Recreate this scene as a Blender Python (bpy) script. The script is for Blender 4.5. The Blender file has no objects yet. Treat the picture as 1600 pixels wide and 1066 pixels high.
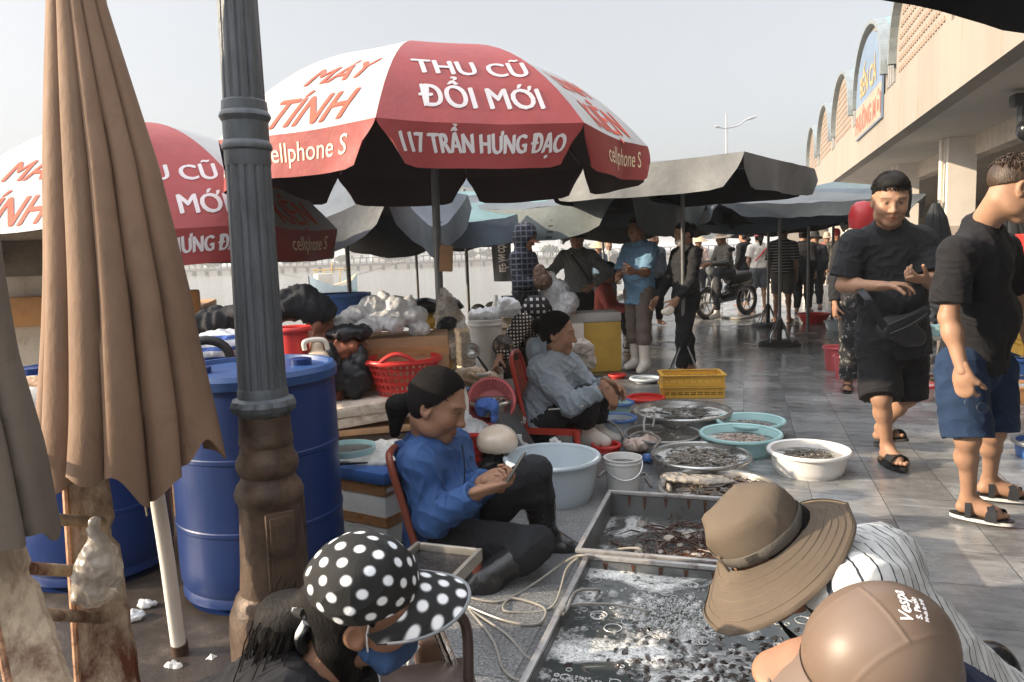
import bpy, bmesh, math, random
import numpy as np
from mathutils import Vector, Matrix
C = bpy.context.scene
# ---------------------------------------------------------------- camera, sky, sun, exposure
CAMZ, FPX, PITCH, ROLL = 1.32, 1156.0, math.radians(6.6), math.radians(-2.0)
RC = (Matrix.Rotation(math.pi/2 - PITCH, 3, 'X') @ Matrix.Rotation(ROLL, 3, 'Z'))
cam = bpy.data.objects.new('camera', bpy.data.cameras.new('camera')); C.collection.objects.link(cam)
cam.matrix_world = Matrix.Translation((0, 0, CAMZ)) @ RC.to_4x4()
cam.data.sensor_width = 36; cam.data.lens = 36*FPX/1600; cam.data.clip_start = 0.05; cam.data.clip_end = 6000
C.camera = cam
SUN_AZ, SUN_EL = math.radians(-97), math.radians(20)      # azimuth from +Y, clockwise positive
SUND = Vector((math.sin(SUN_AZ)*math.cos(SUN_EL), math.cos(SUN_AZ)*math.cos(SUN_EL), math.sin(SUN_EL)))
w = bpy.data.worlds.new('World'); C.world = w; w.use_nodes = True
nt = w.node_tree; bg = nt.nodes['Background']
sky = nt.nodes.new('ShaderNodeTexSky'); sky.sky_type = 'NISHITA'; sky.sun_disc = False
sky.sun_elevation = SUN_EL; sky.sun_rotation = SUN_AZ % (2*math.pi)
sky.air_density = 1.0; sky.dust_density = 6.0; sky.ozone_density = 2.0; sky.altitude = 0
hs = nt.nodes.new('ShaderNodeHueSaturation'); hs.inputs['Saturation'].default_value = 0.42; nt.links.new(sky.outputs[0], hs.inputs['Color'])   # a hazy, washed-out sky
gm = nt.nodes.new('ShaderNodeGamma'); gm.inputs[1].default_value = 0.50; nt.links.new(hs.outputs[0], gm.inputs[0])   # thick haze evens the sky out
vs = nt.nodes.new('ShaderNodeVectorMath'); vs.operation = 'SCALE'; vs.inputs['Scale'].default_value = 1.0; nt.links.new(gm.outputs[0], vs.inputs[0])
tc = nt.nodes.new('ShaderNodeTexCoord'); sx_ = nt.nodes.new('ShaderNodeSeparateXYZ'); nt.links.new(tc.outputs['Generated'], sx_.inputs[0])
mr = nt.nodes.new('ShaderNodeMapRange'); mr.interpolation_type = 'SMOOTHSTEP'; mr.inputs[1].default_value = 0.36; mr.inputs[2].default_value = 0.80; mr.inputs[3].default_value = 0.90; mr.inputs[4].default_value = 3.2; nt.links.new(sx_.outputs[2], mr.inputs[0]); nt.links.new(mr.outputs[0], vs.inputs['Scale'])   # added boost: sky overhead, out of view, brightened to lift the shade
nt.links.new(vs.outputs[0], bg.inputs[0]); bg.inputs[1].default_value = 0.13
sl = bpy.data.lights.new('sun', 'SUN'); sl.energy = 2.0; sl.angle = math.radians(0.6); sl.color = (1.0, 0.82, 0.60)
so = bpy.data.objects.new('sun', sl); C.collection.objects.link(so); so.rotation_euler = (-SUND).to_track_quat('-Z', 'Y').to_euler()
C.view_settings.view_transform = 'Standard'; C.view_settings.look = 'None'; C.view_settings.gamma = 1
C.view_settings.exposure = 2.15
C.cycles.max_bounces = 8; C.cycles.use_denoising = True
YAW = math.radians(17.5)
Q = Vector((math.sin(YAW), math.cos(YAW), 0)); L = Vector((math.cos(YAW), -math.sin(YAW), 0))   # along the quay, to the right of it
def qp(s, w, z=0.0): return Q*s + L*w + Vector((0, 0, z))
def ray(px, py): return RC @ Vector(((px-800)/FPX, (533-py)/FPX, -1))
def U(px, py, d): r = ray(px, py); return Vector((0, 0, CAMZ)) + r*(d/r.y)
def G(px, py, z=0.0): r = ray(px, py); return Vector((0, 0, CAMZ)) + r*((z-CAMZ)/r.z)
# ---------------------------------------------------------------- helpers
ORG = {}
def V(*a): return Vector(a[0]) if len(a) == 1 else Vector(a)
def link(o): C.collection.objects.link(o); return o
def tag(o, label, cat, group=None, kind=None):
    if label: o['label'] = label
    if cat: o['category'] = cat
    if group: o['group'] = group
    if kind: o['kind'] = kind
    return o
def thing(name, label, cat, loc, group=None):
    o = link(bpy.data.objects.new(name, None)); o.empty_display_size = 0.05
    o.location = loc; ORG[o.name] = V(loc); return tag(o, label, cat, group)
class MB:
    def __init__(s): s.v = []; s.f = []; s.n = 0; s.c = []
    def add(s, v, f, c=None):
        v = np.asarray(v, float).reshape(-1, 3); s.v.append(v)
        s.f.extend([tuple(int(i)+s.n for i in q) for q in f]); s.n += len(v)
        s.c.append(np.ones((len(v), 3))*(c if c is not None else 1.0)); return s
    def grid(s, P, close_u=False, close_v=False, c=None):
        P = np.asarray(P, float); a, b = P.shape[:2]; f = []
        for i in range(a if close_u else a-1):
            for j in range(b if close_v else b-1):
                i2, j2 = (i+1) % a, (j+1) % b
                f.append((i*b+j, i*b+j2, i2*b+j2, i2*b+j))
        return s.add(P.reshape(-1, 3), f, c)
    def box(s, c, size, R=None, bev=0.0, col=None):
        h = np.array(size)/2.0; c = np.array(c)
        if bev <= 0:
            v = np.array([[x, y, z] for x in (-1, 1) for y in (-1, 1) for z in (-1, 1)])*h
            f = [(0,1,3,2),(4,6,7,5),(0,4,5,1),(2,3,7,6),(0,2,6,4),(1,5,7,3)]
        else:
            bm = bmesh.new(); bmesh.ops.create_cube(bm, size=1)
            for q in bm.verts: q.co = Vector((q.co.x*size[0], q.co.y*size[1], q.co.z*size[2]))
            bmesh.ops.bevel(bm, geom=bm.edges[:], offset=bev, segments=2, affect='EDGES', profile=0.6)
            bm.verts.index_update(); v = np.array([q.co[:] for q in bm.verts]); f = [[q.index for q in g.verts] for g in bm.faces]; bm.free()
        if R is not None: v = v @ np.array(R).T
        return s.add(v + c, f, col)
    def tube(s, pts, r, n=8, caps=True, flat=None, col=None):
        pts = [V(p) for p in pts]; m = len(pts)
        rr = r if hasattr(r, '__len__') else [r]*m
        up = None; P = []
        for i, p in enumerate(pts):
            t = (pts[min(i+1, m-1)] - pts[max(i-1, 0)]).normalized()
            if up is None: up = t.orthogonal().normalized() if flat is None else (flat - t*flat.dot(t)).normalized()
            else: up = (up - t*up.dot(t)).normalized()
            b = t.cross(up)
            P.append([(p + (up*math.cos(a) + b*math.sin(a))*rr[i])[:] for a in [2*math.pi*k/n for k in range(n)]])
        s.grid(P, close_v=True, c=col)
        if caps:
            k = s.n - m*n
            s.f.append(tuple(range(k, k+n))[::-1]); s.f.append(tuple(range(k+(m-1)*n, k+m*n)))
        return s
    def lathe(s, prof, c=(0, 0, 0), n=32, R=None, sx=1, sy=1, flute=None, col=None):
        P = []
        for (r, z) in prof:
            row = []
            for k in range(n):
                a = 2*math.pi*k/n; q = r*(1 if flute is None else flute(a, z))
                row.append([q*math.cos(a)*sx, q*math.sin(a)*sy, z])
            P.append(row)
        P = np.array(P)
        if R is not None: P = P @ np.array(R).T
        return s.grid(P + np.array(c), close_v=True, c=col)
    def disc(s, c, r, n=32, sx=1, sy=1, col=None, R=None):
        v = np.array([[0, 0, 0]] + [[r*sx*math.cos(2*math.pi*k/n), r*sy*math.sin(2*math.pi*k/n), 0] for k in range(n)])
        if R is not None: v = v @ np.array(R).T
        return s.add(v + np.array(c), [(0, k+1, (k+1) % n+1) for k in range(n)], col)
    def ball(s, c, r, n=12, m=8, R=None, col=None):
        r = np.array(r if hasattr(r, '__len__') else (r, r, r))
        P = [[[math.sin(t)*math.cos(p)*r[0], math.sin(t)*math.sin(p)*r[1], math.cos(t)*r[2]] for p in [2*math.pi*k/n for k in range(n)]] for t in [0.02+(math.pi-0.04)*j/m for j in range(m+1)]]
        P = np.array(P)[::-1]
        if R is not None: P = P @ np.array(R).T
        return s.grid(P + np.array(c), close_v=True, c=col)
    def prism(s, outline, depthvec, col=None):
        a = [V(p) for p in outline]; d = V(depthvec); n = len(a)
        return s.add([p[:] for p in a] + [(p+d)[:] for p in a], [tuple(range(n))[::-1], tuple(range(n, 2*n))] + [(i, (i+1) % n, (i+1) % n+n, i+n) for i in range(n)], col)
    def verts(s): return np.concatenate(s.v) if s.v else np.zeros((0, 3))
    def build(s, name, mat, parent=None, loc=None, smooth=True, angle=40, fix=True):
        v = s.verts(); o = V(loc) if loc is not None else (ORG[parent.name] if parent is not None else V(v.mean(0)[0], v.mean(0)[1], v[:, 2].min()))
        me = bpy.data.meshes.new(name); me.from_pydata((v - np.array(o)).tolist(), [], s.f); me.update()
        c = np.concatenate(s.c)
        if not np.allclose(c, 1.0):
            at = me.color_attributes.new('Col', 'FLOAT_COLOR', 'POINT')
            at.data.foreach_set('color', np.concatenate([c, np.ones((len(c), 1))], 1).astype(np.float32).ravel())
        if fix:
            bm = bmesh.new(); bm.from_mesh(me); bmesh.ops.recalc_face_normals(bm, faces=bm.faces[:]); bm.to_mesh(me); bm.free()
        me.polygons.foreach_set('use_smooth', [smooth]*len(me.polygons))
        if smooth and angle: me.set_sharp_from_angle(angle=math.radians(angle))
        ms = mat if isinstance(mat, (list, tuple)) else [mat]
        for m in ms: me.materials.append(m)
        ob = link(bpy.data.objects.new(name, me))
        ORG[ob.name] = o
        if parent is not None:
            ob.parent = parent; ob.location = o - ORG[parent.name]
        else: ob.location = o
        return ob
def dup(root, loc, rotz=None, label=None, group=None):
    def cp(o, par):
        c = link(o.copy()); c.parent = par
        for k in o.children: cp(k, c)
        return c
    r = cp(root, None); r.location = loc; ORG[r.name] = V(loc)
    if rotz is not None: r.rotation_euler = (0, 0, rotz)
    if label: r['label'] = label
    if group: r['group'] = group
    return r
def rotm(f, up=(0, 0, 1)):
    """columns: right, forward, up"""
    f = V(f).normalized(); u = V(up); r = f.cross(u).normalized(); u = r.cross(f).normalized()
    return np.array([[r[i], f[i], u[i]] for i in range(3)])
def rz(a): return np.array([[math.cos(a), -math.sin(a), 0], [math.sin(a), math.cos(a), 0], [0, 0, 1]])
def bez(p, n=16):
    """smooth path through points (Catmull-Rom)"""
    p = [V(q) for q in p]; out = []
    for i in range(len(p)-1):
        a, b, c, d = p[max(i-1, 0)], p[i], p[i+1], p[min(i+2, len(p)-1)]
        for k in range(n):
            t = k/n
            out.append(0.5*((2*b) + (c-a)*t + (2*a-5*b+4*c-d)*t*t + (3*b-a-3*c+d)*t**3))
    return out + [p[-1]]
# ---- noise on numpy arrays
class Noise:
    def __init__(s, seed, n=5, f=10.0):
        r = np.random.RandomState(seed); k = r.normal(size=(n, 3)); k /= np.linalg.norm(k, axis=1)[:, None]
        s.k = k*f*(0.6+0.9*r.rand(n))[:, None]; s.p = r.rand(n)*6.28; s.a = (0.6+0.6*r.rand(n)); s.a /= s.a.sum()
        k2 = r.normal(size=(3, 3)); s.w = k2*f*0.45; s.wp = r.rand(3)*6.28
    def __call__(s, P):
        P = P + np.sin(P @ s.w.T + s.wp)*(1.2/np.abs(s.k).max())
        return (np.sin(P @ s.k.T + s.p)*s.a).sum(-1)
def vnormals(v, f):
    f = np.asarray(f); n = np.zeros_like(v)
    fn = np.cross(v[f[:, 2]]-v[f[:, 0]], v[f[:, 3]]-v[f[:, 1]])
    for k in range(4): np.add.at(n, f[:, k], fn)
    return n/np.maximum(np.linalg.norm(n, axis=1), 1e-9)[:, None]
# ---- signed distance modelling, meshed with surface nets
class SDF:
    def __init__(s, lo, hi, h):
        s.h = h; s.lo = np.array(lo, float) - 3*h; s.n = np.ceil((np.array(hi)+3*h - s.lo)/h).astype(int)+1
        s.d = np.full(s.n, 1.0, np.float32)
    def sub(s, lo, hi, m):
        a = np.clip(np.floor((np.array(lo)-m-s.lo)/s.h).astype(int), 0, s.n); b = np.clip(np.ceil((np.array(hi)+m-s.lo)/s.h).astype(int)+1, 0, s.n)
        if (b <= a).any(): return None, None
        ax = [(s.lo[i] + s.h*np.arange(a[i], b[i])).astype(np.float32) for i in range(3)]
        X, Y, Z = np.meshgrid(*ax, indexing='ij'); return tuple(slice(a[i], b[i]) for i in range(3)), (X, Y, Z)
    def op(s, sl, e, k, mode):
        d = s.d[sl]
        if mode == 'u':
            if k > 0: h = np.maximum(k-np.abs(d-e), 0)/k; s.d[sl] = np.minimum(d, e) - h*h*k*0.25
            else: s.d[sl] = np.minimum(d, e)
        else:
            e = -e
            if k > 0: h = np.maximum(k-np.abs(d-e), 0)/k; s.d[sl] = np.maximum(d, e) + h*h*k*0.25
            else: s.d[sl] = np.maximum(d, e)
    def cap(s, a, b, ra, rb=None, k=0.02, flat=None, mode='u', clip=(0, 0)):
        """tapered capsule; flat=(dir, factor) squashes it along dir; clip cuts its round ends off flat"""
        a = np.array(a, float); b = np.array(b, float); rb = ra if rb is None else rb; R = max(ra, rb)*(max(1, flat[1]) if flat else 1)
        sl, g = s.sub(np.minimum(a, b)-R, np.maximum(a, b)+R, k+2*s.h)
        if sl is None: return s
        ab = b-a; q = [g[i]-np.float32(a[i]) for i in range(3)]; L2 = max(ab @ ab, 1e-12)
        t0 = (q[0]*ab[0]+q[1]*ab[1]+q[2]*ab[2])/L2; t = np.clip(t0, 0, 1)
        q = [q[i]-t*np.float32(ab[i]) for i in range(3)]
        l2 = q[0]**2+q[1]**2+q[2]**2
        sc = 1.0
        if flat:
            n = np.array(flat[0], float); n /= np.linalg.norm(n); c = q[0]*n[0]+q[1]*n[1]+q[2]*n[2]
            l2 = l2 + c*c*(1/flat[1]**2-1); sc = min(1, flat[1])
        e = (np.sqrt(l2) - (ra+(rb-ra)*t))*np.float32(sc)
        Ln = math.sqrt(L2)
        if clip[0]: e = np.maximum(e, -t0*Ln)
        if clip[1]: e = np.maximum(e, (t0-1)*Ln)
        s.op(sl, e.astype(np.float32), k, mode); return s
    def ell(s, c, r, R=None, k=0.02, mode='u'):
        c = np.array(c, float); r = np.array(r if hasattr(r, '__len__') else (r,)*3, float); m = r.max()
        sl, g = s.sub(c-m, c+m, k+2*s.h)
        if sl is None: return s
        q = [g[i]-np.float32(c[i]) for i in range(3)]
        if R is not None: R = np.array(R); q = [q[0]*R[0, j]+q[1]*R[1, j]+q[2]*R[2, j] for j in range(3)]
        k0 = np.sqrt((q[0]/r[0])**2+(q[1]/r[1])**2+(q[2]/r[2])**2); k1 = np.sqrt((q[0]/r[0]**2)**2+(q[1]/r[1]**2)**2+(q[2]/r[2]**2)**2)
        s.op(sl, (k0*(k0-1)/np.maximum(k1, 1e-6)).astype(np.float32), k, mode); return s
    def bx(s, c, size, R=None, k=0.01, rnd=0.01, mode='u'):
        c = np.array(c, float); hs = np.array(size, float)/2-rnd; m = np.linalg.norm(size)/2
        sl, g = s.sub(c-m, c+m, k+2*s.h)
        if sl is None: return s
        q = [g[i]-np.float32(c[i]) for i in range(3)]
        if R is not None: R = np.array(R); q = [q[0]*R[0, j]+q[1]*R[1, j]+q[2]*R[2, j] for j in range(3)]
        q = [np.abs(q[i])-np.float32(hs[i]) for i in range(3)]
        e = np.sqrt(sum(np.maximum(x, 0)**2 for x in q)) + np.minimum(np.maximum(np.maximum(q[0], q[1]), q[2]), 0) - rnd
        s.op(sl, e.astype(np.float32), k, mode); return s
    def cut(s, p, n):
        """keep the side the normal points away from"""
        p = np.array(p, float); n = np.array(n, float); n /= np.linalg.norm(n)
        ax = [s.lo[i]+s.h*np.arange(s.n[i]) for i in range(3)]
        e = ((ax[0]-p[0])*n[0])[:, None, None]+((ax[1]-p[1])*n[1])[None, :, None]+((ax[2]-p[2])*n[2])[None, None, :]
        s.d = np.maximum(s.d, e.astype(np.float32)); return s
    def mesh(s, colour=None, wrinkle=None):
        d = s.d; b = d < 0; a = [b[i:b.shape[0]-1+i, j:b.shape[1]-1+j, k:b.shape[2]-1+k] for i in (0, 1) for j in (0, 1) for k in (0, 1)]
        cnt = sum(x.astype(np.int8) for x in a); act = (cnt > 0) & (cnt < 8); ijk = np.argwhere(act)
        if len(ijk) == 0: return MB()
        idx = np.full(act.shape, -1, np.int32); idx[act] = np.arange(len(ijk))
        off = np.array([[i, j, k] for i in (0, 1) for j in (0, 1) for k in (0, 1)])
        val = np.stack([d[tuple((ijk+o).T)] for o in off], 1)
        acc = np.zeros((len(ijk), 3)); num = np.zeros(len(ijk))
        for p in range(8):
            for q in range(p+1, 8):
                if np.abs(off[p]-off[q]).sum() != 1: continue
                m = (val[:, p] < 0) != (val[:, q] < 0); t = val[m, p]/(val[m, p]-val[m, q])
                acc[m] += off[p]+t[:, None]*(off[q]-off[p]); num[m] += 1
        v = s.lo + s.h*(ijk + acc/num[:, None]); F = []
        for ax in range(3):
            u, w_ = [(1, 2), (2, 0), (0, 1)][ax]
            sa = [slice(1, -1)]*3; sa[ax] = slice(0, -1); sb = [slice(1, -1)]*3; sb[ax] = slice(1, None)
            A = b[tuple(sa)]; B = b[tuple(sb)]; m = np.argwhere(A != B)
            if len(m) == 0: continue
            fl = A[tuple(m.T)]; base = m.copy(); base[:, u] += 1; base[:, w_] += 1
            def cell(du, dw): t = base.copy(); t[:, u] -= du; t[:, w_] -= dw; return idx[tuple(t.T)]
            q = np.stack([cell(1, 1), cell(0, 1), cell(0, 0), cell(1, 0)], 1)
            q[~fl] = q[~fl][:, ::-1]; F.append(q)
        F = np.concatenate(F); mb = MB()
        if wrinkle is not None: v = v + vnormals(v, F)*wrinkle(v)[:, None]
        mb.add(v, F, colour(v) if colour else None); return mb
def bounds(pts, m):
    a = np.array([tuple(p) for p in pts]); return a.min(0)-m, a.max(0)+m
# ---- text
def text_mesh(s, size=1.0, bold=0.0, shear=0.0, sx=1.0, cuts=12):
    """flat lettering as (verts, faces), centred on x, baseline y=0; cut into bands so that it can bend"""
    if "Ớ" in s:   # the horned O is set as O with an acute and a separate horn
        pre = s[:s.index("Ớ")]; v, f = text_mesh(s.replace("Ớ", "Ó"), size, bold, shear, 1.0, cuts); w1 = text_mesh(pre+"Ó", size, bold, shear, 1.0, 2)[0][:, 0]; W = v[:, 0].max()-v[:, 0].min(); x = v[:, 0].min()+w1.max()-w1.min(); n0 = len(v)
        h = np.array([(x-0.10*size, 0.60*size, 0), (x-0.03*size, 0.66*size, 0), (x+0.03*size, 0.80*size, 0), (x-0.05*size, 0.80*size, 0)]); v = np.concatenate([v, h]); f = f+[[n0, n0+1, n0+2, n0+3]]; v[:, 0] *= sx; return v, f
    cu = bpy.data.curves.new('t', 'FONT'); cu.body = s; cu.size = size; cu.align_x = 'CENTER'; cu.offset = bold; cu.shear = shear; cu.fill_mode = 'FRONT'; cu.resolution_u = 3
    ob = link(bpy.data.objects.new('t', cu)); bpy.context.view_layer.update()
    me = bpy.data.meshes.new_from_object(ob.evaluated_get(bpy.context.evaluated_depsgraph_get()))
    bpy.data.objects.remove(ob); bm = bmesh.new(); bm.from_mesh(me)
    bm.verts.ensure_lookup_table(); xs = [v.co.x for v in bm.verts]; ys = [v.co.y for v in bm.verts]
    for ax, lo, hi in ((0, min(xs), max(xs)), (1, min(ys), max(ys))):
        for k in range(1, cuts):
            n = Vector((1, 0, 0)) if ax == 0 else Vector((0, 1, 0))
            bmesh.ops.bisect_plane(bm, geom=bm.verts[:]+bm.edges[:]+bm.faces[:], plane_co=n*(lo+(hi-lo)*k/cuts), plane_no=n)
    bm.verts.index_update(); v = np.array([q.co[:] for q in bm.verts]); f = [[q.index for q in g.verts] for g in bm.faces]; bm.free()
    v[:, 0] *= sx; return v, f
# ---- materials
MATS = {}
def lin(h):
    """'#rrggbb' -> linear rgb"""
    c = [int(h[i:i+2], 16)/255 for i in (1, 3, 5)]; return tuple(((x+0.055)/1.055)**2.4 if x > 0.04045 else x/12.92 for x in c)
def nodes(name):
    m = bpy.data.materials.new(name); m.use_nodes = True; n = m.node_tree.nodes; return m, n, m.node_tree.links, n['Principled BSDF']
def N(n, t, **kw):
    x = n.new(t)
    for k, v in kw.items():
        if k.startswith('i_'): x.inputs[int(k[2:]) if k[2:].isdigit() else k[2:].replace('_', ' ')].default_value = v
        else: setattr(x, k, v)
    return x
def noise(n, l, co, scale, detail=4, rough=0.6, out='Fac', dist=0.0):
    x = N(n, 'ShaderNodeTexNoise', i_Scale=scale, i_Detail=detail, i_Roughness=rough, i_Distortion=dist); l.new(co, x.inputs['Vector']); return x.outputs[out]
def ramp(n, l, fac, stops, interp='LINEAR'):
    r = n.new('ShaderNodeValToRGB'); r.color_ramp.interpolation = interp; e = r.color_ramp.elements
    while len(e) < len(stops): e.new(0.5)
    for x, (p, c) in zip(e, stops):
        x.position = p; x.color = tuple(c)+(1,) if hasattr(c, '__len__') else (c, c, c, 1)
    l.new(fac, r.inputs[0]); return r.outputs[0]
def mix(n, l, fac, a, b, mode='MIX'):
    x = N(n, 'ShaderNodeMix', data_type='RGBA', blend_type=mode)
    for i, s in ((0, fac), (6, a), (7, b)):
        if isinstance(s, bpy.types.NodeSocket): l.new(s, x.inputs[i])
        else: x.inputs[i].default_value = s if i == 0 else (tuple(s)+(1,) if len(s) == 3 else s)
    return x.outputs[2]
def math_(n, l, op, a, b=0.0, clamp=False):
    x = N(n, 'ShaderNodeMath', operation=op, use_clamp=clamp)
    for i, s in ((0, a), (1, b)):
        if isinstance(s, bpy.types.NodeSocket): l.new(s, x.inputs[i])
        else: x.inputs[i].default_value = s
    return x.outputs[0]
def M(name, col, rough=0.6, var=0.18, scale=6.0, bump=0.15, bscale=60.0, metal=0.0, spec=0.4, dirt=None, damt=0.45, dscale=5.0, coat=0.0, attr=False, sheen=0.0, trans=0.0, alpha=1.0, sss=0.0, rvar=0.12, stripes=None, aniso=None, bdist=0.004, weave=0, thin=0.0):
    """the general material: a base colour with mottling, optional dirt, and a bumpy grain"""
    if name in MATS: return MATS[name]
    m, n, l, p = nodes(name)
    co = n.new('ShaderNodeTexCoord').outputs['Object']
    if aniso:
        mp = N(n, 'ShaderNodeMapping'); mp.inputs['Scale'].default_value = aniso; l.new(co, mp.inputs[0]); co2 = mp.outputs[0]
    else: co2 = co
    c = col if not isinstance(col, str) else lin(col)
    nz = noise(n, l, co2, scale, 5, 0.65)
    v = ramp(n, l, nz, [(0.25, 1-var*1.6), (0.5, 1.0), (0.75, 1+var)])
    if attr:
        a = N(n, 'ShaderNodeAttribute', attribute_name='Col'); cs = mix(n, l, 1.0, a.outputs['Color'], tuple(c), 'MULTIPLY')
    else: cs = tuple(c)
    if stripes is not None: cs = stripes(n, l, co, cs)
    cs = mix(n, l, 1.0, cs, v, 'MULTIPLY')
    if dirt is not None:
        dn = ramp(n, l, noise(n, l, co2, dscale, 6, 0.7, dist=0.4), [(1-damt-0.12, 0.0), (1-damt+0.12, 1.0)])
        cs = mix(n, l, dn, cs, lin(dirt) if isinstance(dirt, str) else dirt)
    l.new(cs, p.inputs['Base Color'])
    rn = noise(n, l, co, scale*2.3, 3); rr = N(n, 'ShaderNodeMapRange'); rr.inputs[3].default_value = max(rough-rvar, 0.02); rr.inputs[4].default_value = min(rough+rvar, 1); l.new(rn, rr.inputs[0]); l.new(rr.outputs[0], p.inputs['Roughness'])
    p.inputs['Metallic'].default_value = metal; p.inputs['Specular IOR Level'].default_value = spec
    if coat: p.inputs['Coat Weight'].default_value = coat; p.inputs['Coat Roughness'].default_value = 0.15
    if sheen: p.inputs['Sheen Weight'].default_value = sheen
    if trans: p.inputs['Transmission Weight'].default_value = trans; p.inputs['IOR'].default_value = 1.2
    if alpha < 1: p.inputs['Alpha'].default_value = alpha
    if sss: p.inputs['Subsurface Weight'].default_value = sss; p.inputs['Subsurface Radius'].default_value = (0.012, 0.005, 0.003); p.inputs['Subsurface Scale'].default_value = 1.0
    if bump:
        bn = noise(n, l, co2, bscale, 4, 0.6)
        if weave:
            wv = N(n, 'ShaderNodeTexWave', i_Scale=weave); l.new(co, wv.inputs[0]); bn = math_(n, l, 'ADD', bn, math_(n, l, 'MULTIPLY', wv.outputs['Fac'], 0.3))
        b = N(n, 'ShaderNodeBump', i_Strength=min(1, bump*2), i_Distance=bdist); l.new(bn, b.inputs['Height']); l.new(b.outputs[0], p.inputs['Normal'])
    if thin:
        t = N(n, 'ShaderNodeBsdfTranslucent'); l.new(cs, t.inputs[0]); mx = N(n, 'ShaderNodeMixShader', i_0=thin)
        l.new(p.outputs[0], mx.inputs[1]); l.new(t.outputs[0], mx.inputs[2]); l.new(mx.outputs[0], n['Material Output'].inputs[0])
    MATS[name] = m; return m
# ---------------------------------------------------------------- setting
def floor_mat():
    m, n, l, p = nodes('wet_paving')
    co = n.new('ShaderNodeTexCoord').outputs['Object']
    mp = N(n, 'ShaderNodeMapping', vector_type='POINT'); mp.inputs['Rotation'].default_value = (0, 0, YAW); l.new(co, mp.inputs[0]); q = mp.outputs[0]
    sep = N(n, 'ShaderNodeSeparateXYZ'); l.new(q, sep.inputs[0])
    br = N(n, 'ShaderNodeTexBrick', offset=0.0, squash=1.0, i_Scale=1.0); l.new(q, br.inputs[0])
    for k, v in (('Color1', (0.75, 0.75, 0.75, 1)), ('Color2', (1.2, 1.2, 1.2, 1)), ('Mortar', (0.22, 0.22, 0.22, 1)), ('Mortar Size', 0.0022), ('Mortar Smooth', 0.3), ('Bias', 0.0), ('Brick Width', 0.345), ('Row Height', 0.345)):
        br.inputs[k].default_value = v
    # slate: long cloudy veins that run across each tile
    wn = N(n, 'ShaderNodeTexWhiteNoise', noise_dimensions='2D'); fl = N(n, 'ShaderNodeVectorMath', operation='FLOOR'); dv = N(n, 'ShaderNodeVectorMath', operation='DIVIDE'); dv.inputs[1].default_value = (0.345, 0.345, 1)
    l.new(q, dv.inputs[0]); l.new(dv.outputs[0], fl.inputs[0]); l.new(fl.outputs[0], wn.inputs[0])
    off = N(n, 'ShaderNodeVectorMath', operation='MULTIPLY_ADD'); l.new(wn.outputs['Color'], off.inputs[0]); off.inputs[1].default_value = (9, 9, 0); l.new(q, off.inputs[2])
    m2 = N(n, 'ShaderNodeMapping'); m2.inputs['Scale'].default_value = (1.6, 6, 1); l.new(off.outputs[0], m2.inputs[0])
    slate = ramp(n, l, noise(n, l, m2.outputs[0], 2.6, 8, 0.68, dist=0.9), [(0.28, (0.14, 0.155, 0.168)), (0.5, (0.285, 0.30, 0.312)), (0.66, (0.37, 0.382, 0.39)), (0.8, (0.45, 0.445, 0.438))])
    granite = ramp(n, l, noise(n, l, q, 95, 3, 0.7), [(0.36, (0.07, 0.075, 0.08)), (0.55, (0.20, 0.205, 0.21)), (0.7, (0.38, 0.38, 0.38))])
    mud = ramp(n, l, noise(n, l, q, 7, 8, 0.75), [(0.3, (0.014, 0.011, 0.009)), (0.55, (0.045, 0.034, 0.026)), (0.75, (0.13, 0.10, 0.08))])
    edge = math_(n, l, 'ADD', sep.outputs[0], math_(n, l, 'MULTIPLY', math_(n, l, 'SUBTRACT', noise(n, l, q, 5, 5), 0.5), 0.5))
    isg = math_(n, l, 'LESS_THAN', sep.outputs[0], -0.53)
    gm = N(n, 'ShaderNodeMapRange'); gm.inputs[1].default_value = -1.15; gm.inputs[2].default_value = -1.35; l.new(edge, gm.inputs[0])
    base = mix(n, l, isg, slate, granite)
    base = mix(n, l, 1.0, base, br.outputs['Color'], 'MULTIPLY')
    stain = ramp(n, l, noise(n, l, q, 1.7, 7, 0.7, dist=0.5), [(0.35, (0.62, 0.6, 0.58)), (0.6, (1.05, 1.03, 1.0))])
    base = mix(n, l, 1.0, base, stain, 'MULTIPLY')
    base = mix(n, l, gm.outputs[0], base, mud)
    # wet film: darker and mirror-like where the water lies
    wet = ramp(n, l, noise(n, l, q, 1.1, 5, 0.6, dist=0.6), [(0.30, 0.0), (0.50, 1.0)])
    far = N(n, 'ShaderNodeMapRange'); far.inputs[1].default_value = 3.0; far.inputs[2].default_value = 5.5; far.inputs[3].default_value = 0.40; l.new(sep.outputs[1], far.inputs[0])
    wet = math_(n, l, 'MULTIPLY', wet, far.outputs[0])
    base = mix(n, l, math_(n, l, 'MULTIPLY', wet, 0.15), base, (0.05, 0.052, 0.055))
    l.new(base, p.inputs['Base Color'])
    fine = noise(n, l, q, 26, 4)
    rg = N(n, 'ShaderNodeMapRange'); rg.inputs[3].default_value = 0.38; rg.inputs[4].default_value = 0.03; l.new(wet, rg.inputs[0])
    rr = math_(n, l, 'ADD', rg.outputs[0], math_(n, l, 'MULTIPLY', fine, 0.10)); l.new(math_(n, l, 'ADD', rr, math_(n, l, 'MULTIPLY', isg, 0.12)), p.inputs['Roughness'])
    p.inputs['Specular IOR Level'].default_value = 0.6
    h = math_(n, l, 'ADD', math_(n, l, 'MULTIPLY', br.outputs['Fac'], -0.6), math_(n, l, 'MULTIPLY', noise(n, l, m2.outputs[0], 9, 5), 0.5))
    h = math_(n, l, 'ADD', h, math_(n, l, 'MULTIPLY', math_(n, l, 'MULTIPLY', isg, noise(n, l, q, 95, 2)), 0.8))
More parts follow.
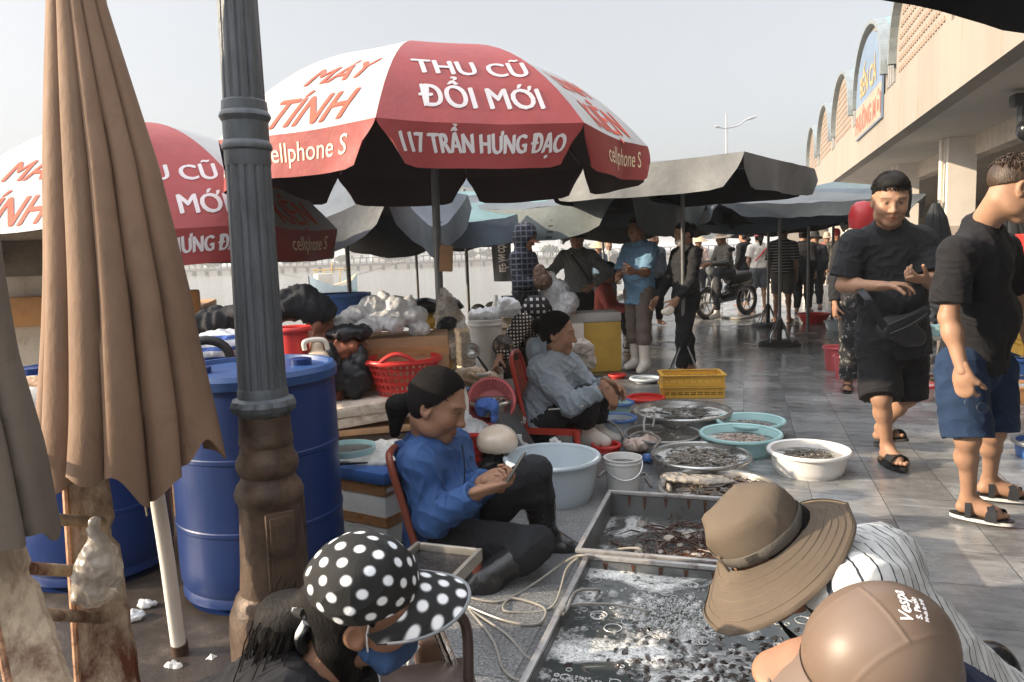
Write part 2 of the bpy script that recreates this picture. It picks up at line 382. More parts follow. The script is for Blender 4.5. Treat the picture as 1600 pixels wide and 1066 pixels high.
    rip = noise(n, l, q, 11, 3); h = math_(n, l, 'ADD', h, math_(n, l, 'MULTIPLY', rip, 0.5))
    b = N(n, 'ShaderNodeBump', i_Strength=0.35, i_Distance=0.006); l.new(h, b.inputs['Height']); l.new(b.outputs[0], p.inputs['Normal'])
    return m
EDGE = -3.3
fm = MB(); P = [[qp(s, w_)[:] for w_ in (EDGE, 0, 60)] for s in (-12, 0, 120)]; fm.grid(P)
floor = fm.build('quay_paving', floor_mat(), loc=(0, 0, 0), fix=False); floor['kind'] = 'structure'
if floor.data.polygons[0].normal.z < 0: floor.data.flip_normals()
concrete = M('quay_concrete', (0.30, 0.28, 0.25), 0.85, 0.3, 3, 0.4, 40, dirt='#4a4038', dscale=1.5)
qw = MB(); qw.prism([qp(-12, EDGE-0.02, -0.02), qp(120, EDGE-0.02, -0.02), qp(120, EDGE-0.02, -3), qp(-12, EDGE-0.02, -3)], L*-0.25)
qw.prism([qp(-12, EDGE, 0.0), qp(120, EDGE, 0.0), qp(120, EDGE, 0.12), qp(-12, EDGE, 0.12)], L*-0.3)
o = qw.build('quay_wall', concrete, smooth=False); o['kind'] = 'structure'
def water_mat():
    m, n, l, p = nodes('river_water'); co = n.new('ShaderNodeTexCoord').outputs['Object']
    p.inputs['Base Color'].default_value = (0.16, 0.15, 0.125, 1); p.inputs['Roughness'].default_value = 0.12; p.inputs['Specular IOR Level'].default_value = 0.6
    mp = N(n, 'ShaderNodeMapping'); mp.inputs['Scale'].default_value = (1, 2.2, 1); l.new(co, mp.inputs[0])
    b = N(n, 'ShaderNodeBump', i_Strength=0.6, i_Distance=0.10); l.new(noise(n, l, mp.outputs[0], 0.9, 5, 0.65), b.inputs['Height']); l.new(b.outputs[0], p.inputs['Normal']); return m
wb = MB(); wb.grid([[(x, y, -1.7) for x in (-900, -200, 60, 700)] for y in (-60, 100, 330)])
o = wb.build('river', water_mat(), loc=(0, 0, -1.7), fix=False); o['kind'] = 'structure'
if o.data.polygons[0].normal.z < 0: o.data.flip_normals()
# far bank: a land strip with embankment, jetty railing, trees, houses
rnd = random.Random(4)
land = M('far_bank_earth', (0.085, 0.075, 0.06), 0.95, 0.3, 0.05, 0)
lb = MB(); P = []
for i in range(61):
    x = -700+25*i; P.append([(x, 246+2*math.sin(i), -2), (x, 250+2*math.sin(i*1.3), -0.6), (x, 262, 0.5), (x, 420, 0.8), (x, 2600, 1.0)])
lb.grid(P); o = lb.build('far_bank', land, loc=(0, 260, -2)); o['kind'] = 'structure'
jm = M('jetty_concrete', (0.10, 0.098, 0.095), 0.9, 0.2, 0.2, 0)
j = thing('jetty', 'long pale concrete jetty with a railing of close posts along the far shore', 'jetty', (-40, 236, -1.7))
a = MB(); a.box((-40, 236, 0.0), (300, 3, 0.7)); 
for k in range(75): a.box((-188+4*k, 236, -1.0), (0.6, 2, 2.0))
a.build('deck', jm, j, smooth=False)
b = MB()
for k in range(150): b.box((-189+2*k, 235, 1.25), (0.35, 0.35, 1.8))
b.box((-40, 235, 2.2), (300, 0.4, 0.25)); b.build('railing', jm, j, smooth=False)
def far_house(px, wpx, toppx, d, label, colr, roofc=None, floors=2):
    x = U(px, 400, d).x; z1 = U(px, toppx, d).z; wd = wpx/FPX*d; t = thing('house', label, 'house', (x, d, 0.9), 'houses on the far shore')
    a = MB(); a.box((x, d, (0.9+z1)/2), (wd, wd*0.8, z1-0.9)); a.build('wall', M('far_wall_'+colr, colr, 0.9, 0.1, 0.3, 0), t, smooth=False)
    wmat = M('far_window', (0.05, 0.055, 0.06), 0.4, 0.1, 1, 0); nf = max(1, int((z1-0.9)/3.3))
    for f in range(nf):
        for k in range(max(2, int(wd/4.5))):
            q = MB(); nn = max(2, int(wd/4.5)); q.box((x-wd/2+(k+0.5)*wd/nn, d-wd*0.4-0.05, 0.9+(f+0.55)*(z1-0.9)/nf), (1.3, 0.2, 1.6)); q.build('window', wmat, t, smooth=False)
    r = MB()
    if roofc: r.prism([(x-wd*0.56, d-wd*0.45, z1), (x+wd*0.56, d-wd*0.45, z1), (x, d-wd*0.45, z1+wd*0.25)], (0, wd*0.9, 0)); r.build('roof', M('far_roof_'+roofc, roofc, 0.9, 0.15, 0.5, 0), t, smooth=False)
    else: r.box((x, d, z1+0.2), (wd*1.06, wd*0.86, 0.4)); r.box((x+wd*0.2, d, z1+1.3), (wd*0.3, wd*0.3, 1.8)); r.build('roof', M('far_wall_'+colr, colr), t, smooth=False)
far_house(300, 26, 408, 310, 'low pale house on the far shore beneath the left parasol', '#a8a49c', '#8c6a5c')
far_house(505, 22, 392, 330, 'grey three storey house on the far shore above the fishing boat', '#b0b4b8')
far_house(560, 30, 396, 340, 'wide white house on the far shore right of the boat', '#c4c4c0', '#8d7468')
far_house(592, 18, 388, 330, 'narrow tall house on the far shore between trees', '#b8b0a8')
far_house(655, 34, 384, 335, 'tall pale block with a rooftop room on the far shore', '#bcc0c4')
far_house(715, 20, 386, 345, 'slim grey block on the far shore left of the bare pole', '#aeb2b8')
far_house(745, 26, 383, 330, 'square pale block on the far shore near the dark banner', '#c6c2bc')
far_house(885, 30, 372, 335, 'long white house on the far shore behind the standing woman', '#d0d0cc')
leafm = M('far_leaves', (0.055, 0.075, 0.04), 0.9, 0.5, 0.8, 0); barkm = M('bark', (0.09, 0.07, 0.05), 0.9)
def far_tree(px, d, wpx, toppx, label):
    x = U(px, 400, d).x; z1 = U(px, toppx, d).z; wd = wpx/FPX*d; t = thing('tree', label, 'tree', (x, d, 0.9), 'trees on the far shore')
    a = MB(); a.tube([(x, d, 0.9), (x+0.2, d, (z1+0.9)*0.55)], [0.35, 0.2], 6); a.build('trunk', barkm, t)
    R_ = np.random.RandomState(int(px)); n = 260; u = R_.normal(size=(n, 3)); u /= np.linalg.norm(u, axis=1)[:, None]; rr = R_.rand(n)**0.4
    h = z1-0.9; lob = R_.normal(size=(6, 3)); c = MB()
    for i in range(n):
        bump = 0.72+0.28*np.max(lob @ u[i])/2
        q = np.array([x, d, 0.9+h*0.52]) + u[i]*rr[i]*np.array([wd/2, wd/2, h*0.48])*bump; s = 0.35+0.05*wd; A = R_.normal(size=(3, 3))*s*0.6
        c.add([q+A[0], q+A[1], q+A[2], q-A[0]], [(0, 1, 3), (1, 2, 3)], 0.6+0.8*R_.rand())
    c.build('crown', M('far_leaves_v', (0.06, 0.08, 0.045), 0.9, 0.3, 0.8, 0, attr=True), t, smooth=False, fix=False)
for i, (px, wpx, top, lb_) in enumerate([(330, 40, 405, 'rounded tree on the far shore left of the lamp post'), (455, 36, 399, 'broad tree on the far shore right of the lamp post'), (480, 30, 402, 'low tree on the far shore left of the leaning pole'), (535, 26, 398, 'small tree beside the grey far house'),
        (610, 30, 396, 'bushy tree on the far shore right of the tall narrow house'), (632, 28, 394, 'round tree on the far shore left of the rooftop room block'), (690, 40, 394, 'spreading tree on the far shore under the hanging tag'), (735, 22, 392, 'small tree on the far shore beside the bare pole'), (765, 30, 388, 'tree on the far shore by the dark banner'), (860, 34, 382, 'tree on the far shore left of the long white house'), (910, 40, 380, 'tree on the far shore right of the long white house')]):
    far_tree(px, 290+6*(i % 3), wpx, top, lb_)
# ---- market hall
HW, HZ = 2.7, 3.3
cream = M('cream_render', (0.275, 0.245, 0.21), 0.85, 0.10, 0.8, 0.12, 30, dirt='#806c52', damt=0.31, dscale=4.0, aniso=(1, 1, 0.12))
soffit = M('soffit_plaster', (0.50, 0.46, 0.41), 0.85, 0.08, 1.2, 0.05, 30)
hall = thing('market_hall', 'long cream market hall with a row of arched gables and a deep overhang', 'building', qp(20, HW, 0))
def qbox(mb, s0, s1, w0, w1, z0, z1, col=None):
    c = qp((s0+s1)/2, (w0+w1)/2, (z0+z1)/2); mb.box(c[:], (w1-w0, s1-s0, z1-z0), R=rz(-YAW), col=col)
a = MB(); qbox(a, -6, 40, HW, HW+0.25, HZ, 4.28); qbox(a, -6, 40, HW+0.25, HW+0.4, 3.5, 4.2); a.build('fascia', cream, hall, smooth=False)
a = MB(); qbox(a, -6, 40, HW+0.25, HW+1.6, HZ+0.02, HZ+0.22); a.build('soffit', soffit, hall, smooth=False)
hallc = M('hall_inner', (0.24, 0.20, 0.17), 0.9, 0.15, 1.0, 0)
a = MB(); qbox(a, -6, 60, HW+1.6, HW+22, HZ+0.5, HZ+0.7); a.build('ceiling', hallc, hall, smooth=False)
a = MB(); qbox(a, -6, 60, HW+22, HW+22.3, 0, 4); a.build('back_wall', hallc, hall, smooth=False)
a = MB(); qbox(a, 60, 60.3, HW+0.4, HW+22, 0, 4.2); a.build('end_wall', cream, hall, smooth=False)
a = MB(); qbox(a, -6, 60, HW+1.6, HW+1.9, 2.95, HZ+0.5); a.build('beam', M('beam_plaster', (0.5, 0.43, 0.36), 0.85), hall, smooth=False)
colm = M('column_paint', (0.68, 0.63, 0.57), 0.7, 0.1, 1.5, 0.08, 30, dirt='#6f5d50', damt=0.25, dscale=2)
tilem = M('column_tile', (0.42, 0.36, 0.32), 0.45, 0.12, 6, 0.1, 20)
for k, s in enumerate([6.6, 12.0, 17.0, 22.0, 27.0, 32.0, 37.0]):
    a = MB(); qbox(a, s-0.22, s+0.22, HW+1.14, HW+1.64, 0, HZ+0.02); c_ = a.build('column', colm, hall, smooth=False)
    a = MB(); qbox(a, s-0.25, s+0.25, HW+1.11, HW+1.67, 0, 1.6); a.build('tile_cladding', tilem, c_, smooth=False)
    a = MB(); a.tube([qp(s-0.05, HW+1.06, 0.05), qp(s-0.05, HW+1.06, HZ)], 0.045, 10); a.build('drain_pipe', M('pvc_pipe', (0.72, 0.66, 0.58), 0.4), c_)
for s in (9, 14, 20, 26):
    for w_ in (6.5, 11):
        a = MB(); qbox(a, s-0.2, s+0.2, HW+w_-0.2, HW+w_+0.2, 0, HZ+0.5); a.build('column', hallc, hall, smooth=False)
a = MB()
for k in range(60):
    s = 4+k*0.8; qbox(a, s, s+0.45, HW+21.9, HW+21.98, 2.3, 2.7)
a.build('clerestory_window', M('bright_window', (0.75, 0.76, 0.78), 0.4), hall, smooth=False)
steel = M('roof_sheet', (0.22, 0.36, 0.37), 0.45, 0.15, 1.5, 0.05, 30, metal=0.3); rimm = M('gable_rim', (0.25, 0.28, 0.29), 0.5, metal=0.3); holem = M('vent_shadow_clay', (0.30, 0.22, 0.17), 0.9); signblue = M('sign_face', (0.16, 0.22, 0.31), 0.5, 0.1, 1.0, 0, dirt='#8e98a6', damt=0.3, dscale=1.2)
SP, GW, GR = 4.85, 3.9, 1.42
def arc(t, r=GW/2): return (-r*math.cos(math.pi*t), GR*math.sin(math.pi*t)**0.85)
for k in range(7):
    sc_ = 4.2+SP*k; zs = 4.28; sign = (k == 3)
    pts = [arc(t/24) for t in range(25)]
    a = MB(); a.prism([qp(sc_+x, HW+0.02, zs+z+0.35) for x, z in pts] + [qp(sc_+GW/2, HW+0.02, zs), qp(sc_-GW/2, HW+0.02, zs)][0:2], L*0.2)
    g = a.build('gable', cream, hall, smooth=False)
    a = MB(); nst = 30
    P = [[qp(sc_+x*1.03, HW-0.10+j*0.35, zs+0.36+z*1.03 + (0.05 if j % 2 else 0))[:] for j in range(nst)] for x, z in pts]; a.grid(P); a.build('roof', steel, hall, smooth=False)
    a = MB(); a.grid([[qp(sc_+x*f, HW+dw, zs+0.35+z*f)[:] for f, dw in ((1.0, -0.12), (1.06, -0.12), (1.06, 0.1), (1.0, 0.1))] for x, z in pts], close_v=True); a.build('roof_rim', rimm, hall, smooth=False)
    a = MB(); qbox(a, sc_+GW/2+0.02, sc_+SP-GW/2-0.02, HW+0.05, HW+0.22, zs, zs+0.75); a.build('link_wall', cream, hall, smooth=False)
    a = MB()
    for q in range(3): qbox(a, sc_+GW/2+0.15+q*0.25, sc_+GW/2+0.27+q*0.25, HW+0.0, HW+0.06, zs+0.05, zs+0.65)
    a.build('slit_window', M('slit_glass', (0.30, 0.29, 0.28), 0.3), hall, smooth=False)
    if not sign:
        a = MB(); rows = 8 if k < 3 else 9
        for r_ in range(rows):
            zz = 0.12+r_*(GR+0.35-0.25)/rows; zr = max(zz-0.35, 0)/GR; half = GW/2*math.sqrt(max(0, 1-min(1, zr)**2.2))-0.28
            nh = int(half*2/0.155)
            for c2 in range(nh):
                ss = sc_-half+(c2+0.5)*2*half/max(nh, 1)
                o3 = [qp(ss-0.045, HW+0.0, zs+zz), qp(ss+0.045, HW+0.0, zs+zz), qp(ss, HW+0.0, zs+zz+0.085)]
                a.prism(o3, L*0.03)
        a.build('vent_pattern', holem, g, smooth=False)['kind'] = 'stuff'
    else:
        sg = thing('signboard', 'blue arched signboard with yellow and red lettering on the cream gable', 'sign', qp(sc_, HW-0.02, zs-0.45))
        a = MB(); a.prism([qp(sc_+x*0.93, HW-0.05, zs+0.3+z*0.93) for x, z in pts] + [qp(sc_+GW*0.46, HW-0.05, zs-0.45), qp(sc_-GW*0.46, HW-0.05, zs-0.45)], L*0.04); a.build('panel', signblue, sg, smooth=False)
        for s_, size, zz, cc, nm in (('BẾN CÁ', 0.62, zs+0.45, '#a8946a', 'lettering'), ('PHƯỜNG MỚI', 0.56, zs-0.32, '#98604f', 'lettering')):
            v, f = text_mesh(s_, size, 0.02, 0, 1.0, 2); P = [qp(sc_-x, HW-0.06, zz+y)[:] for x, y, _ in v]
            a = MB(); a.add(P, f); a.build(nm, M('sign_letters'+cc, cc, 0.6), sg, smooth=False, fix=False)
        a = MB(); qbox(a, sc_-GW*0.45, sc_+GW*0.45, HW-0.056, HW-0.05, zs-0.42, zs+0.28); a.build('text_band', M('sign_band', (0.42, 0.27, 0.21), 0.6), sg, smooth=False)
# ceiling lamp, camera on the column
t = thing('security_camera', 'black dome camera bracket bolted to the top of the cream column', 'camera', qp(12.0, HW+0.86, HZ-0.15))
a = MB(); c_ = qp(12.0, HW+1.0, HZ-0.12); a.box(c_[:], (0.42, 0.25, 0.16), R=rz(-YAW), bev=0.02); a.box((c_-Q*0.05+V(0, 0, -0.2))[:], (0.26, 0.22, 0.26), R=rz(-YAW), bev=0.02); a.build('bracket', M('black_plastic', (0.02, 0.022, 0.025), 0.45), t)
a = MB(); a.ball((c_-L*0.05-Q*0.12+V(0, 0, -0.42))[:], (0.13, 0.13, 0.16)); a.build('dome', M('black_gloss', (0.012, 0.012, 0.015), 0.15), t)
a = MB(); a.tube([qp(11.75, HW+1.3, HZ-0.2), qp(11.74, HW+1.3, 2.2), qp(11.74, HW+1.33, 0.5)], 0.02, 6); a.build('cable', M('black_plastic', (0.02, 0.02, 0.02)), t)
# far street lamp
def rnd_lamp():
    x, d = U(1135, 250, 45).x, 45; t = thing('street_lamp', 'thin pale street lamp with two arms standing far beyond the parasols', 'street lamp', (x, d, 0)); gm = M('galvanised', (0.42, 0.43, 0.45), 0.5, metal=0.2)
    zt, za = U(1135, 178, d).z, U(1135, 200, d).z
    a = MB(); a.tube([(x, d, 0), (x, d, zt)], [0.1, 0.05], 8); a.build('pole', gm, t)
    for pts in ([(1135, 201), (1122, 199)], [(1135, 201), (1155, 196), (1165, 188), (1180, 182)]):
        a = MB(); a.tube([U(px, py, d) for px, py in pts], 0.045, 6); a.build('arm', gm, t)
    for px, py, r_ in ((1120, 198, 4), (1173, 185, 9)):
        a = MB(); p0 = U(px-r_, py+(3 if r_ > 5 else 0), d); p1 = U(px+r_, py-(3 if r_ > 5 else 0), d); a.tube([p0, (p0+p1)/2, p1], [0.03, 0.09, 0.05], 8); a.build('lamp_head', gm, t)
rnd_lamp()
# ---------------------------------------------------------------- parasols
def parasol(name, label, base, rim_z, apex_z, R, n, rot, val, cols, group=None, sag=0.04, power=1.9, ground=None, tilt=None, fm=None, polemat=None, polr=0.022, lower=0.10, dark=(0.10, 0.09, 0.09), wr=0.012, seed=1, top=None, disc=True, texts=None, valcols=None, poleto=None, vwave=0.02, seam=None, ribs=True, valshape=0.14, skip=()):
    """base = foot of the pole; panels between the ribs, each with its hanging flap; cols[i] colours panel i"""
    base = V(base); t = thing(name, label, 'parasol', base, group)
    ax = (V(top)-base).normalized() if top is not None else V(0, 0, 1)
    cen = base.copy(); e1 = ax.orthogonal().normalized() if False else (V(1, 0, 0)-ax*ax.x).normalized(); e2 = ax.cross(e1)
    tl = V(tilt) if tilt is not None else V(0, 0, 0)
    nz = Noise(seed, 6, 7.0); nz2 = Noise(seed+9, 5, 16.0)
    def frame(x, y, z):
        return cen + e1*x + e2*y + ax*(z - base.z) + V(0, 0, x*tl.x+y*tl.y)
    ang = [rot + 2*math.pi*i/n for i in range(n+1)]
    def pt(i, u, v, off=0.0):
        a0, a1 = ang[i], ang[i+1]; x = ((1-u)*math.cos(a0)+u*math.cos(a1))*R*v; y = ((1-u)*math.sin(a0)+u*math.sin(a1))*R*v
        z = rim_z + (apex_z-rim_z)*(1-v**power) - sag*math.sin(math.pi*u)*v**1.5
        q = frame(x, y, z); k = float(nz(np.array(q[:])))*wr*math.sin(math.pi*u)*v + float(nz2(np.array(q[:])))*wr*0.35*v*math.sin(math.pi*u)
        am = (a0+a1)/2; nn = (e1*math.cos(am)+e2*math.sin(am))*(power*(apex_z-rim_z)*v**(power-1)) + ax*R; nn.normalize()
        return q + nn*(k+off)
    def pv(i, u, s, off=0.0):
        """the flap: s runs 0..1 downwards"""
        uu = 0.5+(u-0.5)*(1-valshape*s**1.5); q0 = pt(i, uu, 1.0); am = (ang[i]+ang[i+1])/2; out = e1*math.cos(am)+e2*math.sin(am)
        edge = abs(u-0.5)*2; L_ = val*(1 - 0.55*max(0, (edge-0.80)/0.20)**2.2) if s > 0 else val
        w_ = vwave*math.sin(u*9+i*2.1+seed)*s + float(nz2(np.array(q0[:])*0.8))*vwave*s
        return q0 - ax*(L_*s) + out*(w_ + 0.03*s*val + off)
    cm = MB(); NU, NV = 12, 14
    for i in range(n):
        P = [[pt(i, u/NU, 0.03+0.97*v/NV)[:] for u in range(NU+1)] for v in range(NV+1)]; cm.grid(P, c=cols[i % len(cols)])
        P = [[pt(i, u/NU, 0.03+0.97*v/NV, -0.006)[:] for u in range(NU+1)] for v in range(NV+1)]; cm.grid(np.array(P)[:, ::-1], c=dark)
    can = cm.build('canopy', fm, t, angle=50, fix=False)
    for i in range(n):
        if i in skip: continue
        f_ = MB(); vc = (valcols or cols)[i % len(valcols or cols)]
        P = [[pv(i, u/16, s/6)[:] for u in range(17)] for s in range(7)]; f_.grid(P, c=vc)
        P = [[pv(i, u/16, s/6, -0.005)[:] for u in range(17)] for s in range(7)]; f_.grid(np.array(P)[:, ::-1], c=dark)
        f_.build('flap', fm, can, fix=False)
    pm = polemat or M('pole_steel', (0.16, 0.165, 0.17), 0.5, 0.2, 5, 0.05, metal=0.5)
    a = MB(); a.tube([frame(0, 0, base.z+0.02), frame(0, 0, apex_z+0.02)], polr, 12); a.build('pole', pm, t)
    hz = rim_z-0.02 + (apex_z-rim_z)*0.25
    a = MB(); a.tube([frame(0, 0, hz-0.06), frame(0, 0, hz+0.06)], polr*1.9, 12); a.build('hub', pm, t)
    for i in range(n if ribs else 0):
        a = MB(); a.tube([pt(i, 0, v, -0.02) for v in (0.04, 0.3, 0.6, 0.98)], 0.008, 6); r_ = a.build('rib', pm, t)
        a = MB(); a.tube([frame(0, 0, hz), pt(i, 0, 0.55, -0.03)], 0.007, 6); a.build('strut', pm, r_)
    if disc:
        a = MB(); a.lathe([(0.0, 0.07), (0.10, 0.07), (0.24, 0.055), (0.27, 0.03), (0.27, 0.0)], base[:], 28); a.tube([base+V(0, 0, 0.05), base+V(0, 0, 0.35)], polr*1.5, 10)
        a.build('base', M('base_iron', (0.035, 0.033, 0.032), 0.6, 0.3, 12, 0.2), t)
        for k in range(4):
            an = k*math.pi/2+0.6; a = MB(); a.tube([base+V(0.2*math.cos(an), 0.2*math.sin(an), 0.06), base+V(0.02*math.cos(an), 0.02*math.sin(an), 0.38)], 0.009, 6); a.build('brace', pm, t)
    # lettering: (panel, string, size, centre position along the panel 0..1 or on the flap, colour, shear, bold, x shift, on flap)
    for (i, s_, size, pos, col, shear, bold, xs, onflap, sx) in (texts or []):
        v, f = text_mesh(s_, size, 0.0, shear, sx); a = MB()
        for wt in range(1 if 'cell' in s_ else 3):   # heavier strokes: the same letters again, a hair aside
          P = []; dx, dy = xs; dx += (wt-1)*0.0045*(wt > 0 or 'cell' not in s_); dy += (wt-1)*0.002
          for x, y, _ in v:
            x += dx; y += dy
            if onflap: ch = 2*R*math.sin(math.pi/n); q = pv(i, 0.5+x/ch, min(max((pos*val - y)/val, 0.02), 0.99), 0.0025+0.0003*wt)
            else:
                dv = y/(math.hypot(R*0.75, (apex_z-rim_z)*0.9)*1.0); vv = pos-dv; ch = 2*R*math.sin(math.pi/n)*vv; q = pt(i, 0.5+x/ch, vv, 0.003+0.0003*wt)
            P.append(q[:])
          a.add(P, f)
        ob = a.build('lettering', M('letters_'+col, col, 0.6, 0.08, 6, 0.05), can, smooth=False, fix=False)
    return t
fabric = M('parasol_fabric', (1, 1, 1), 0.62, 0.10, 3.5, 0.25, 18, attr=True, dirt='#6e5a4c', damt=0.16, dscale=3.0, bdist=0.006)
tarp = M('tarp_fabric', (1, 1, 1), 0.6, 0.22, 2.5, 0.3, 14, attr=True, dirt='#5c5c5a', damt=0.2, dscale=4.0, bdist=0.008)
RED, WHI, ORA = (0.255, 0.036, 0.035), (0.37, 0.365, 0.355), '#c9472a'
LW = '#c4bfc0'
ch8 = math.pi/8
def dirang(v): return math.atan2(v[1], v[0])
# main parasol: panel 0 is the red one facing the camera, panel indices grow anticlockwise seen from above (to the right of it first)
B1 = U(692, 600, 4.8); B1.z = 0
r1 = dirang((0.34, -1.12)) - ch8
tx = []
for k in (0, 2, 6): tx += [(k, 'THU CŨ', 0.145, 0.79, LW, 0, 0.0, (0.03, 0.0), False, 1.12), (k, 'ĐỔI MỚI', 0.145, 0.945, LW, 0, 0.0, (0.03, 0.0), False, 1.12), (k, '117 TRẦN HƯNG ĐẠO', 0.128, 0.66, LW, 0, 0.0, (0, 0), True, 0.66)]
for k in (1, 7): tx += [(k, 'MÁY' if k == 7 else 'LINH', 0.185, 0.79, ORA, 0.12, 0.0, (0.05, 0), False, 1.1), (k, 'TÍNH' if k == 7 else 'KIỆN', 0.195, 0.975, ORA, 0.12, 0.0, (0.03, 0), False, 1.15), (k, 'cellphone S', 0.135, 0.64, '#e8d8b8', 0, 0.0, (0.08, 0), True, 0.9)]
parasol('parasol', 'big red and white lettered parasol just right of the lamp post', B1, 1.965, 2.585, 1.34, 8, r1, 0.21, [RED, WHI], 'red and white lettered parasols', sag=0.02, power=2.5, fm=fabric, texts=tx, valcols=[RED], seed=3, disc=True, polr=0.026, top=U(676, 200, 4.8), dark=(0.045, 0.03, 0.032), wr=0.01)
B2 = U(245, 600, 5.3); B2.z = 0
r2 = dirang((0.66, -1.0)) - ch8
tx2 = [(i, s_, z_, p_, c_, sh, b_, x_, of, sx) for (i, s_, z_, p_, c_, sh, b_, x_, of, sx) in tx if not (of and i == 7)]
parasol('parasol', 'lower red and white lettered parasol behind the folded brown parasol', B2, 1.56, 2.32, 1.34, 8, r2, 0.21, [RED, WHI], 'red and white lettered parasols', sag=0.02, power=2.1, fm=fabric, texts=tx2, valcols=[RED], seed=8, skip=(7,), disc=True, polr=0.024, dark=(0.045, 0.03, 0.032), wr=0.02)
# grey and blue tarpaulin parasols
GREY, NAVY, BLUE, TEAL, STEEL = (0.115, 0.122, 0.125), (0.035, 0.04, 0.052), (0.055, 0.075, 0.10), (0.11, 0.19, 0.20), (0.09, 0.105, 0.12)
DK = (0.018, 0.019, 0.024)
def P0(px, d): p = U(px, 500, d); p.z = 0; return p
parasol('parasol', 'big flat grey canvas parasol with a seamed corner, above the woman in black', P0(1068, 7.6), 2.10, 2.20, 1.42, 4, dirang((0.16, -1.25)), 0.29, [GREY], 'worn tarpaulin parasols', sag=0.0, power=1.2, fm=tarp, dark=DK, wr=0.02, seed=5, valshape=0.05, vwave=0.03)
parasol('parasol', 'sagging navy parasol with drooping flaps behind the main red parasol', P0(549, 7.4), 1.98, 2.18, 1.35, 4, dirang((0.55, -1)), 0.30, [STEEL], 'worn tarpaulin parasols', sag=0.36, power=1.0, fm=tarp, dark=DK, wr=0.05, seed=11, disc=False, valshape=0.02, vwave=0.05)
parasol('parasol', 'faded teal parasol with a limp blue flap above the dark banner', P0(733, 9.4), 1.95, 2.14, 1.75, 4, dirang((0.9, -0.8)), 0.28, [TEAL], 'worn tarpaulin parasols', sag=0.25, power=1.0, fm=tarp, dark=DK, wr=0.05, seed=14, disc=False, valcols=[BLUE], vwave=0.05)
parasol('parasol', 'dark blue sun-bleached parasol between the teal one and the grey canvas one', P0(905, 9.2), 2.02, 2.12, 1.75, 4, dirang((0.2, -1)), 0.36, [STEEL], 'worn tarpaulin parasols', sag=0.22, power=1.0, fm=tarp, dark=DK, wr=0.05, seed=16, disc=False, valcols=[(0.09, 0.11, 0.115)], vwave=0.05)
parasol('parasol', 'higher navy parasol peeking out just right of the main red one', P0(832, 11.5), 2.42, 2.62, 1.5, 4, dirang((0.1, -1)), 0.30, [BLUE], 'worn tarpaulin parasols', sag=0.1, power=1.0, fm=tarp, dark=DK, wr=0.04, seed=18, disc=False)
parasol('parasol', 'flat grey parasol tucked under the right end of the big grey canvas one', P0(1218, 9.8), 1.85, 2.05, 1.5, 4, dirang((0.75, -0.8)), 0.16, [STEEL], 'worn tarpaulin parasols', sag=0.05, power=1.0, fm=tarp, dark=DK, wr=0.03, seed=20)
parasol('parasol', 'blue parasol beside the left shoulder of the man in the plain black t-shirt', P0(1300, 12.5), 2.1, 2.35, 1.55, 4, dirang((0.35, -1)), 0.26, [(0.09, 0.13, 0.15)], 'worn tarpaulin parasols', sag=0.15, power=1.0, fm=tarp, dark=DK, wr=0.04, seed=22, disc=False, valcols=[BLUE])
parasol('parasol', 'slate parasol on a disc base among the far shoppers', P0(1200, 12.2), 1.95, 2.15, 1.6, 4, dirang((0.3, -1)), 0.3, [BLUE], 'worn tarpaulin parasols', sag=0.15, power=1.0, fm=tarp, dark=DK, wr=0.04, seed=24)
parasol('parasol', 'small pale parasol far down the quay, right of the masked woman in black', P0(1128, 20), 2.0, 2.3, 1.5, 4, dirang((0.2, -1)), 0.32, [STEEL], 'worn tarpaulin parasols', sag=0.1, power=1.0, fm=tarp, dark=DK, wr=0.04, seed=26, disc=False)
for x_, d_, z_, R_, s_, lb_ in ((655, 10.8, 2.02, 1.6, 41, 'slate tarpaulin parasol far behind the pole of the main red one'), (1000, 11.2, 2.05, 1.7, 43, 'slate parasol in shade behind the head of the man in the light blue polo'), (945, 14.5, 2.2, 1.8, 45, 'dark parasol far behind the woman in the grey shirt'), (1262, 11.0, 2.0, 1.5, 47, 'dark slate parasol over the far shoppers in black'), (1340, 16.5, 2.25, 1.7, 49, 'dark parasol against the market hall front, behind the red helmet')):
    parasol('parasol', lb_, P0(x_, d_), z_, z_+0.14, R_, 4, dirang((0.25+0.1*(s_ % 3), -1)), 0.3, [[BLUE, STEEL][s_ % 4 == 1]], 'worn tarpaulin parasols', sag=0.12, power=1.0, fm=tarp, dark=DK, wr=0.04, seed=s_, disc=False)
parasol('parasol', 'black parasol overhead whose edge cuts across the market hall', V(2.1, 1.33, 0), 2.175, 2.6, 1.84, 4, math.radians(73), 0.13, [DK], 'worn tarpaulin parasols', sag=0.02, power=1.2, fm=tarp, dark=DK, wr=0.01, seed=30)
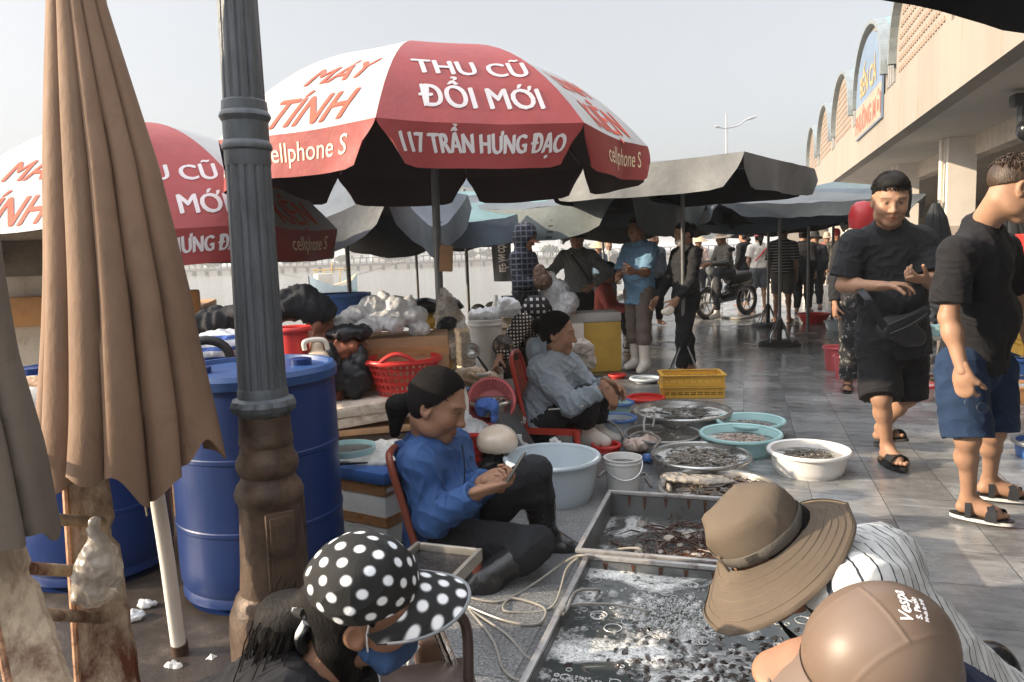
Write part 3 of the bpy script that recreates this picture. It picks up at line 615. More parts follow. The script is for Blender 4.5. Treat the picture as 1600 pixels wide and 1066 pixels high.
# ---------------------------------------------------------------- lamp post
def lamp_post():
    base = U(441, 1075, 2.3); base.z = 0; top = U(371, 0, 2.3); ax = (top-base).normalized(); k = 2.3/FPX*1.0
    zz = lambda py: (CAMZ - (py-414)/FPX*2.3)
    R_ = rotm(ax.orthogonal(), ax); R_ = np.array([[1, 0, ax.x], [0, 1, ax.y], [-ax.x, -ax.y, ax.z]]) ; sc = 1/ax.z
    t = thing('lamp_post', 'tall fluted grey lamp post with a rust brown base beside the blue drum', 'lamp post', base)
    paint = M('post_paint', (0.085, 0.095, 0.105), 0.42, 0.25, 9, 0.25, 60, metal=0.25, dirt='#8a8078', damt=0.17, dscale=7, aniso=(3, 3, 0.8))
    rust = M('post_rust', (0.085, 0.055, 0.037), 0.5, 0.35, 9, 0.22, 60, metal=0.25, dirt='#201814', damt=0.40, dscale=8, bdist=0.006)
    pr = lambda L_: [(r*k/2, zz(y)-base.z) for y, r in L_]
    fl = lambda a, z: 1 - 0.10*abs(math.cos(7*a))**6*0 - 0.085*(max(0, math.cos(14*a))**1.5)
    a = MB(); a.lathe([(r, z*sc) for r, z in pr([(620, 74), (500, 71), (380, 68), (262, 66)])], base[:], 168, R_, flute=fl); a.build('fluted_shaft', paint, t, angle=60)
    a = MB(); a.lathe([(r, z*sc) for r, z in pr([(176, 62), (0, 57), (-300, 50), (-900, 44)])], base[:], 168, R_, flute=fl); a.build('fluted_shaft', paint, t, angle=60)
    a = MB(); a.lathe([(r, z*sc) for r, z in pr([(266, 60), (266, 66), (262, 68), (243, 68), (240, 74), (236, 75), (232, 72), (228, 67), (200, 67), (196, 72), (192, 76), (188, 74), (184, 68), (170, 66), (167, 60)])], base[:], 40, R_); a.build('collar', paint, t, angle=30)
    a = MB(); pet = lambda an, z: 1 + (0.10*abs(math.cos(5*an)) if 0.835 < z < 0.90 else 0)
    a.lathe([(r, z*sc) for r, z in pr([(607, 60), (607, 74), (612, 77), (622, 78), (626, 88), (634, 94), (642, 90), (648, 78), (652, 70)])], base[:], 80, R_, flute=pet); a.build('flower_rim', paint, t, angle=30)
    a = MB(); a.lathe([(r, z*sc) for r, z in pr([(648, 72), (652, 79), (682, 80), (688, 84), (696, 84), (700, 80), (712, 84), (722, 95), (732, 98), (742, 92), (748, 84), (754, 86), (764, 100), (776, 109), (786, 106), (792, 98), (800, 96), (830, 98), (900, 104), (938, 110), (946, 124), (960, 134), (975, 146), (1000, 150), (1075, 150), (1085, 150)])], base[:], 56, R_); b = a.build('base', rust, t, angle=35)
    for an in (-1.0, 1.1):
        d = np.array([math.cos(an), math.sin(an), 0]); a = MB(); Rm = np.array([[-d[1], d[0], 0], [d[0], d[1], 0], [0, 0, 1]]).T
        for w_, h_, e in ((0.088, 0.29, 0.0), (0.068, 0.265, 0.007), (0.045, 0.23, 0.011)):
            zc = zz(870)-base.z
            q = np.array(base) + R_ @ (d*(0.103+e) + np.array([0, 0, zc*sc])); a.box(q, (w_, 0.018, h_), R=R_ @ Rm, bev=0.005)
        a.build('base_panel', rust, b, angle=30)
lamp_post()
# ---------------------------------------------------------------- things close to the camera on the left
canvas = M('brown_canvas', (0.205, 0.128, 0.082), 0.8, 0.18, 3, 0.4, 30, dirt='#5a4232', damt=0.28, dscale=3.5, aniso=(2, 2, 1.0), bdist=0.003)
canvas_g = M('grey_canvas', (0.135, 0.108, 0.085), 0.8, 0.16, 3, 0.45, 25, dirt='#4a3c30', damt=0.3, dscale=3.5)
wpole = M('white_pole', (0.70, 0.66, 0.60), 0.4, 0.08, 4, 0.05, dirt='#6b4a36', damt=0.12, dscale=9)
def folded(name, label, secs, creases, hemamp, mat, seed, flat=0.8, n=220, amp=0.24):
    """secs: (centre, half width) from the top down; creases: angles of the pleats (0 = right, -pi/2 = towards the camera)"""
    t = thing(name, label, 'parasol', secs[-1][0]*1.0, 'folded parasols'); R_ = np.random.RandomState(seed)
    dep = 0.6+0.8*R_.rand(len(creases)); tw = R_.normal(size=len(creases))*0.10; nz = Noise(seed, 6, 9.0)
    lob = [R_.rand()*6.28 for _ in range(3)]
    m = 60; rows = []; inner = []
    cs = np.array([c[:] for c, r in secs]); rs = np.array([r for c, r in secs]); T = np.linspace(0, 1, m); tt = np.linspace(0, 1, len(secs))
    for j, s in enumerate(T):
        c = np.array([np.interp(s, tt, cs[:, q]) for q in range(3)]); r = np.interp(s, tt, rs); row = []; ir = []
        for k in range(n):
            a = 2*math.pi*k/n-math.pi; q = 1.0
            for ca, d_, w_ in zip(creases, dep, tw):
                dd = (a-ca-w_*(s-0.5)+math.pi) % (2*math.pi)-math.pi
                q -= amp*d_*(0.35+0.65*s**0.6)*(math.exp(-(dd/0.045)**2)*0.55+math.exp(-(dd/0.15)**2)*0.5)*(1 if dd < 0 else 0.55)
            q += 0.05*math.sin(3*a+lob[0])*s + 0.035*math.sin(7*a+lob[1]+2.5*s)*s
            p = c + np.array([math.cos(a)*r*q, math.sin(a)*r*q*flat, 0.0])
            p[2] -= hemamp*s**6*(math.sin(2.0*a+lob[1])*0.5+0.5*math.sin(5*a+lob[2])+0.30*math.sin(11*a))
            p = p + np.array([math.cos(a), math.sin(a), 0])*float(nz(p[None]*1.0)[0])*0.013*(0.3+s)
            row.append(p); ir.append(p - np.array([math.cos(a), math.sin(a)*flat, 0])*0.006)
        rows.append(row); inner.append(ir)
    a = MB(); a.grid(rows, close_v=True, c=1.0); a.grid(np.array(inner)[:, ::-1], close_v=True, c=(0.45, 0.35, 0.30))
    e = [rows[-1], inner[-1]]; a.grid(e, close_v=True, c=0.7)
    a.build('canopy', mat, t, angle=75, fix=False); return t
fp = folded('folded_parasol', 'tall folded brown canvas parasol on a white pole in front of the blue drum', [(U(118, -120, 2.15), 0.06), (U(120, 0, 2.15), 0.078), (U(160, 260, 2.15), 0.157), (U(182, 460, 2.15), 0.21), (U(196, 640, 2.15), 0.246), (U(200, 722, 2.15), 0.262)],
            [-2.45, -1.95, -1.42, -0.95, -0.42, 0.4, 1.2, 2.1, 2.8], 0.075, canvas, 7)
for px in (118, 148):
    pass
a = MB(); a.tube([U(284, 1046, 2.42), U(262, 880, 2.36), U(236, 715, 2.28), U(205, 500, 2.2), U(125, -60, 2.15)], [0.024, 0.024, 0.023, 0.02, 0.018], 14); a.build('pole', wpole, fp)
a = MB(); a.tube([U(286, 1062, 2.43), U(280, 1005, 2.405)], 0.028, 14); a.build('pole_sleeve', M('rust_dark', (0.07, 0.035, 0.022), 0.8, 0.4, 20, 0.5, 70), fp)
tar = bez([U(258, 1050, 2.35), U(270, 1040, 2.33), U(290, 1050, 2.33), U(312, 1044, 2.36), U(335, 1030, 2.38), U(350, 1048, 2.4)], 6)
a = MB(); a.tube(tar, [0.010+0.010*abs(math.sin(i*1.3)) for i in range(len(tar))], 7); tar2 = bez([U(312, 1044, 2.36), U(330, 1052, 2.37), U(346, 1060, 2.4)], 5); a.tube(tar2, [0.012+0.008*abs(math.sin(i*2)) for i in range(len(tar2))], 7)
tag(a.build('plastic_tie', M('white_film', (0.75, 0.73, 0.70), 0.3, 0.1, 20, 0.3)), 'torn white plastic strip knotted round the foot of the folded parasol pole', 'tie')
a = MB(); st = bez([U(220, 700, 2.2), U(222, 740, 2.2), U(226, 780, 2.2), U(230, 806, 2.2)], 6); a.tube(st, 0.0035, 5); a.build('tie_cord', M('cord', (0.25, 0.22, 0.18), 0.8), fp)
folded('folded_parasol', 'grey brown folded canvas parasol cut off by the left edge of the photo', [(U(-90, 300, 1.6), 0.10), (U(-75, 560, 1.6), 0.13), (U(-60, 700, 1.6), 0.155), (U(-45, 835, 1.6), 0.172)], [-2.2, -1.5, -0.35, 0.7, 1.5, 2.5], 0.03, canvas_g, 13)
# rusty boarding ladder
rusty = M('rusty_white_paint', (0.46, 0.36, 0.25), 0.7, 0.25, 5, 0.5, 40, dirt='#52260f', damt=0.47, dscale=8, aniso=(1, 1, 0.45), bdist=0.006)
rustye = M('rusty_edge', (0.55, 0.30, 0.17), 0.75, 0.3, 8, 0.5, 40, dirt='#3a160a', damt=0.42, dscale=14)
lad = thing('boarding_ladder', 'rusty white steel boarding ladder with pipe rungs at bottom left', 'ladder', U(120, 1060, 2.1))
def stringer(p0, p1, wv, tv, seed):
    R_ = np.random.RandomState(seed); a = MB(); n = 26; P = []
    for i in range(n+1):
        s = i/n; c = np.array((p0*(1-s)+p1*s)[:]); w0 = 1+0.012*R_.normal()-(0.12 if i in (9, 10) else 0); wv_ = np.array(wv)*(0.72+0.42*s)*w0; t_ = np.array(tv)
        P.append([c, c+wv_, c+wv_+t_, c+t_])
    a.grid(P, close_v=True); a.f.append((0, 1, 2, 3)); k = a.n-4; a.f.append((k+3, k+2, k+1, k)); o = a.build('stringer', rusty, lad, angle=40)
    b = MB(); b.tube([V(*(q[0])) for q in P], 0.009, 7); b.build('edge_bead', rustye, o)
stringer(U(98, 700, 2.15), U(124, 1110, 1.98), (0.115, 0.07, 0), (0.0, 0.018, 0), 3)
stringer(U(-45, 800, 1.72), U(24, 1120, 1.55), (0.085, 0.05, 0), (0.0, 0.018, 0), 5)
for py, x0, x1 in ((715, 20, 130), (890, 10, 140), (962, 25, 172), (812, -5, 165)):
    a = MB(); dd = 2.16-(py-700)/410*0.17; a.tube([U(x0-30, py-6, dd-0.30), U(x1, py+4, dd+0.05)], 0.017, 10); a.build('rung', rusty, lad)
# bag hanging on it
def blob(name, label, cat, balls, mat, h=0.012, amp=0.012, freq=22, seed=1, k=0.05, group=None, colour=None, caps=(), cuts=(), loc=None, extra=None):
    pts = [b[0] for b in balls] + [c[0] for c in caps] + [c[1] for c in caps]; m = max([max(b[1]) if hasattr(b[1], '__len__') else b[1] for b in balls] + [c[2] for c in caps]+[0])
    lo, hi = bounds(pts, m*1.1+0.03); s = SDF(lo, hi, h)
    for b in balls: s.ell(b[0], b[1], b[2] if len(b) > 2 else None, k)
    for c in caps: s.cap(c[0], c[1], c[2], c[3], k)
    for p_, n_ in cuts: s.cut(p_, n_)
    n1, n2, n3 = Noise(seed, 6, freq), Noise(seed+5, 5, freq*2.2), Noise(seed+8, 4, freq*4.0)
    mb = s.mesh(colour, lambda v: amp*(0.8*n1(v) + 1.7*(0.5-np.abs(n2(v))**0.7) + 0.8*(0.5-np.abs(n3(v))**0.7)))
    mb.v = [np.maximum(mb.v[0], np.array([-1e9, -1e9, 0.004]))]
    o = mb.build(name, mat, None, loc, angle=80, fix=False); tag(o, label, cat, group); return o
clear = M('clear_film', (0.40, 0.36, 0.31), 0.2, 0.35, 18, 0.6, 45, alpha=0.62, spec=0.6)
film = M('white_film_bag', (0.74, 0.75, 0.76), 0.3, 0.12, 12, 0.5, 30, dirt='#8890a0', damt=0.22, dscale=9, thin=0.25)
black_film = M('black_film', (0.016, 0.017, 0.020), 0.42, 0.3, 9, 0.6, 30, spec=0.35)
blob('plastic_bag', 'clear knotted plastic bag of scraps hanging from a rung of the rusty ladder', 'bag', [(U(152, 905, 2.0), (0.062, 0.055, 0.055)), (U(145, 925, 2.0), (0.05, 0.045, 0.03)), (U(155, 880, 2.0), (0.045, 0.04, 0.05))], clear, 0.006, 0.007, 45, 3, 0.04, caps=[(U(158, 878, 2.0), U(148, 815, 2.0), 0.035, 0.012)])
# blue drums
bluep = M('blue_plastic', (0.007, 0.026, 0.115), 0.40, 0.22, 2.5, 0.3, 14, spec=0.4, dirt='#5a749c', damt=0.20, dscale=16, aniso=(1, 1, 0.16), bdist=0.004)
bluelid = M('blue_plastic_lid', (0.02, 0.06, 0.18), 0.42, 0.14, 3, 0.15, 25, dirt='#8090a8', damt=0.22, dscale=5)
def drum(label, c, r, h, seed=1):
    t = thing('plastic_drum', label, 'drum', c, 'blue plastic drums')
    a = MB(); p = [(r*0.5, 0.004), (r*0.93, 0.0), (r*0.985, 0.03), (r*0.985, h*0.05), (r*0.965, h*0.07), (r, h*0.10)]
    for k in range(1, 10): p.append((r*(1+0.004*math.sin(k)), h*(0.10+0.78*k/10)))
    p[7:7] = []; p += [(r, h*0.89), (r*0.985, h*0.92), (r*0.99, h*0.935)]
    p = sorted(p, key=lambda q: q[1] if q[1] > 0.004 else q[1]-0.0+0.0); a.lathe(p, c, 72)
    a.lathe([(r*1.002, h*0.33), (r*1.012, h*0.335), (r*1.012, h*0.35), (r*1.002, h*0.355)], c, 72); a.lathe([(r*1.002, h*0.63), (r*1.012, h*0.635), (r*1.012, h*0.65), (r*1.002, h*0.655)], c, 72)
    a.build('body', bluep, t, angle=30)
    a = MB(); a.lathe([(r*0.985, h*0.925), (r*1.035, h*0.93), (r*1.04, h*0.965), (r*1.0, h*0.985), (r*0.94, h*0.985), (r*0.92, h*0.965), (r*0.5, h*0.97), (0.001, h*0.97)], c, 72); l_ = a.build('lid', bluelid, t, angle=30)
    for an in (0.4, 3.6):
        b = MB(); b.lathe([(0.045, h*0.965), (0.045, h*0.995), (0.03, h*1.0), (0.001, h*1.0)], (c[0]+r*0.6*math.cos(an), c[1]+r*0.6*math.sin(an), c[2]), 18); b.build('bung', bluep, l_, angle=30)
    return t
dc = U(387, 500, 2.97); drum('tall blue plastic drum right behind the lamp post', (dc.x, dc.y, 0), 0.325, 0.93)
dc = U(122, 500, 3.2); drum('blue plastic drum in shade behind the rusty ladder', (dc.x, dc.y, 0), 0.30, 0.92)
blob('foam_float', 'dirty white foam float beside the folded brown parasol', 'float', [(U(46, 640, 2.7), (0.075, 0.06, 0.085))], M('old_foam', (0.68, 0.62, 0.55), 0.8, 0.15, 10, 0.4, 60, dirt='#7a6250', damt=0.25, dscale=14), 0.01, 0.006, 30)
blob('folded_sack', 'rough pinkish brown sack lying under the edge of the drum lid', 'sack', [(U(40, 610, 2.8), (0.12, 0.07, 0.05)), (U(-20, 612, 2.8), (0.12, 0.07, 0.05))], M('sack_cloth', (0.50, 0.32, 0.20), 0.9, 0.25, 20, 0.6, 90), 0.01, 0.008, 40)
# large taped polystyrene boxes
foam = M('polystyrene', (0.66, 0.61, 0.54), 0.75, 0.10, 6, 0.35, 120, dirt='#8a7358', damt=0.30, dscale=4.5)
foamw = M('polystyrene_clean', (0.70, 0.70, 0.68), 0.75, 0.10, 6, 0.35, 120, dirt='#8d857a', damt=0.24, dscale=6)
tapem = M('brown_tape', (0.36, 0.18, 0.075), 0.3, 0.2, 9, 0.35, 30, spec=0.5, dirt='#a06a3c', damt=0.35, dscale=8, aniso=(1, 1, 6))
def foambox(label, c, size, ang, tapes=(0.5,), mat=foam, group='taped polystyrene boxes', lid=True, vt=True):
    t = thing('foam_box', label, 'box', (c[0], c[1], c[2]), group); R_ = rz(ang); w_, d_, h_ = size; c = np.array(c)
    a = MB(); a.box(c+[0, 0, h_*0.42], (w_, d_, h_*0.84), R=R_, bev=0.012); a.build('body', mat, t, angle=30)
    a = MB(); a.box(c+[0, 0, h_*0.92], (w_*1.015, d_*1.015, h_*0.155), R=R_, bev=0.014)
    if lid: a.build('lid', mat, t, angle=30)
    for q in tapes:
        a = MB(); a.box(c+[0, 0, h_*q], (w_*1.006+0.004, d_*1.006+0.004, 0.05), R=R_); a.build('tape_band', tapem, t, smooth=False)
    if vt:
        for x in (-0.3, 0.3):
            a = MB(); a.box(c+R_ @ np.array([x*w_, 0, h_*0.5]), (0.05, d_*1.03, h_*1.02), R=R_); a.build('tape_band', tapem, t, smooth=False)
    return t
peel = M('peeling_white_paint', (0.56, 0.50, 0.42), 0.75, 0.15, 5, 0.5, 60, dirt='#5c4a3a', damt=0.33, dscale=7, aniso=(1, 1, 0.6)); ochre = M('ochre_paint', (0.46, 0.23, 0.085), 0.6, 0.2, 5, 0.4, 40, dirt='#d0b090', damt=0.22, dscale=9)
bx_ = U(110, 500, 6.3); mb_ = thing('moored_boat', 'weathered cream wooden boat with an ochre rail moored behind the folded brown parasol', 'boat', (bx_.x, bx_.y, -1.7)); R_ = rz(0.28); bc = np.array((bx_.x, bx_.y, 0)); bq = lambda x, y, z: (bc + R_ @ np.array([x, y, 0])) + np.array([0, 0, z])
a = MB(); P = []
for k in range(17):
    s_ = k/16; x = -1.9+3.0*s_; w_ = 0.75*(1-max(0, s_-0.6)**2*1.2); P.append([bq(x, -w_*f, z+0.05*s_*s_) for f, z in ((1.0, 0.93), (0.97, 0.5), (0.85, -0.4), (0.6, -1.3), (0.0, -1.75))]+[bq(x, w_*f, z+0.05*s_*s_) for f, z in ((0.6, -1.3), (0.85, -0.4), (0.97, 0.5), (1.0, 0.93))])
a.grid(P); k0 = a.n-9; a.f.append(tuple(range(k0, k0+9))); a.build('hull', peel, mb_, angle=30)
a = MB(); a.box(bq(-0.4, -0.80, 1.03), (3.06, 0.10, 0.22), R=R_, bev=0.02); a.box(bq(-0.4, 0.0, 0.97), (3.0, 1.5, 0.05), R=R_); a.build('rail', ochre, mb_, angle=30)
a = MB(); a.box(bq(-0.75, -0.30, 1.36), (1.9, 0.9, 0.62), R=R_, bev=0.02); cab = a.build('cabin', peel, mb_, angle=30)
for x in (-1.4, -0.75, -0.1):
    a = MB(); a.box(bq(x, -0.757, 1.42), (0.34, 0.02, 0.26), R=R_, bev=0.006); a.build('window', M('boat_window', (0.16, 0.13, 0.10), 0.5, 0.3, 8), cab, angle=30)
a = MB(); a.box(bq(-0.75, -0.30, 1.69), (2.05, 1.05, 0.05), R=R_, bev=0.01); a.build('roof', peel, cab, angle=30)
# litter on the wet ground
for px, py, r_, lb_ in ((205, 968, 0.05, 'crumpled white plastic scrap on the wet ground between drum and ladder'), (232, 948, 0.035, 'small white foam crumb on the wet ground near the folded parasol pole')):
    q = G(px, py); blob('plastic_scrap', lb_, 'litter', [(q+V(0, 0, 0.012), (r_, r_*0.7, 0.018))], film, 0.006, 0.008, 60, px, 0.02, group='scraps on the ground')
# ---------------------------------------------------------------- tubs, trays, tanks and goods
PL = lambda nm, c, **k: M('plastic_'+nm, c, 0.34, 0.08, 4, 0.12, 25, dirt=k.get('dirt', '#8a8580'), damt=k.get('damt', 0.16), dscale=6, bdist=0.002)
pWHITE, pTEAL, pGREYB, pRED = PL('white', (0.72, 0.71, 0.69)), PL('teal', (0.38, 0.60, 0.60)), PL('grey_blue', (0.48, 0.55, 0.60)), PL('red', (0.50, 0.035, 0.03), dirt='#6a2a22')
pPINK, pORANGE, pBLUE, pYEL = PL('pink', (0.62, 0.12, 0.13), dirt='#9a5a50'), PL('orange', (0.70, 0.33, 0.12)), PL('blue', (0.05, 0.13, 0.36)), PL('yellow', (0.62, 0.36, 0.055), dirt='#7a5520')
alu = M('aluminium', (0.52, 0.51, 0.49), 0.30, 0.12, 5, 0.2, 30, metal=0.9, dirt='#5a5048', damt=0.2, dscale=6, bdist=0.002)
alud = M('dull_aluminium', (0.30, 0.29, 0.28), 0.42, 0.2, 5, 0.3, 30, metal=0.7, dirt='#3a322c', damt=0.3, dscale=6)
def water_surface(nm, deep, foamc, amount, scale, seed):
    if nm in MATS: return MATS[nm]
    m, n, l, p = nodes(nm); co = n.new('ShaderNodeTexCoord').outputs['Object']; mp = N(n, 'ShaderNodeMapping'); mp.inputs['Location'].default_value = (seed*3.1, seed*1.7, 0); l.new(co, mp.inputs[0]); q = mp.outputs[0]
    big = noise(n, l, q, scale, 6, 0.62, dist=1.0)
    f = ramp(n, l, big, [(amount-0.06, 1.0), (amount+0.05, 0.0)])
    vo = N(n, 'ShaderNodeTexVoronoi', i_Scale=scale*34); l.new(q, vo.inputs['Vector']); bub = ramp(n, l, vo.outputs['Distance'], [(0.10, 0.35), (0.55, 1.0)])
    vo2 = N(n, 'ShaderNodeTexVoronoi', i_Scale=scale*9); l.new(q, vo2.inputs['Vector']); holes = ramp(n, l, vo2.outputs['Distance'], [(0.16, 0.15), (0.34, 1.0)])
    fc = math_(n, l, 'MULTIPLY', math_(n, l, 'MULTIPLY', f, bub), holes)
    dk = mix(n, l, noise(n, l, q, scale*2.2, 6), tuple(x*0.45 for x in deep), tuple(x*1.5 for x in deep))
    l.new(mix(n, l, fc, dk, foamc), p.inputs['Base Color'])
    rg = N(n, 'ShaderNodeMapRange'); rg.inputs[3].default_value = 0.05; rg.inputs[4].default_value = 0.65; l.new(fc, rg.inputs[0]); l.new(rg.outputs[0], p.inputs['Roughness'])
    h = math_(n, l, 'ADD', math_(n, l, 'MULTIPLY', fc, 1.0), math_(n, l, 'MULTIPLY', noise(n, l, q, scale*5, 3), 0.6)); b = N(n, 'ShaderNodeBump', i_Strength=0.5, i_Distance=0.008); l.new(h, b.inputs['Height']); l.new(b.outputs[0], p.inputs['Normal'])
    MATS[nm] = m; return m
W_GREY = water_surface('grey_water', (0.085, 0.085, 0.08), (0.55, 0.54, 0.52), 0.44, 6, 1)
W_DARK = water_surface('dark_water', (0.05, 0.045, 0.038), (0.42, 0.38, 0.34), 0.40, 7, 2)
W_FOAM = water_surface('foamy_water', (0.07, 0.075, 0.075), (0.62, 0.62, 0.60), 0.52, 4, 3)
W_TANK = water_surface('tank_water', (0.05, 0.056, 0.054), (0.60, 0.60, 0.58), 0.475, 3.6, 5)
def dish_pos(x0, x1, yc, h):
    c = G((x0+x1)/2, yc, h); return V(c.x, c.y, 0), (x1-x0)/2/FPX*c.y
def basin(label, x0, x1, yc, h, mat, cat='basin', group='basins of seafood on the paving', rimmat=None, water=None, level=0.7, base=0.72, lip=0.02, z0=0.0, metal=False, name='basin', wname='water'):
    c, r = dish_pos(x0, x1, yc, h+z0); c.z = z0; t = thing(name, label, cat, c, group); th = 0.006
    a = MB(); rb = r*base
    prof = [(0.001, 0.006), (rb*0.9, 0.004), (rb*0.98, 0.0), (rb, 0.012)]
    for k in range(1, 7): s = k/7; prof.append((rb+(r-lip-rb)*s**0.8, h*s*0.96))
    prof += [(r-lip*0.9, h*0.955)]
    inner = [(r-lip-th, h*0.95)]
    for k in range(6, 0, -1): s = k/7; inner.append((rb+(r-lip-rb)*s**0.8-th, h*s*0.96+th))
    inner += [(rb*0.9, 0.014), (0.001, 0.014)]
    a.lathe(prof[:-1]+[(r-lip, h*0.96)], c, 56); a.lathe(inner, c, 56); a.build('bowl', mat, t, angle=35)
    a = MB(); a.lathe([(r-lip-th, h*0.945), (r-lip-th, h), (r-lip*0.4, h*1.01+0.004), (r-0.003, h*1.0), (r, h-0.008), (r-0.003, h-0.016), (r-lip, h*0.95)], c, 56); a.build('rim', rimmat or mat, t, angle=60)
    if water is not None:
        s = level; rw = rb+(r-lip-rb)*s**0.8-th-0.001; a = MB(); a.disc((c.x, c.y, c.z+h*s*0.96), rw, 48); a.build(wname, water, t, smooth=False)
    return t, c, r, h
def critters(label, c, r, z, n, mat, size, seed, name='seafood', cat='seafood', group='heaps of seafood', flat=0.3, ell=1.0, col=((0.8, 0.8, 0.8), (1.2, 1.1, 1.0)), curve=0.0, dome=0.02):
    R_ = np.random.RandomState(seed); a = MB()
    for i in range(n):
        q = r*math.sqrt(R_.rand()); an = R_.rand()*6.28; p = V(c.x+q*math.cos(an), c.y+q*math.sin(an)*ell, z+R_.rand()*dome*(1-(q/r)**2)+0.004); an = R_.rand()*6.28
        d = V(math.cos(an), math.sin(an), R_.normal()*0.15); e = V(-d.y, d.x, 0)*curve*size; k = 0.6+0.7*R_.rand(); cc = np.array(col[0])+R_.rand()*(np.array(col[1])-np.array(col[0]))
        a.tube([p-d*size*k, p-d*size*k*0.4+e, p+d*size*k*0.3+e, p+d*size*k], [size*0.06, size*flat, size*flat*0.8, size*0.05], 5, False, col=cc)
    return tag(a.build(name, mat, angle=60), label, cat, group, 'stuff')
shell = M('wet_shell', (0.10, 0.09, 0.075), 0.22, 0.3, 30, 0.3, 90, attr=True, spec=0.6); shrimpm = M('wet_shrimp', (0.36, 0.30, 0.26), 0.2, 0.2, 30, 0.2, 90, attr=True, spec=0.6)
# ---- the tubs between the seated women and the walkway
t, c, r, h = basin('biggest pale blue-grey tub holding clear bags, behind the knee of the woman in blue', 783, 941, 712, 0.235, pGREYB, 'tub', None, pGREYB, None, base=0.78, name='tub')
for (px, py, s_, lb_) in ((868, 716, 0.075, 'crumpled clear bag leaning inside the big tub, its right one'), (812, 702, 0.055, 'thin clear bag inside the left end of the big tub')):
    q = G(px, py, 0.12); blob('plastic_bag', lb_, 'bag', [(q, (s_, s_*0.7, s_*0.8)), (q+V(0, 0, s_*0.8), (s_*0.35, s_*0.3, s_*0.8))], film, 0.007, 0.014, 40, px, 0.03, 'clear bags in the big tub')
def bucket(label, x0, x1, yc, h, mat, handle=True, group=None, z0=0.0, name='bucket', rimmat=None, fill=None, taper=0.84):
    c, r = dish_pos(x0, x1, yc, h+z0); c.z = z0; t = thing(name, label, 'bucket', c, group)
    a = MB(); a.lathe([(0.001, 0.004), (r*taper*0.96, 0.0), (r*taper, 0.01), (r*0.96, h*0.86), (r*1.01, h*0.865), (r*1.01, h*0.90), (r*0.97, h*0.905), (r*0.98, h*0.97), (r*1.03, h*0.975), (r*1.03, h), (r*0.94, h), (r*0.93, h*0.97), (r*taper*0.95, 0.02), (0.001, 0.02)], c, 44); a.build('body', mat, t, angle=30)
    if handle:
        pts = [c+V(r*1.02*math.cos(b_), -r*1.05*abs(math.sin(b_))*1.0, h*0.88-h*0.42*abs(math.sin(b_))) for b_ in [math.pi*k/14 for k in range(15)]]
        a = MB(); a.tube(pts, 0.004, 6); a.build('handle', alu, t)
    if fill is not None: a = MB(); a.disc((c.x, c.y, z0+h*0.8), r*0.9, 32); a.build('contents', fill, t, smooth=False)
    return t
scuff = PL('scuffed', (0.66, 0.65, 0.63), dirt='#6a625a', damt=0.26)
bucket('small scuffed white pail in front of the steaming trays, beside the tank', 943, 1003, 714, 0.19, scuff, fill=W_GREY)
t, c, r, h = basin('white plastic basin of dark shellfish on its own on the walkway', 1199, 1328, 702, 0.135, pWHITE, water=W_GREY, level=0.72, base=0.80)
critters('dark small shellfish heaped in the lone white basin', c, r*0.55, h*0.70, 420, shell, 0.015, 3, dome=0.012)
t, c, r, h = basin('light teal basin half full of pale shrimp, left of the white one', 1092, 1222, 676, 0.13, pTEAL, water=W_GREY, level=0.66, base=0.74)
critters('pale shrimp lying in the front teal basin', c, r*0.55, h*0.64, 200, shrimpm, 0.024, 4, curve=0.4, dome=0.015)
t, c, r, h = basin('teal basin of greyish catch behind the shrimp basin', 1119, 1227, 656, 0.12, pTEAL, water=W_GREY, level=0.66, base=0.74)
critters('greyish small fish in the rear teal basin', c, r*0.55, h*0.62, 180, shrimpm, 0.022, 5, col=((0.4, 0.45, 0.5), (0.8, 0.8, 0.8)))
t, c, r, h = basin('widest aluminium pan of foamy water in front of the yellow crate', 988, 1144, 640, 0.13, alu, 'pan', 'metal pans of seafood', water=W_FOAM, level=0.78, base=0.85, name='pan')
critters('dark eels under the foam of the widest aluminium pan', c, r*0.5, h*0.76, 60, shell, 0.04, 6, curve=0.5, flat=0.15)
t, c, r, h = basin('dark dull pan with an air hose looped over it, behind the round foamy one', 972, 1098, 676, 0.085, alud, 'pan', 'metal pans of seafood', water=W_DARK, level=0.8, base=0.9, name='pan')
t, c, r, h = basin('round steel pan full of white foam in the middle of the pans', 1015, 1175, 710, 0.10, alu, 'pan', 'metal pans of seafood', water=W_FOAM, level=0.82, base=0.9, name='pan')
critters('grey catch breaking the foam of the round steel pan', c, r*0.7, h*0.78, 150, shell, 0.03, 8, curve=0.5, flat=0.2, col=((0.8, 0.8, 0.8), (3.0, 2.8, 2.6)))
t, c, r, h = basin('nearest aluminium pan, with a wet plastic sheet over its left edge', 1025, 1226, 760, 0.085, alu, 'pan', 'metal pans of seafood', water=W_DARK, level=0.82, base=0.9, name='pan')
critters('dark slick squid in the nearest aluminium pan', c+V(0.05, 0.0, 0), r*0.6, h*0.78, 160, shell, 0.045, 9, curve=0.4, flat=0.22, col=((0.5, 0.4, 0.35), (1.4, 1.1, 0.9)))
q = G(1095, 745, 0.11)
blob('wet_sheet', 'wet clear plastic sheet draped over the left edge of the nearest pan', 'plastic sheet', [(G(1085, 748, 0.105), (0.13, 0.05, 0.012)), (G(1050, 745, 0.10), (0.07, 0.05, 0.018)), (G(1120, 752, 0.10), (0.10, 0.045, 0.012)), (G(1034, 765, 0.05), (0.014, 0.03, 0.055)), (G(1045, 770, 0.055), (0.012, 0.03, 0.05))], clear, 0.005, 0.005, 45, 5, 0.03)
t, c, r, h = basin('small grey basin with a blue rim beside the white boots', 932, 996, 652, 0.13, pGREYB, rimmat=pBLUE, water=W_GREY, base=0.75)
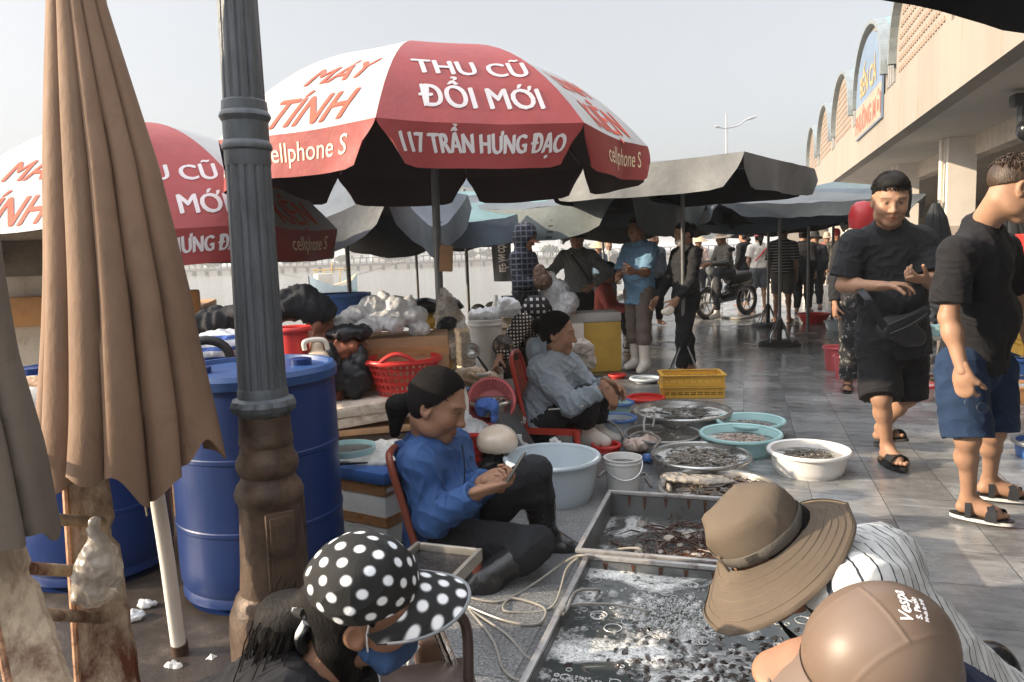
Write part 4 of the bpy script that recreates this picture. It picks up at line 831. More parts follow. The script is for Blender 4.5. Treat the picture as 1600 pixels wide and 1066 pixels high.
basin('shallow teal dish with a blue rim on the paving just behind the grey boots basin', 940, 992, 628, 0.10, pTEAL, 'dish', None, pBLUE, W_GREY, base=0.7, name='dish')
basin('flat pale green-grey colander basin near the white rubber boots of the man', 983, 1034, 590, 0.05, pGREYB, 'dish', None, None, W_GREY, base=0.6, name='dish')
basin('red round tray in front of the yellow crate', 978, 1040, 620, 0.035, pRED, 'tray', 'red trays', None, None, base=0.9, name='tray')
basin('red tray under the toes of the white boots', 922, 972, 694, 0.04, pRED, 'tray', 'red trays', None, None, base=0.9, name='tray')
basin('red dish just left of the green-grey colander basin', 950, 980, 585, 0.04, pRED, 'dish', None, None, None, base=0.7, name='dish')
blob('cloth_scrap', 'blue cloth scrap on the paving behind the small white pail', 'cloth', [(G(1012, 716, 0.03), (0.035, 0.03, 0.03))], pBLUE, 0.006, 0.006, 50, 4)
blob('seafood_bag', 'pinkish bag of shelled seafood between the pail and the dark pan', 'bag', [(G(995, 695, 0.05), (0.085, 0.06, 0.045)), (G(1015, 690, 0.06), (0.05, 0.05, 0.05))], M('pink_flesh', (0.48, 0.36, 0.30), 0.25, 0.3, 25, 0.5, 60, dirt='#c8c0b8', damt=0.4, dscale=20), 0.007, 0.010, 55, 6, 0.03)
# ---- yellow crates
def crate(label, c, size, ang, mat, group='yellow plastic crates', slots=True):
    t = thing('plastic_crate', label, 'crate', c, group); w_, d_, h_ = size; R_ = rz(ang); c = np.array(c[:] if hasattr(c, 'x') else c); th = 0.012
    a = MB(); a.box(c+[0, 0, 0.012], (w_*0.94, d_*0.94, 0.016), R=R_)
    a.build('floor_panel', mat, t, smooth=False)
    for sx, sy in ((1, 0), (-1, 0), (0, 1), (0, -1)):
        a = MB(); L_ = (d_ if sx else w_)*0.94; ctr = np.array([sx*w_*0.47, sy*d_*0.47, 0])
        rows = [(0.0, 0.24), (0.24, 0.34), (0.34, 0.44), (0.44, 0.54), (0.54, 0.80), (0.80, 0.9)]
        for z0_, z1_ in ((0.02, 0.30), (0.38, 0.46), (0.54, 0.86)):
            a.box(c+R_ @ (ctr+[0, 0, h_*(z0_+z1_)/2]), ((th, L_, h_*(z1_-z0_)) if sx else (L_, th, h_*(z1_-z0_))), R=R_)
        nb = int(L_/0.055)
        for k in range(nb+1):
            o_ = -L_/2+L_*k/nb; a.box(c+R_ @ (ctr+np.array([0, o_, h_*0.45] if sx else [o_, 0, h_*0.45])), (th*1.25, 0.014, h_*0.86) if sx else (0.014, th*1.25, h_*0.86), R=R_)
        a.build('side', mat, t, smooth=False)
    a = MB()
    for sx, sy in ((1, 0), (-1, 0), (0, 1), (0, -1)): a.box(c+R_ @ np.array([sx*w_*0.485, sy*d_*0.485, h_*0.95]), (0.035, d_+0.012, h_*0.09) if sx else (w_-0.038, 0.035, h_*0.088), R=R_, bev=0.006)
    a.build('rim', mat, t, angle=30); return t
p = G(1086, 622); crate('lower yellow plastic crate on the paving behind the widest pan', V(p.x, p.y+0.14, 0), (0.56, 0.34, 0.105), -0.12, pYEL)
crate('upper yellow plastic crate stacked on the other behind the widest pan', V(p.x, p.y+0.14, 0.107), (0.56, 0.34, 0.105), -0.10, pYEL)
# yellow polystyrene ice box
p = G(925, 583); t = foambox('mustard yellow ice box with a grey lid behind the woman in grey', (p.x+0.02, p.y+0.28, 0), (0.62, 0.46, 0.66), 0.05, (), M('mustard_paint', (0.52, 0.33, 0.06), 0.6, 0.12, 5, 0.25, 50, dirt='#6a5030', damt=0.2, dscale=7), None, True, False)
for k in t.children:
    if k.name.startswith('lid'): k.data.materials[0] = M('grey_lid', (0.42, 0.40, 0.38), 0.6, 0.15, 5, 0.2, 40, dirt='#8a4030', damt=0.16)
a = MB(); q = U(893, 510, p.y-0.1); a.box((q.x-0.08, p.y+0.1, 0.62), (0.30, 0.02, 0.52), R=rz(-0.25) @ np.array([[1, 0, 0], [0, math.cos(0.35), -math.sin(0.35)], [0, math.sin(0.35), math.cos(0.35)]]), bev=0.005)
tag(a.build('cardboard_sheet', M('cardboard_pale', (0.52, 0.38, 0.27), 0.85, 0.1, 4, 0.2, 40)), 'pale cardboard sheet leaning on the mustard ice box', 'cardboard')
# ---- steel tanks
tankm = M('tank_steel', (0.20, 0.205, 0.205), 0.42, 0.2, 5, 0.25, 30, metal=0.75, dirt='#4a3a30', damt=0.25, dscale=5); rimr = M('tank_rim', (0.42, 0.41, 0.40), 0.4, 0.15, 6, 0.2, 40, metal=0.55, dirt='#5a2c18', damt=0.36, dscale=14)
def tank(label, s0, s1, w0, w1, h, water, lev):
    t = thing('steel_tank', label, 'tank', qp((s0+s1)/2, (w0+w1)/2), 'low steel tanks of live seafood'); th = 0.014
    for (a0, a1, b0, b1) in ((s0, s0+th, w0+th, w1-th), (s1-th, s1, w0+th, w1-th), (s0, s1, w0, w0+th), (s0, s1, w1-th, w1)):
        a = MB(); qbox(a, a0, a1, b0, b1, 0.001, h-0.012); a.build('side', tankm, t, smooth=False)
    a = MB(); qbox(a, s0+th, s1-th, w0+th, w1-th, 0.004, 0.016); a.build('bottom', tankm, t, smooth=False)
    a = MB(); R_ = rz(-YAW)
    for (a0, a1, b0, b1) in ((s0-0.006, s0+0.014, w0-0.006, w1+0.006), (s1-0.014, s1+0.006, w0-0.006, w1+0.006)):
        cc = qp((a0+a1)/2, (b0+b1)/2, h); a.box(cc[:], (b1-b0, a1-a0, 0.016), R=R_, bev=0.004)
    for (a0, a1, b0, b1) in ((s0+0.014, s1-0.014, w0-0.006, w0+0.014), (s0+0.014, s1-0.014, w1-0.014, w1+0.006)):
        cc = qp((a0+a1)/2, (b0+b1)/2, h-0.001); a.box(cc[:], (b1-b0, a1-a0, 0.015), R=R_, bev=0.004)
    a.build('rim', rimr, t, angle=30)
    a = MB(); rs = np.random.RandomState(int(s0*100))
    n = 9
    for k in range(n):
        w_ = w0+0.08+(w1-w0-0.12)*k/n+rs.normal()*0.01; L_ = 0.02+0.05*rs.rand(); zt = h-0.013
        a.prism([qp(s1-th-0.0025, w_-0.009, zt), qp(s1-th-0.0025, w_+0.009, zt), qp(s1-th-0.0025, w_+0.002, zt-L_), qp(s1-th-0.0025, w_-0.003, zt-L_)], Q*0.0015)
    a.build('rust_stain', M('rust_run', (0.07, 0.03, 0.016), 0.8, 0.3, 30, 0.2), t, smooth=False)
    a = MB(); P = [[qp(s0+th+(s1-s0-2*th)*i/2, w0+th+(w1-w0-2*th)*j/2, lev)[:] for j in range(3)] for i in range(3)]; a.grid(P); a.build('water', water, t, smooth=False)
    return t
tank('front steel tank of foaming water, nearest to the two crouching buyers', 1.25, 2.585, -0.555, 0.42, 0.205, W_TANK, 0.165)
tank('rear steel tank with rust drips under its far rim, holding weedy shellfish', 2.625, 3.34, -0.60, 0.36, 0.205, water_surface('tank_water_2', (0.06, 0.06, 0.058), (0.46, 0.46, 0.45), 0.45, 4.5, 9), 0.10)
R_ = np.random.RandomState(12); a = MB()
for i in range(420):   # brown weed strands
    cs_, cw_ = 2.98+0.14*R_.normal(), -0.05+0.17*R_.normal()
    if not (2.66 < cs_ < 3.3 and -0.56 < cw_ < 0.32): continue
    p0 = qp(cs_, cw_, 0.102+0.012*R_.rand()); d = R_.normal(size=3)*0.035; d[2] = abs(d[2])*0.25; d2 = R_.normal(size=3)*0.03; d2[2] = 0
    p1 = p0+V(*d); p2 = p1+V(*(d+d2)); p2.z = max(0.103, min(p2.z, 0.125)); a.tube([p0, p1, p2], [0.003, 0.0035, 0.001], 4, False, col=np.array([0.7, 0.6, 0.5])+0.8*R_.rand())
tag(a.build('seaweed', M('brown_weed', (0.055, 0.028, 0.018), 0.35, 0.2, 20, 0, attr=True)), 'brown stringy weed floating in the rear steel tank', 'seaweed', None, 'stuff')
a = MB()
for i in range(70):
    s_, w_ = 2.95+0.16*R_.normal(), 0.0+0.17*R_.normal()
    if 2.66 < s_ < 3.3 and -0.55 < w_ < 0.32: k = 0.012+0.016*R_.rand(); a.ball(qp(s_, w_, 0.104)[:], (k*1.3, k, k*0.6), 9, 6, rz(R_.rand()*6), col=np.array([0.9, 0.85, 0.8])*(0.35+1.0*R_.rand()))
tag(a.build('shellfish', M('pebbly_shell', (0.30, 0.28, 0.25), 0.25, 0.3, 40, 0.3, 90, attr=True)), 'grey shellfish scattered in the weed of the rear steel tank', 'shellfish', None, 'stuff')
# dark squid mass and bubbles in the front tank
a = MB()
for i in range(300):
    s_, w_ = 1.95+0.13*R_.normal(), -0.02+0.18*R_.normal()
    if not (1.3 < s_ < 2.5 and -0.5 < w_ < 0.38): continue
    an = R_.rand()*6.28; d = V(math.cos(an), math.sin(an), 0.05*R_.normal()); k = 0.014+0.022*R_.rand(); p0 = qp(s_, w_, 0.158); a.tube([p0-d*k, p0+V(0, 0, 0.006), p0+d*k], [0.003, 0.007+0.004*R_.rand(), 0.003], 6, False, col=np.array([1, 0.9, 0.85])*(0.5+0.9*R_.rand()))
tag(a.build('catch', M('slick_catch', (0.035, 0.032, 0.03), 0.16, 0.4, 30, 0.3, 60, attr=True, spec=0.7)), 'dark slick catch swirling in the front steel tank', 'seafood', None, 'stuff')
def bubble_mat():
    m, n, l, p = nodes('bubble'); p.inputs['Base Color'].default_value = (0.9, 0.9, 0.9, 1); p.inputs['Roughness'].default_value = 0.08; p.inputs['Alpha'].default_value = 0.22; p.inputs['Specular IOR Level'].default_value = 1.0; return m
a = MB()
for i in range(420):
    s_, w_ = 1.3+1.22*R_.rand(), -0.52+0.9*R_.rand(); 
    if i < 320: s_, w_ = 2.22+0.16*R_.normal(), -0.22+0.15*R_.normal()
    if not (1.28 < s_ < 2.55 and -0.53 < w_ < 0.39): continue
    k = 0.004+0.014*R_.rand()**4 if i < 320 else 0.005+0.022*R_.rand()**4; a.ball(qp(s_, w_, 0.163)[:], k, 10, 6)
tag(a.build('bubbles', bubble_mat(), fix=False), 'clusters of air bubbles on the front steel tank', 'bubbles', None, 'stuff')
a = MB()
for i in range(210):   # foam rings round the bubbles
    s_, w_ = 1.3+1.22*R_.rand(), -0.52+0.9*R_.rand(); k = 0.006+0.022*R_.rand()**2; c_ = qp(s_, w_, 0.167)
    a.tube([c_+V(k*math.cos(q*0.4488)*(1+0.1*R_.rand()), k*math.sin(q*0.4488), 0) for q in range(15)], 0.0008+0.0012*R_.rand(), 5, False)
tag(a.build('foam_rings', M('foam_ring', (0.50, 0.50, 0.49), 0.2, 0.1, 20, 0), fix=False), 'thin rings of foam round bubbles on the front steel tank', 'foam', None, 'stuff')
# froth mound where the air hose bubbles up
def froth(label, s_, w_, z, rr, seed, n=1500, ring=False):
    R2 = np.random.RandomState(seed); b = MB()
    for i in range(n):
        q = rr*math.sqrt(R2.rand()) if not ring else rr*(0.75+0.25*R2.rand()); an = R2.rand()*6.28; k = 0.0018+0.0035*R2.rand()**3
        b.ball(qp(s_+q*math.sin(an)*0.8, w_+q*math.cos(an), z+0.012*(1-(q/rr)**2)*R2.rand())[:], k, 6, 4, col=0.8+0.3*R2.rand())
    tag(b.build('froth', M('froth', (0.42, 0.42, 0.41), 0.2, 0.1, 20, 0, attr=True), fix=False), label, 'froth', None, 'stuff')
froth('white froth boiling over the air hose in the front tank', 2.27, -0.20, 0.163, 0.17, 5, 1500)
froth('white froth around the hose outlet in the rear tank', 2.78, -0.37, 0.104, 0.11, 6, 900)
froth('pale froth in the near left corner of the front tank', 1.80, -0.42, 0.165, 0.09, 7, 400)
# ---- air hoses
hose = M('hose_clear', (0.27, 0.255, 0.23), 0.3, 0.12, 10, 0.1, 40, dirt='#7a5a44', damt=0.2, alpha=0.9)
def hosef(label, pts, r=0.0045): a = MB(); a.tube(bez(pts, 14), r, 8); tag(a.build('air_hose', hose), label, 'hose', 'clear air hoses')
H = lambda px, py, z=0.008: G(px, py, z)
hosef('clear air hose curling from the cap wearer over the tank corner into the rear tank', [H(720, 930), H(780, 940), H(830, 915), H(880, 880, 0.10), H(905, 868, 0.215), H(935, 870, 0.20), H(955, 860, 0.15), H(1000, 858, 0.20), H(1003, 885, 0.11)])
hosef('clear air hose looping on the paving left of the front tank', [H(725, 945), H(790, 970), H(840, 975), H(850, 950), H(800, 935), H(790, 955), H(860, 950), H(885, 890, 0.12), H(902, 872, 0.222)])
hosef('clear air hose running down the front tank side to the froth', [H(730, 950), H(790, 990), H(830, 1030), H(860, 1000, 0.10), H(875, 960, 0.215), H(895, 945, 0.225), H(960, 945, 0.20), H(1010, 955, 0.19), H(1005, 965, 0.16)])
hosef('clear air hose hanging in a long curve beside the front tank', [H(735, 955), H(770, 1000), H(790, 1050), H(830, 1060), H(862, 990, 0.08), H(884, 955, 0.222), H(900, 925, 0.222), H(935, 922, 0.20), H(930, 935, 0.165)], 0.005)
hosef('white air hose arching between the dark pan and the widest pan', [H(945, 655, 0.15), H(965, 668, 0.12), H(985, 700, 0.02), H(975, 690, 0.06), H(1000, 675, 0.11), H(1030, 685, 0.12), H(1022, 700, 0.11)], 0.008)
hosef('white air hose standing in a loop in the dark pan', [H(1008, 682, 0.09), H(1006, 660, 0.15), H(1012, 645, 0.19), H(1022, 648, 0.16), H(1020, 668, 0.09)], 0.008)
hosef('cream hose snaking across the wet paving towards the far basins', [H(1085, 488, 0.02), H(1110, 492, 0.02), H(1140, 497, 0.02), H(1165, 497, 0.02), H(1190, 490, 0.02)], 0.025)
hosef('clear air hoses lying between the small pail and the tub', [H(935, 745), H(950, 735), H(985, 745), H(1008, 740), H(1018, 760), H(1008, 745)], 0.007)
# ---- goods piled left of the woman in blue
card = M('cardboard', (0.34, 0.20, 0.11), 0.8, 0.12, 4, 0.25, 40, dirt='#7a4526', damt=0.3, dscale=4, aniso=(1, 1, 3))
p = U(578, 700, 3.55); foambox('taped polystyrene box wrapped in brown tape under the blue plastic cover', (p.x, p.y, 0.0), (0.50, 0.38, 0.30), -0.55, (0.92, 0.42), foamw, vt=False)
a = MB(); a.box((p.x, p.y, 0.335), (0.54, 0.42, 0.06), R=rz(-0.55), bev=0.02); t = tag(a.build('plastic_cover', pBLUE, angle=30), 'blue plastic cover strapped over the tape wrapped polystyrene box', 'cover')
for px in (612, 648):
    a = MB(); a.box(U(px, 775, 3.32)[:], (0.022, 0.006, 0.26), R=rz(-0.5)); tag(a.build('strap', pBLUE, angle=30), 'blue plastic strap hanging from the cover, '+('nearer the drum' if px == 612 else 'nearer the chair'), 'strap', 'blue straps')
q = V(p.x, p.y, 0.372); blob('ice_slush', 'grey white layer of crushed ice and film on the blue cover', 'ice', [(q, (0.25, 0.15, 0.03), rz(-0.55)), (q+V(0.12, 0.06, 0), (0.13, 0.12, 0.035)), (q+V(-0.12, 0.02, 0), (0.13, 0.12, 0.03))], M('ice_film', (0.62, 0.61, 0.58), 0.35, 0.15, 18, 0.6, 50, dirt='#9a8468', damt=0.25, dscale=9), 0.008, 0.012, 40, 8, 0.04)
sv = thing('sieve', 'round pale green wire sieve lying on the ice by the blue drum', 'sieve', U(545, 712, 3.45)); c = np.array(U(545, 712, 3.45)[:]); c[2] = 0.415; ORG[sv.name] = V(*c); sv.location = V(*c)
a = MB(); a.lathe([(0.125, 0), (0.128, 0.012), (0.13, 0.03), (0.124, 0.03), (0.121, 0.005)], c, 40); a.build('frame', pTEAL, sv, angle=30)
a = MB()
for k in range(-9, 10):
    x = k*0.0125; y = math.sqrt(max(0.0001, 0.122**2-x*x)); a.tube([c+[x, -y, 0.006], c+[x, y, 0.006]], 0.0016, 4, False); a.tube([c+[-y, x, 0.009], c+[y, x, 0.009]], 0.0016, 4, False)
a.build('mesh', alu, sv)
a = MB(); a.tube([U(520, 726, 3.36), U(575, 723, 3.33)], [0.008, 0.004], 8); a.build('handle', M('black_plastic', (0.02, 0.02, 0.02)), sv)
for i, (px, py, dx, zz_, w_, tl, lb_) in enumerate([(565, 662, 0, 0.50, 0.62, 0.10, 'thick dirty polystyrene slab lying on boards, under the other slab'), (575, 640, 0.02, 0.555, 0.60, 0.06, 'thin upper polystyrene slab under the cardboard box')]):
    p = U(px, py, 3.95); a = MB(); a.box((p.x, p.y, zz_), (w_, 0.40, 0.055), R=rz(0.22) @ np.array([[math.cos(tl), 0, math.sin(tl)], [0, 1, 0], [-math.sin(tl), 0, math.cos(tl)]]).T, bev=0.014)
    tag(a.build('foam_slab', M('dirty_slab', (0.56, 0.48, 0.40), 0.8, 0.15, 6, 0.5, 60, dirt='#6e4c34', damt=0.38, dscale=6), angle=40), lb_, 'foam slab', 'dirty foam slabs')
p = U(565, 690, 3.95); a = MB(); a.box((p.x, p.y, 0.44), (0.66, 0.42, 0.03), R=rz(0.2), bev=0.004); tag(a.build('board', M('raw_board', (0.34, 0.20, 0.11), 0.8, 0.2, 8, 0.3)), 'brown wooden board carrying the polystyrene slabs', 'board')
p = U(590, 690, 4.0); a = MB(); a.box((p.x, p.y, 0.21), (0.7, 0.45, 0.42), R=rz(0.15), bev=0.01); tag(a.build('wooden_crate', M('dark_wood', (0.08, 0.055, 0.04)), angle=30), 'dark wooden crate under the board and slabs', 'crate')
p = U(628, 570, 4.35); t = thing('cardboard_box', 'large tape wrapped cardboard box behind the red basket with handles', 'box', (p.x, p.y, 0.52)); a = MB(); a.box((p.x, p.y, 0.70), (0.56, 0.40, 0.36), R=rz(0.08), bev=0.008); a.build('body', card, t, angle=30)
for z in (0.60, 0.80): a = MB(); a.box((p.x, p.y, z), (0.566, 0.406, 0.055), R=rz(0.08)); a.build('tape_band', tapem, t, smooth=False)
p2 = U(640, 640, 4.4); a = MB(); a.box((p2.x, p2.y, 0.26), (0.7, 0.5, 0.52), R=rz(0.1), bev=0.01); tag(a.build('foam_box', foam, angle=30), 'plain polystyrene box under the cardboard box', 'box')
def perfor(nm, col):
    """red plastic with rows of slots"""
    return PL(nm, col)
def basket(label, c, r0, r1, h, mat, R=None, group='red perforated baskets', n=36, rows=5, name='basket', handle=False):
    """open basket of upright ribs and hoops, so that one sees through its slots"""
    t = thing(name, label, 'basket', c, group); c = np.array(c[:]); R = np.eye(3) if R is None else np.array(R)
    T_ = lambda p: (c+R @ np.array(p))
    a = MB(); Rr = lambda z: r0+(r1-r0)*z/h
    for k in range(n):
        an = 2*math.pi*k/n; w_ = 0.5*math.pi/n*1.1
        P = [[T_((Rr(z)*math.cos(an+s*w_), Rr(z)*math.sin(an+s*w_), z)) for s in (-1, 1)] for z in (0.0, h*0.5, h)]; a.grid(P)
        P = [[T_(((Rr(z)-0.004)*math.cos(an+s*w_), (Rr(z)-0.004)*math.sin(an+s*w_), z)) for s in (1, -1)] for z in (0.0, h*0.5, h)]; a.grid(P)
    a.build('ribs', mat, t, smooth=False)
    a = MB()
    for j in range(rows+1):
        z = h*j/rows; hh = h*0.035 if 0 < j < rows else h*0.06
        a.lathe([(Rr(z)+0.002, z-hh), (Rr(z)+0.003, z+hh), (Rr(z)-0.005, z+hh), (Rr(z)-0.005, z-hh), (Rr(z)+0.002, z-hh)], c, n*2, R)
    a.lathe([(r0, 0.0), (r0*0.5, 0.0), (0.001, 0.0)], c, n, R); a.build('hoops', mat, t, angle=30)
    a = MB(); a.lathe([(r1-0.006, h), (r1+0.012, h+0.004), (r1+0.016, h-0.006), (r1+0.010, h-0.016), (r1-0.004, h-0.012)], c, n*2, R); a.build('rim', mat, t, angle=60)
    if handle:
        for s in (1, -1):
            a = MB(); pts = [T_((r1*math.cos(s*math.pi/2+q), r1*math.sin(s*math.pi/2+q), h+0.05*math.cos(q*3.2))) for q in np.linspace(-0.48, 0.48, 12)]; a.tube(pts, 0.012, 8); a.build('handle', mat, t)
    return t
p = U(632, 618, 4.02); basket('red slotted basket with handles standing in front of the cardboard box', V(p.x, p.y, 0.585), 0.135, 0.205, 0.195, pRED, handle=True)
p = G(746, 728); bucket('red bucket wrapped in clear film beside the woman in blue', 722, 768, 685, 0.165, pRED, False)
p = U(745, 690, 4.12); basket('small red slotted basket of bags standing on the red bucket', V(p.x, p.y+0.02, 0.19), 0.09, 0.125, 0.15, pRED, n=26, rows=4)
blob('plastic_bag', 'grey film bags stuffed into the small red basket', 'bag', [(V(p.x-0.02, p.y, 0.34), (0.08, 0.07, 0.06)), (V(p.x-0.06, p.y, 0.38), (0.04, 0.05, 0.07))], film, 0.008, 0.014, 40, 21, 0.03)
blob('cloth', 'crumpled blue cloth hanging over the edge of the small red basket', 'cloth', [(U(762, 632, 4.05), (0.055, 0.05, 0.03)), (U(772, 645, 4.02), (0.02, 0.03, 0.06)), (U(752, 640, 4.05), (0.03, 0.03, 0.04))], M('blue_cloth', (0.05, 0.11, 0.33), 0.85, 0.2, 20, 0.4, 90), 0.007, 0.008, 45, 22, 0.03)
p = U(768, 622, 4.75); basket('shallow pink red sieve basket tilted behind the steel bowl', V(p.x, p.y, 0.36), 0.10, 0.145, 0.10, pPINK, rotm((0.1, 0.45, 1), (0, -1, 0.4)), n=40, rows=6)
t, c, r, h = basin('shiny steel bowl in front of the tilted pink basket', 733, 801, 626, 0.09, M('steel_bowl', (0.6, 0.59, 0.57), 0.15, 0.1, 6, 0.1, 20, metal=1.0), 'bowl', None, None, None, base=0.6, z0=0.33, name='bowl')
blob('white_sacks', 'white woven sacks under the steel bowl and red tray', 'sack', [(U(788, 660, 4.75), (0.13, 0.12, 0.05)), (U(740, 655, 4.8), (0.14, 0.12, 0.06)), (U(770, 700, 4.8), (0.22, 0.15, 0.13))], M('woven_sack', (0.56, 0.54, 0.52), 0.8, 0.15, 12, 0.4, 60, dirt='#8a5a50', damt=0.25), 0.012, 0.014, 26, 23)
helm = thing('motor_helmet', 'cream motorcycle helmet lying between the red bucket and the tub', 'helmet', U(777, 712, 4.0)); q = U(777, 690, 4.0)
s = SDF(*bounds([q], 0.17), 0.006); s.ell(q, (0.115, 0.12, 0.095), k=0); s.ell(q+V(0, 0, -0.06), (0.10, 0.105, 0.09), k=0.0, mode='s'); s.cut(q+V(0, 0, -0.055), (0, 0, -1)); mb = s.mesh(); mb.build('shell', M('cream_shell', (0.62, 0.52, 0.42), 0.3, 0.06, 5, 0.05, coat=0.3), helm, fix=False)
a = MB()
for k in range(4): a.ball(q+V(0.045+0.014*k, -0.098+0.012*k, 0.0-0.004*k), 0.005, 8, 6)
a.build('vent_dots', M('black_plastic', (0.02, 0.02, 0.02)), helm)
blob('black_bag', 'black bag on the ground beneath the cream helmet', 'bag', [(U(775, 725, 4.05)*1.0, (0.09, 0.09, 0.12)), (U(765, 745, 4.0), (0.06, 0.06, 0.08))], black_film, 0.01, 0.012, 25, 24)
a = MB(); a.box(U(800, 668, 4.55)[:], (0.035, 0.30, 0.36), R=rz(-0.3) @ np.array([[math.cos(0.55), 0, -math.sin(0.55)], [0, 1, 0], [math.sin(0.55), 0, math.cos(0.55)]]), bev=0.006); tag(a.build('folding_table', M('grey_table', (0.10, 0.105, 0.11), 0.5, 0.2, 6, 0.2), angle=30), 'dark grey folded table board leaning by the cream helmet', 'table')
basin('blue bowl of sauce beside the face of the woman in blue', 712, 735, 607, 0.07, pBLUE, 'bowl', None, None, W_DARK, base=0.65, z0=0.40, name='bowl')
basin('flat teal dish behind the pink basket', 722, 790, 600, 0.03, pTEAL, 'dish', None, None, None, base=0.8, z0=0.36, name='dish')
blob('food_bag', 'film bags of orange food below the hanging plastic bag', 'bag', [(U(735, 588, 5.3), (0.13, 0.10, 0.06)), (U(760, 592, 5.3), (0.08, 0.08, 0.045))], M('orange_food', (0.60, 0.44, 0.28), 0.35, 0.35, 16, 0.5, 50, dirt='#d8c8b0', damt=0.45, dscale=12), 0.012, 0.018, 28, 25)
basin('cream plate behind the film bags of food', 738, 768, 582, 0.03, pWHITE, 'plate', None, None, None, base=0.7, z0=0.46, name='plate')
p = U(745, 640, 5.3); a = MB(); a.box((p.x, p.y, 0.2), (0.62, 0.5, 0.38), bev=0.01); tag(a.build('low_crate', M('dark_wood', (0.08, 0.055, 0.04)), angle=30), 'low dark crate holding the plate and food bags', 'crate')
p = U(758, 650, 4.85); a = MB(); a.box((p.x, p.y+0.03, 0.155), (0.5, 0.4, 0.30), bev=0.01); tag(a.build('low_crate', M('dark_wood', (0.08, 0.055, 0.04)), angle=30), 'low dark crate under the steel bowl', 'crate')
# bags tied to the main pole, dipper
blob('plastic_bag', 'long clear plastic bag of scraps tied to the pole of the main red parasol', 'bag', [(U(697, 498, 4.72), (0.062, 0.06, 0.07)), (U(690, 525, 4.72), (0.05, 0.05, 0.05)), (U(712, 540, 4.72), (0.05, 0.05, 0.075))], clear, 0.009, 0.012, 34, 31, 0.05, caps=[(U(694, 455, 4.72), U(697, 500, 4.72), 0.02, 0.055), (U(700, 470, 4.72), U(722, 560, 4.72), 0.03, 0.055), (U(715, 500, 4.72), U(735, 565, 4.75), 0.04, 0.03)])
blob('black_bag', 'small black bag held inside the clear hanging bag', 'bag', [(U(700, 506, 4.63), (0.05, 0.03, 0.04)), (U(690, 512, 4.63), (0.03, 0.03, 0.035))], black_film, 0.008, 0.010, 40, 32, 0.03)
a = MB(); a.box(U(697, 404, 4.70)[:], (0.085, 0.02, 0.165), R=rotm((0.1, 1, 0), (0.06, 0, 1)), bev=0.006); a.tube([U(688, 378, 4.72), U(696, 386, 4.70)], 0.003, 5); tag(a.build('paper_tag', card, angle=30), 'brown paper tag tied high on the pole of the main red parasol', 'tag')
dp = thing('dipper', 'round steel dipper with a black handle hanging by the clear bag', 'dipper', U(740, 550, 4.6)); q = U(738, 548, 4.6)
s = SDF(*bounds([q], 0.08), 0.004); s.ell(q, (0.052, 0.04, 0.052), k=0); s.ell(q+V(0, -0.02, 0.004), (0.046, 0.036, 0.046), k=0, mode='s'); s.mesh().build('cup', alu, dp, fix=False)
a = MB(); a.tube([U(745, 556, 4.6), U(762, 580, 4.62)], [0.006, 0.010], 8); a.build('handle', M('black_plastic', (0.02, 0.02, 0.02)), dp)
# white pails stacked
for i, (x0, x1, yc, z0, lb_) in enumerate([(738, 785, 0, 0.0, 'lower scuffed white pail of the stack behind the hanging bag'), (736, 784, 0, 0.40, 'upper scuffed white pail of the stack, full of film scraps')]):
    p = U(760, 560, 6.2); t = thing('pail', lb_, 'bucket', (p.x, p.y, z0), 'stacked scuffed white pails'); r_ = 0.145
    a = MB(); a.lathe([(0.001, 0.004), (r_*0.82, 0), (r_*0.98, 0.34), (r_*1.04, 0.345), (r_*1.04, 0.36), (r_, 0.365), (r_*1.02, 0.395), (r_*0.95, 0.398), (r_*0.8, 0.05), (0.001, 0.05)], (p.x, p.y, z0), 40); a.build('body', scuff, t, angle=30)
blob('film_scraps', 'clear film scraps spilling from the top white pail', 'film', [(V(p.x, p.y, 0.83), (0.13, 0.12, 0.05)), (V(p.x+0.2, p.y+0.05, 0.88), (0.10, 0.08, 0.08))], film, 0.012, 0.02, 26, 35)
# the heap of bags behind the drum
blob('dark_jacket', 'black cloth heaped over the pile behind the lamp post', 'jacket', [(U(450, 478, 4.0), (0.20, 0.15, 0.06)), (U(470, 465, 4.0), (0.07, 0.08, 0.06)), (U(400, 488, 4.0), (0.14, 0.12, 0.05)), (U(350, 500, 4.05), (0.15, 0.10, 0.06)), (U(495, 490, 4.0), (0.08, 0.10, 0.06)), (U(325, 512, 4.05), (0.08, 0.08, 0.05))], M('black_cloth', (0.014, 0.015, 0.019), 0.9, 0.3, 12, 0.5, 70), 0.013, 0.02, 18, 41, 0.06)
blob('striped_sack', 'blue and white striped woven sack left of the lamp post', 'sack', [(U(355, 540, 3.75), (0.19, 0.12, 0.075), rz(0.2)), (U(330, 552, 3.7), (0.12, 0.10, 0.06)), (U(400, 545, 3.8), (0.12, 0.1, 0.08))], M('striped_weave', (0.48, 0.50, 0.54), 0.6, 0.1, 8, 0.3, 40, stripes=lambda n, l, co, cs: (lambda w_: mix(n, l, ramp(n, l, w_.outputs['Fac'], [(0.62, 0.0), (0.72, 1.0)]), cs, (0.04, 0.09, 0.32)))((lambda x: (l.new(co, x.inputs[0]), x)[1])(N(n, 'ShaderNodeTexWave', i_Scale=6.5, bands_direction='Z', i_Distortion=1.2, i_Detail=1.0)))), 0.012, 0.014, 20, 42)
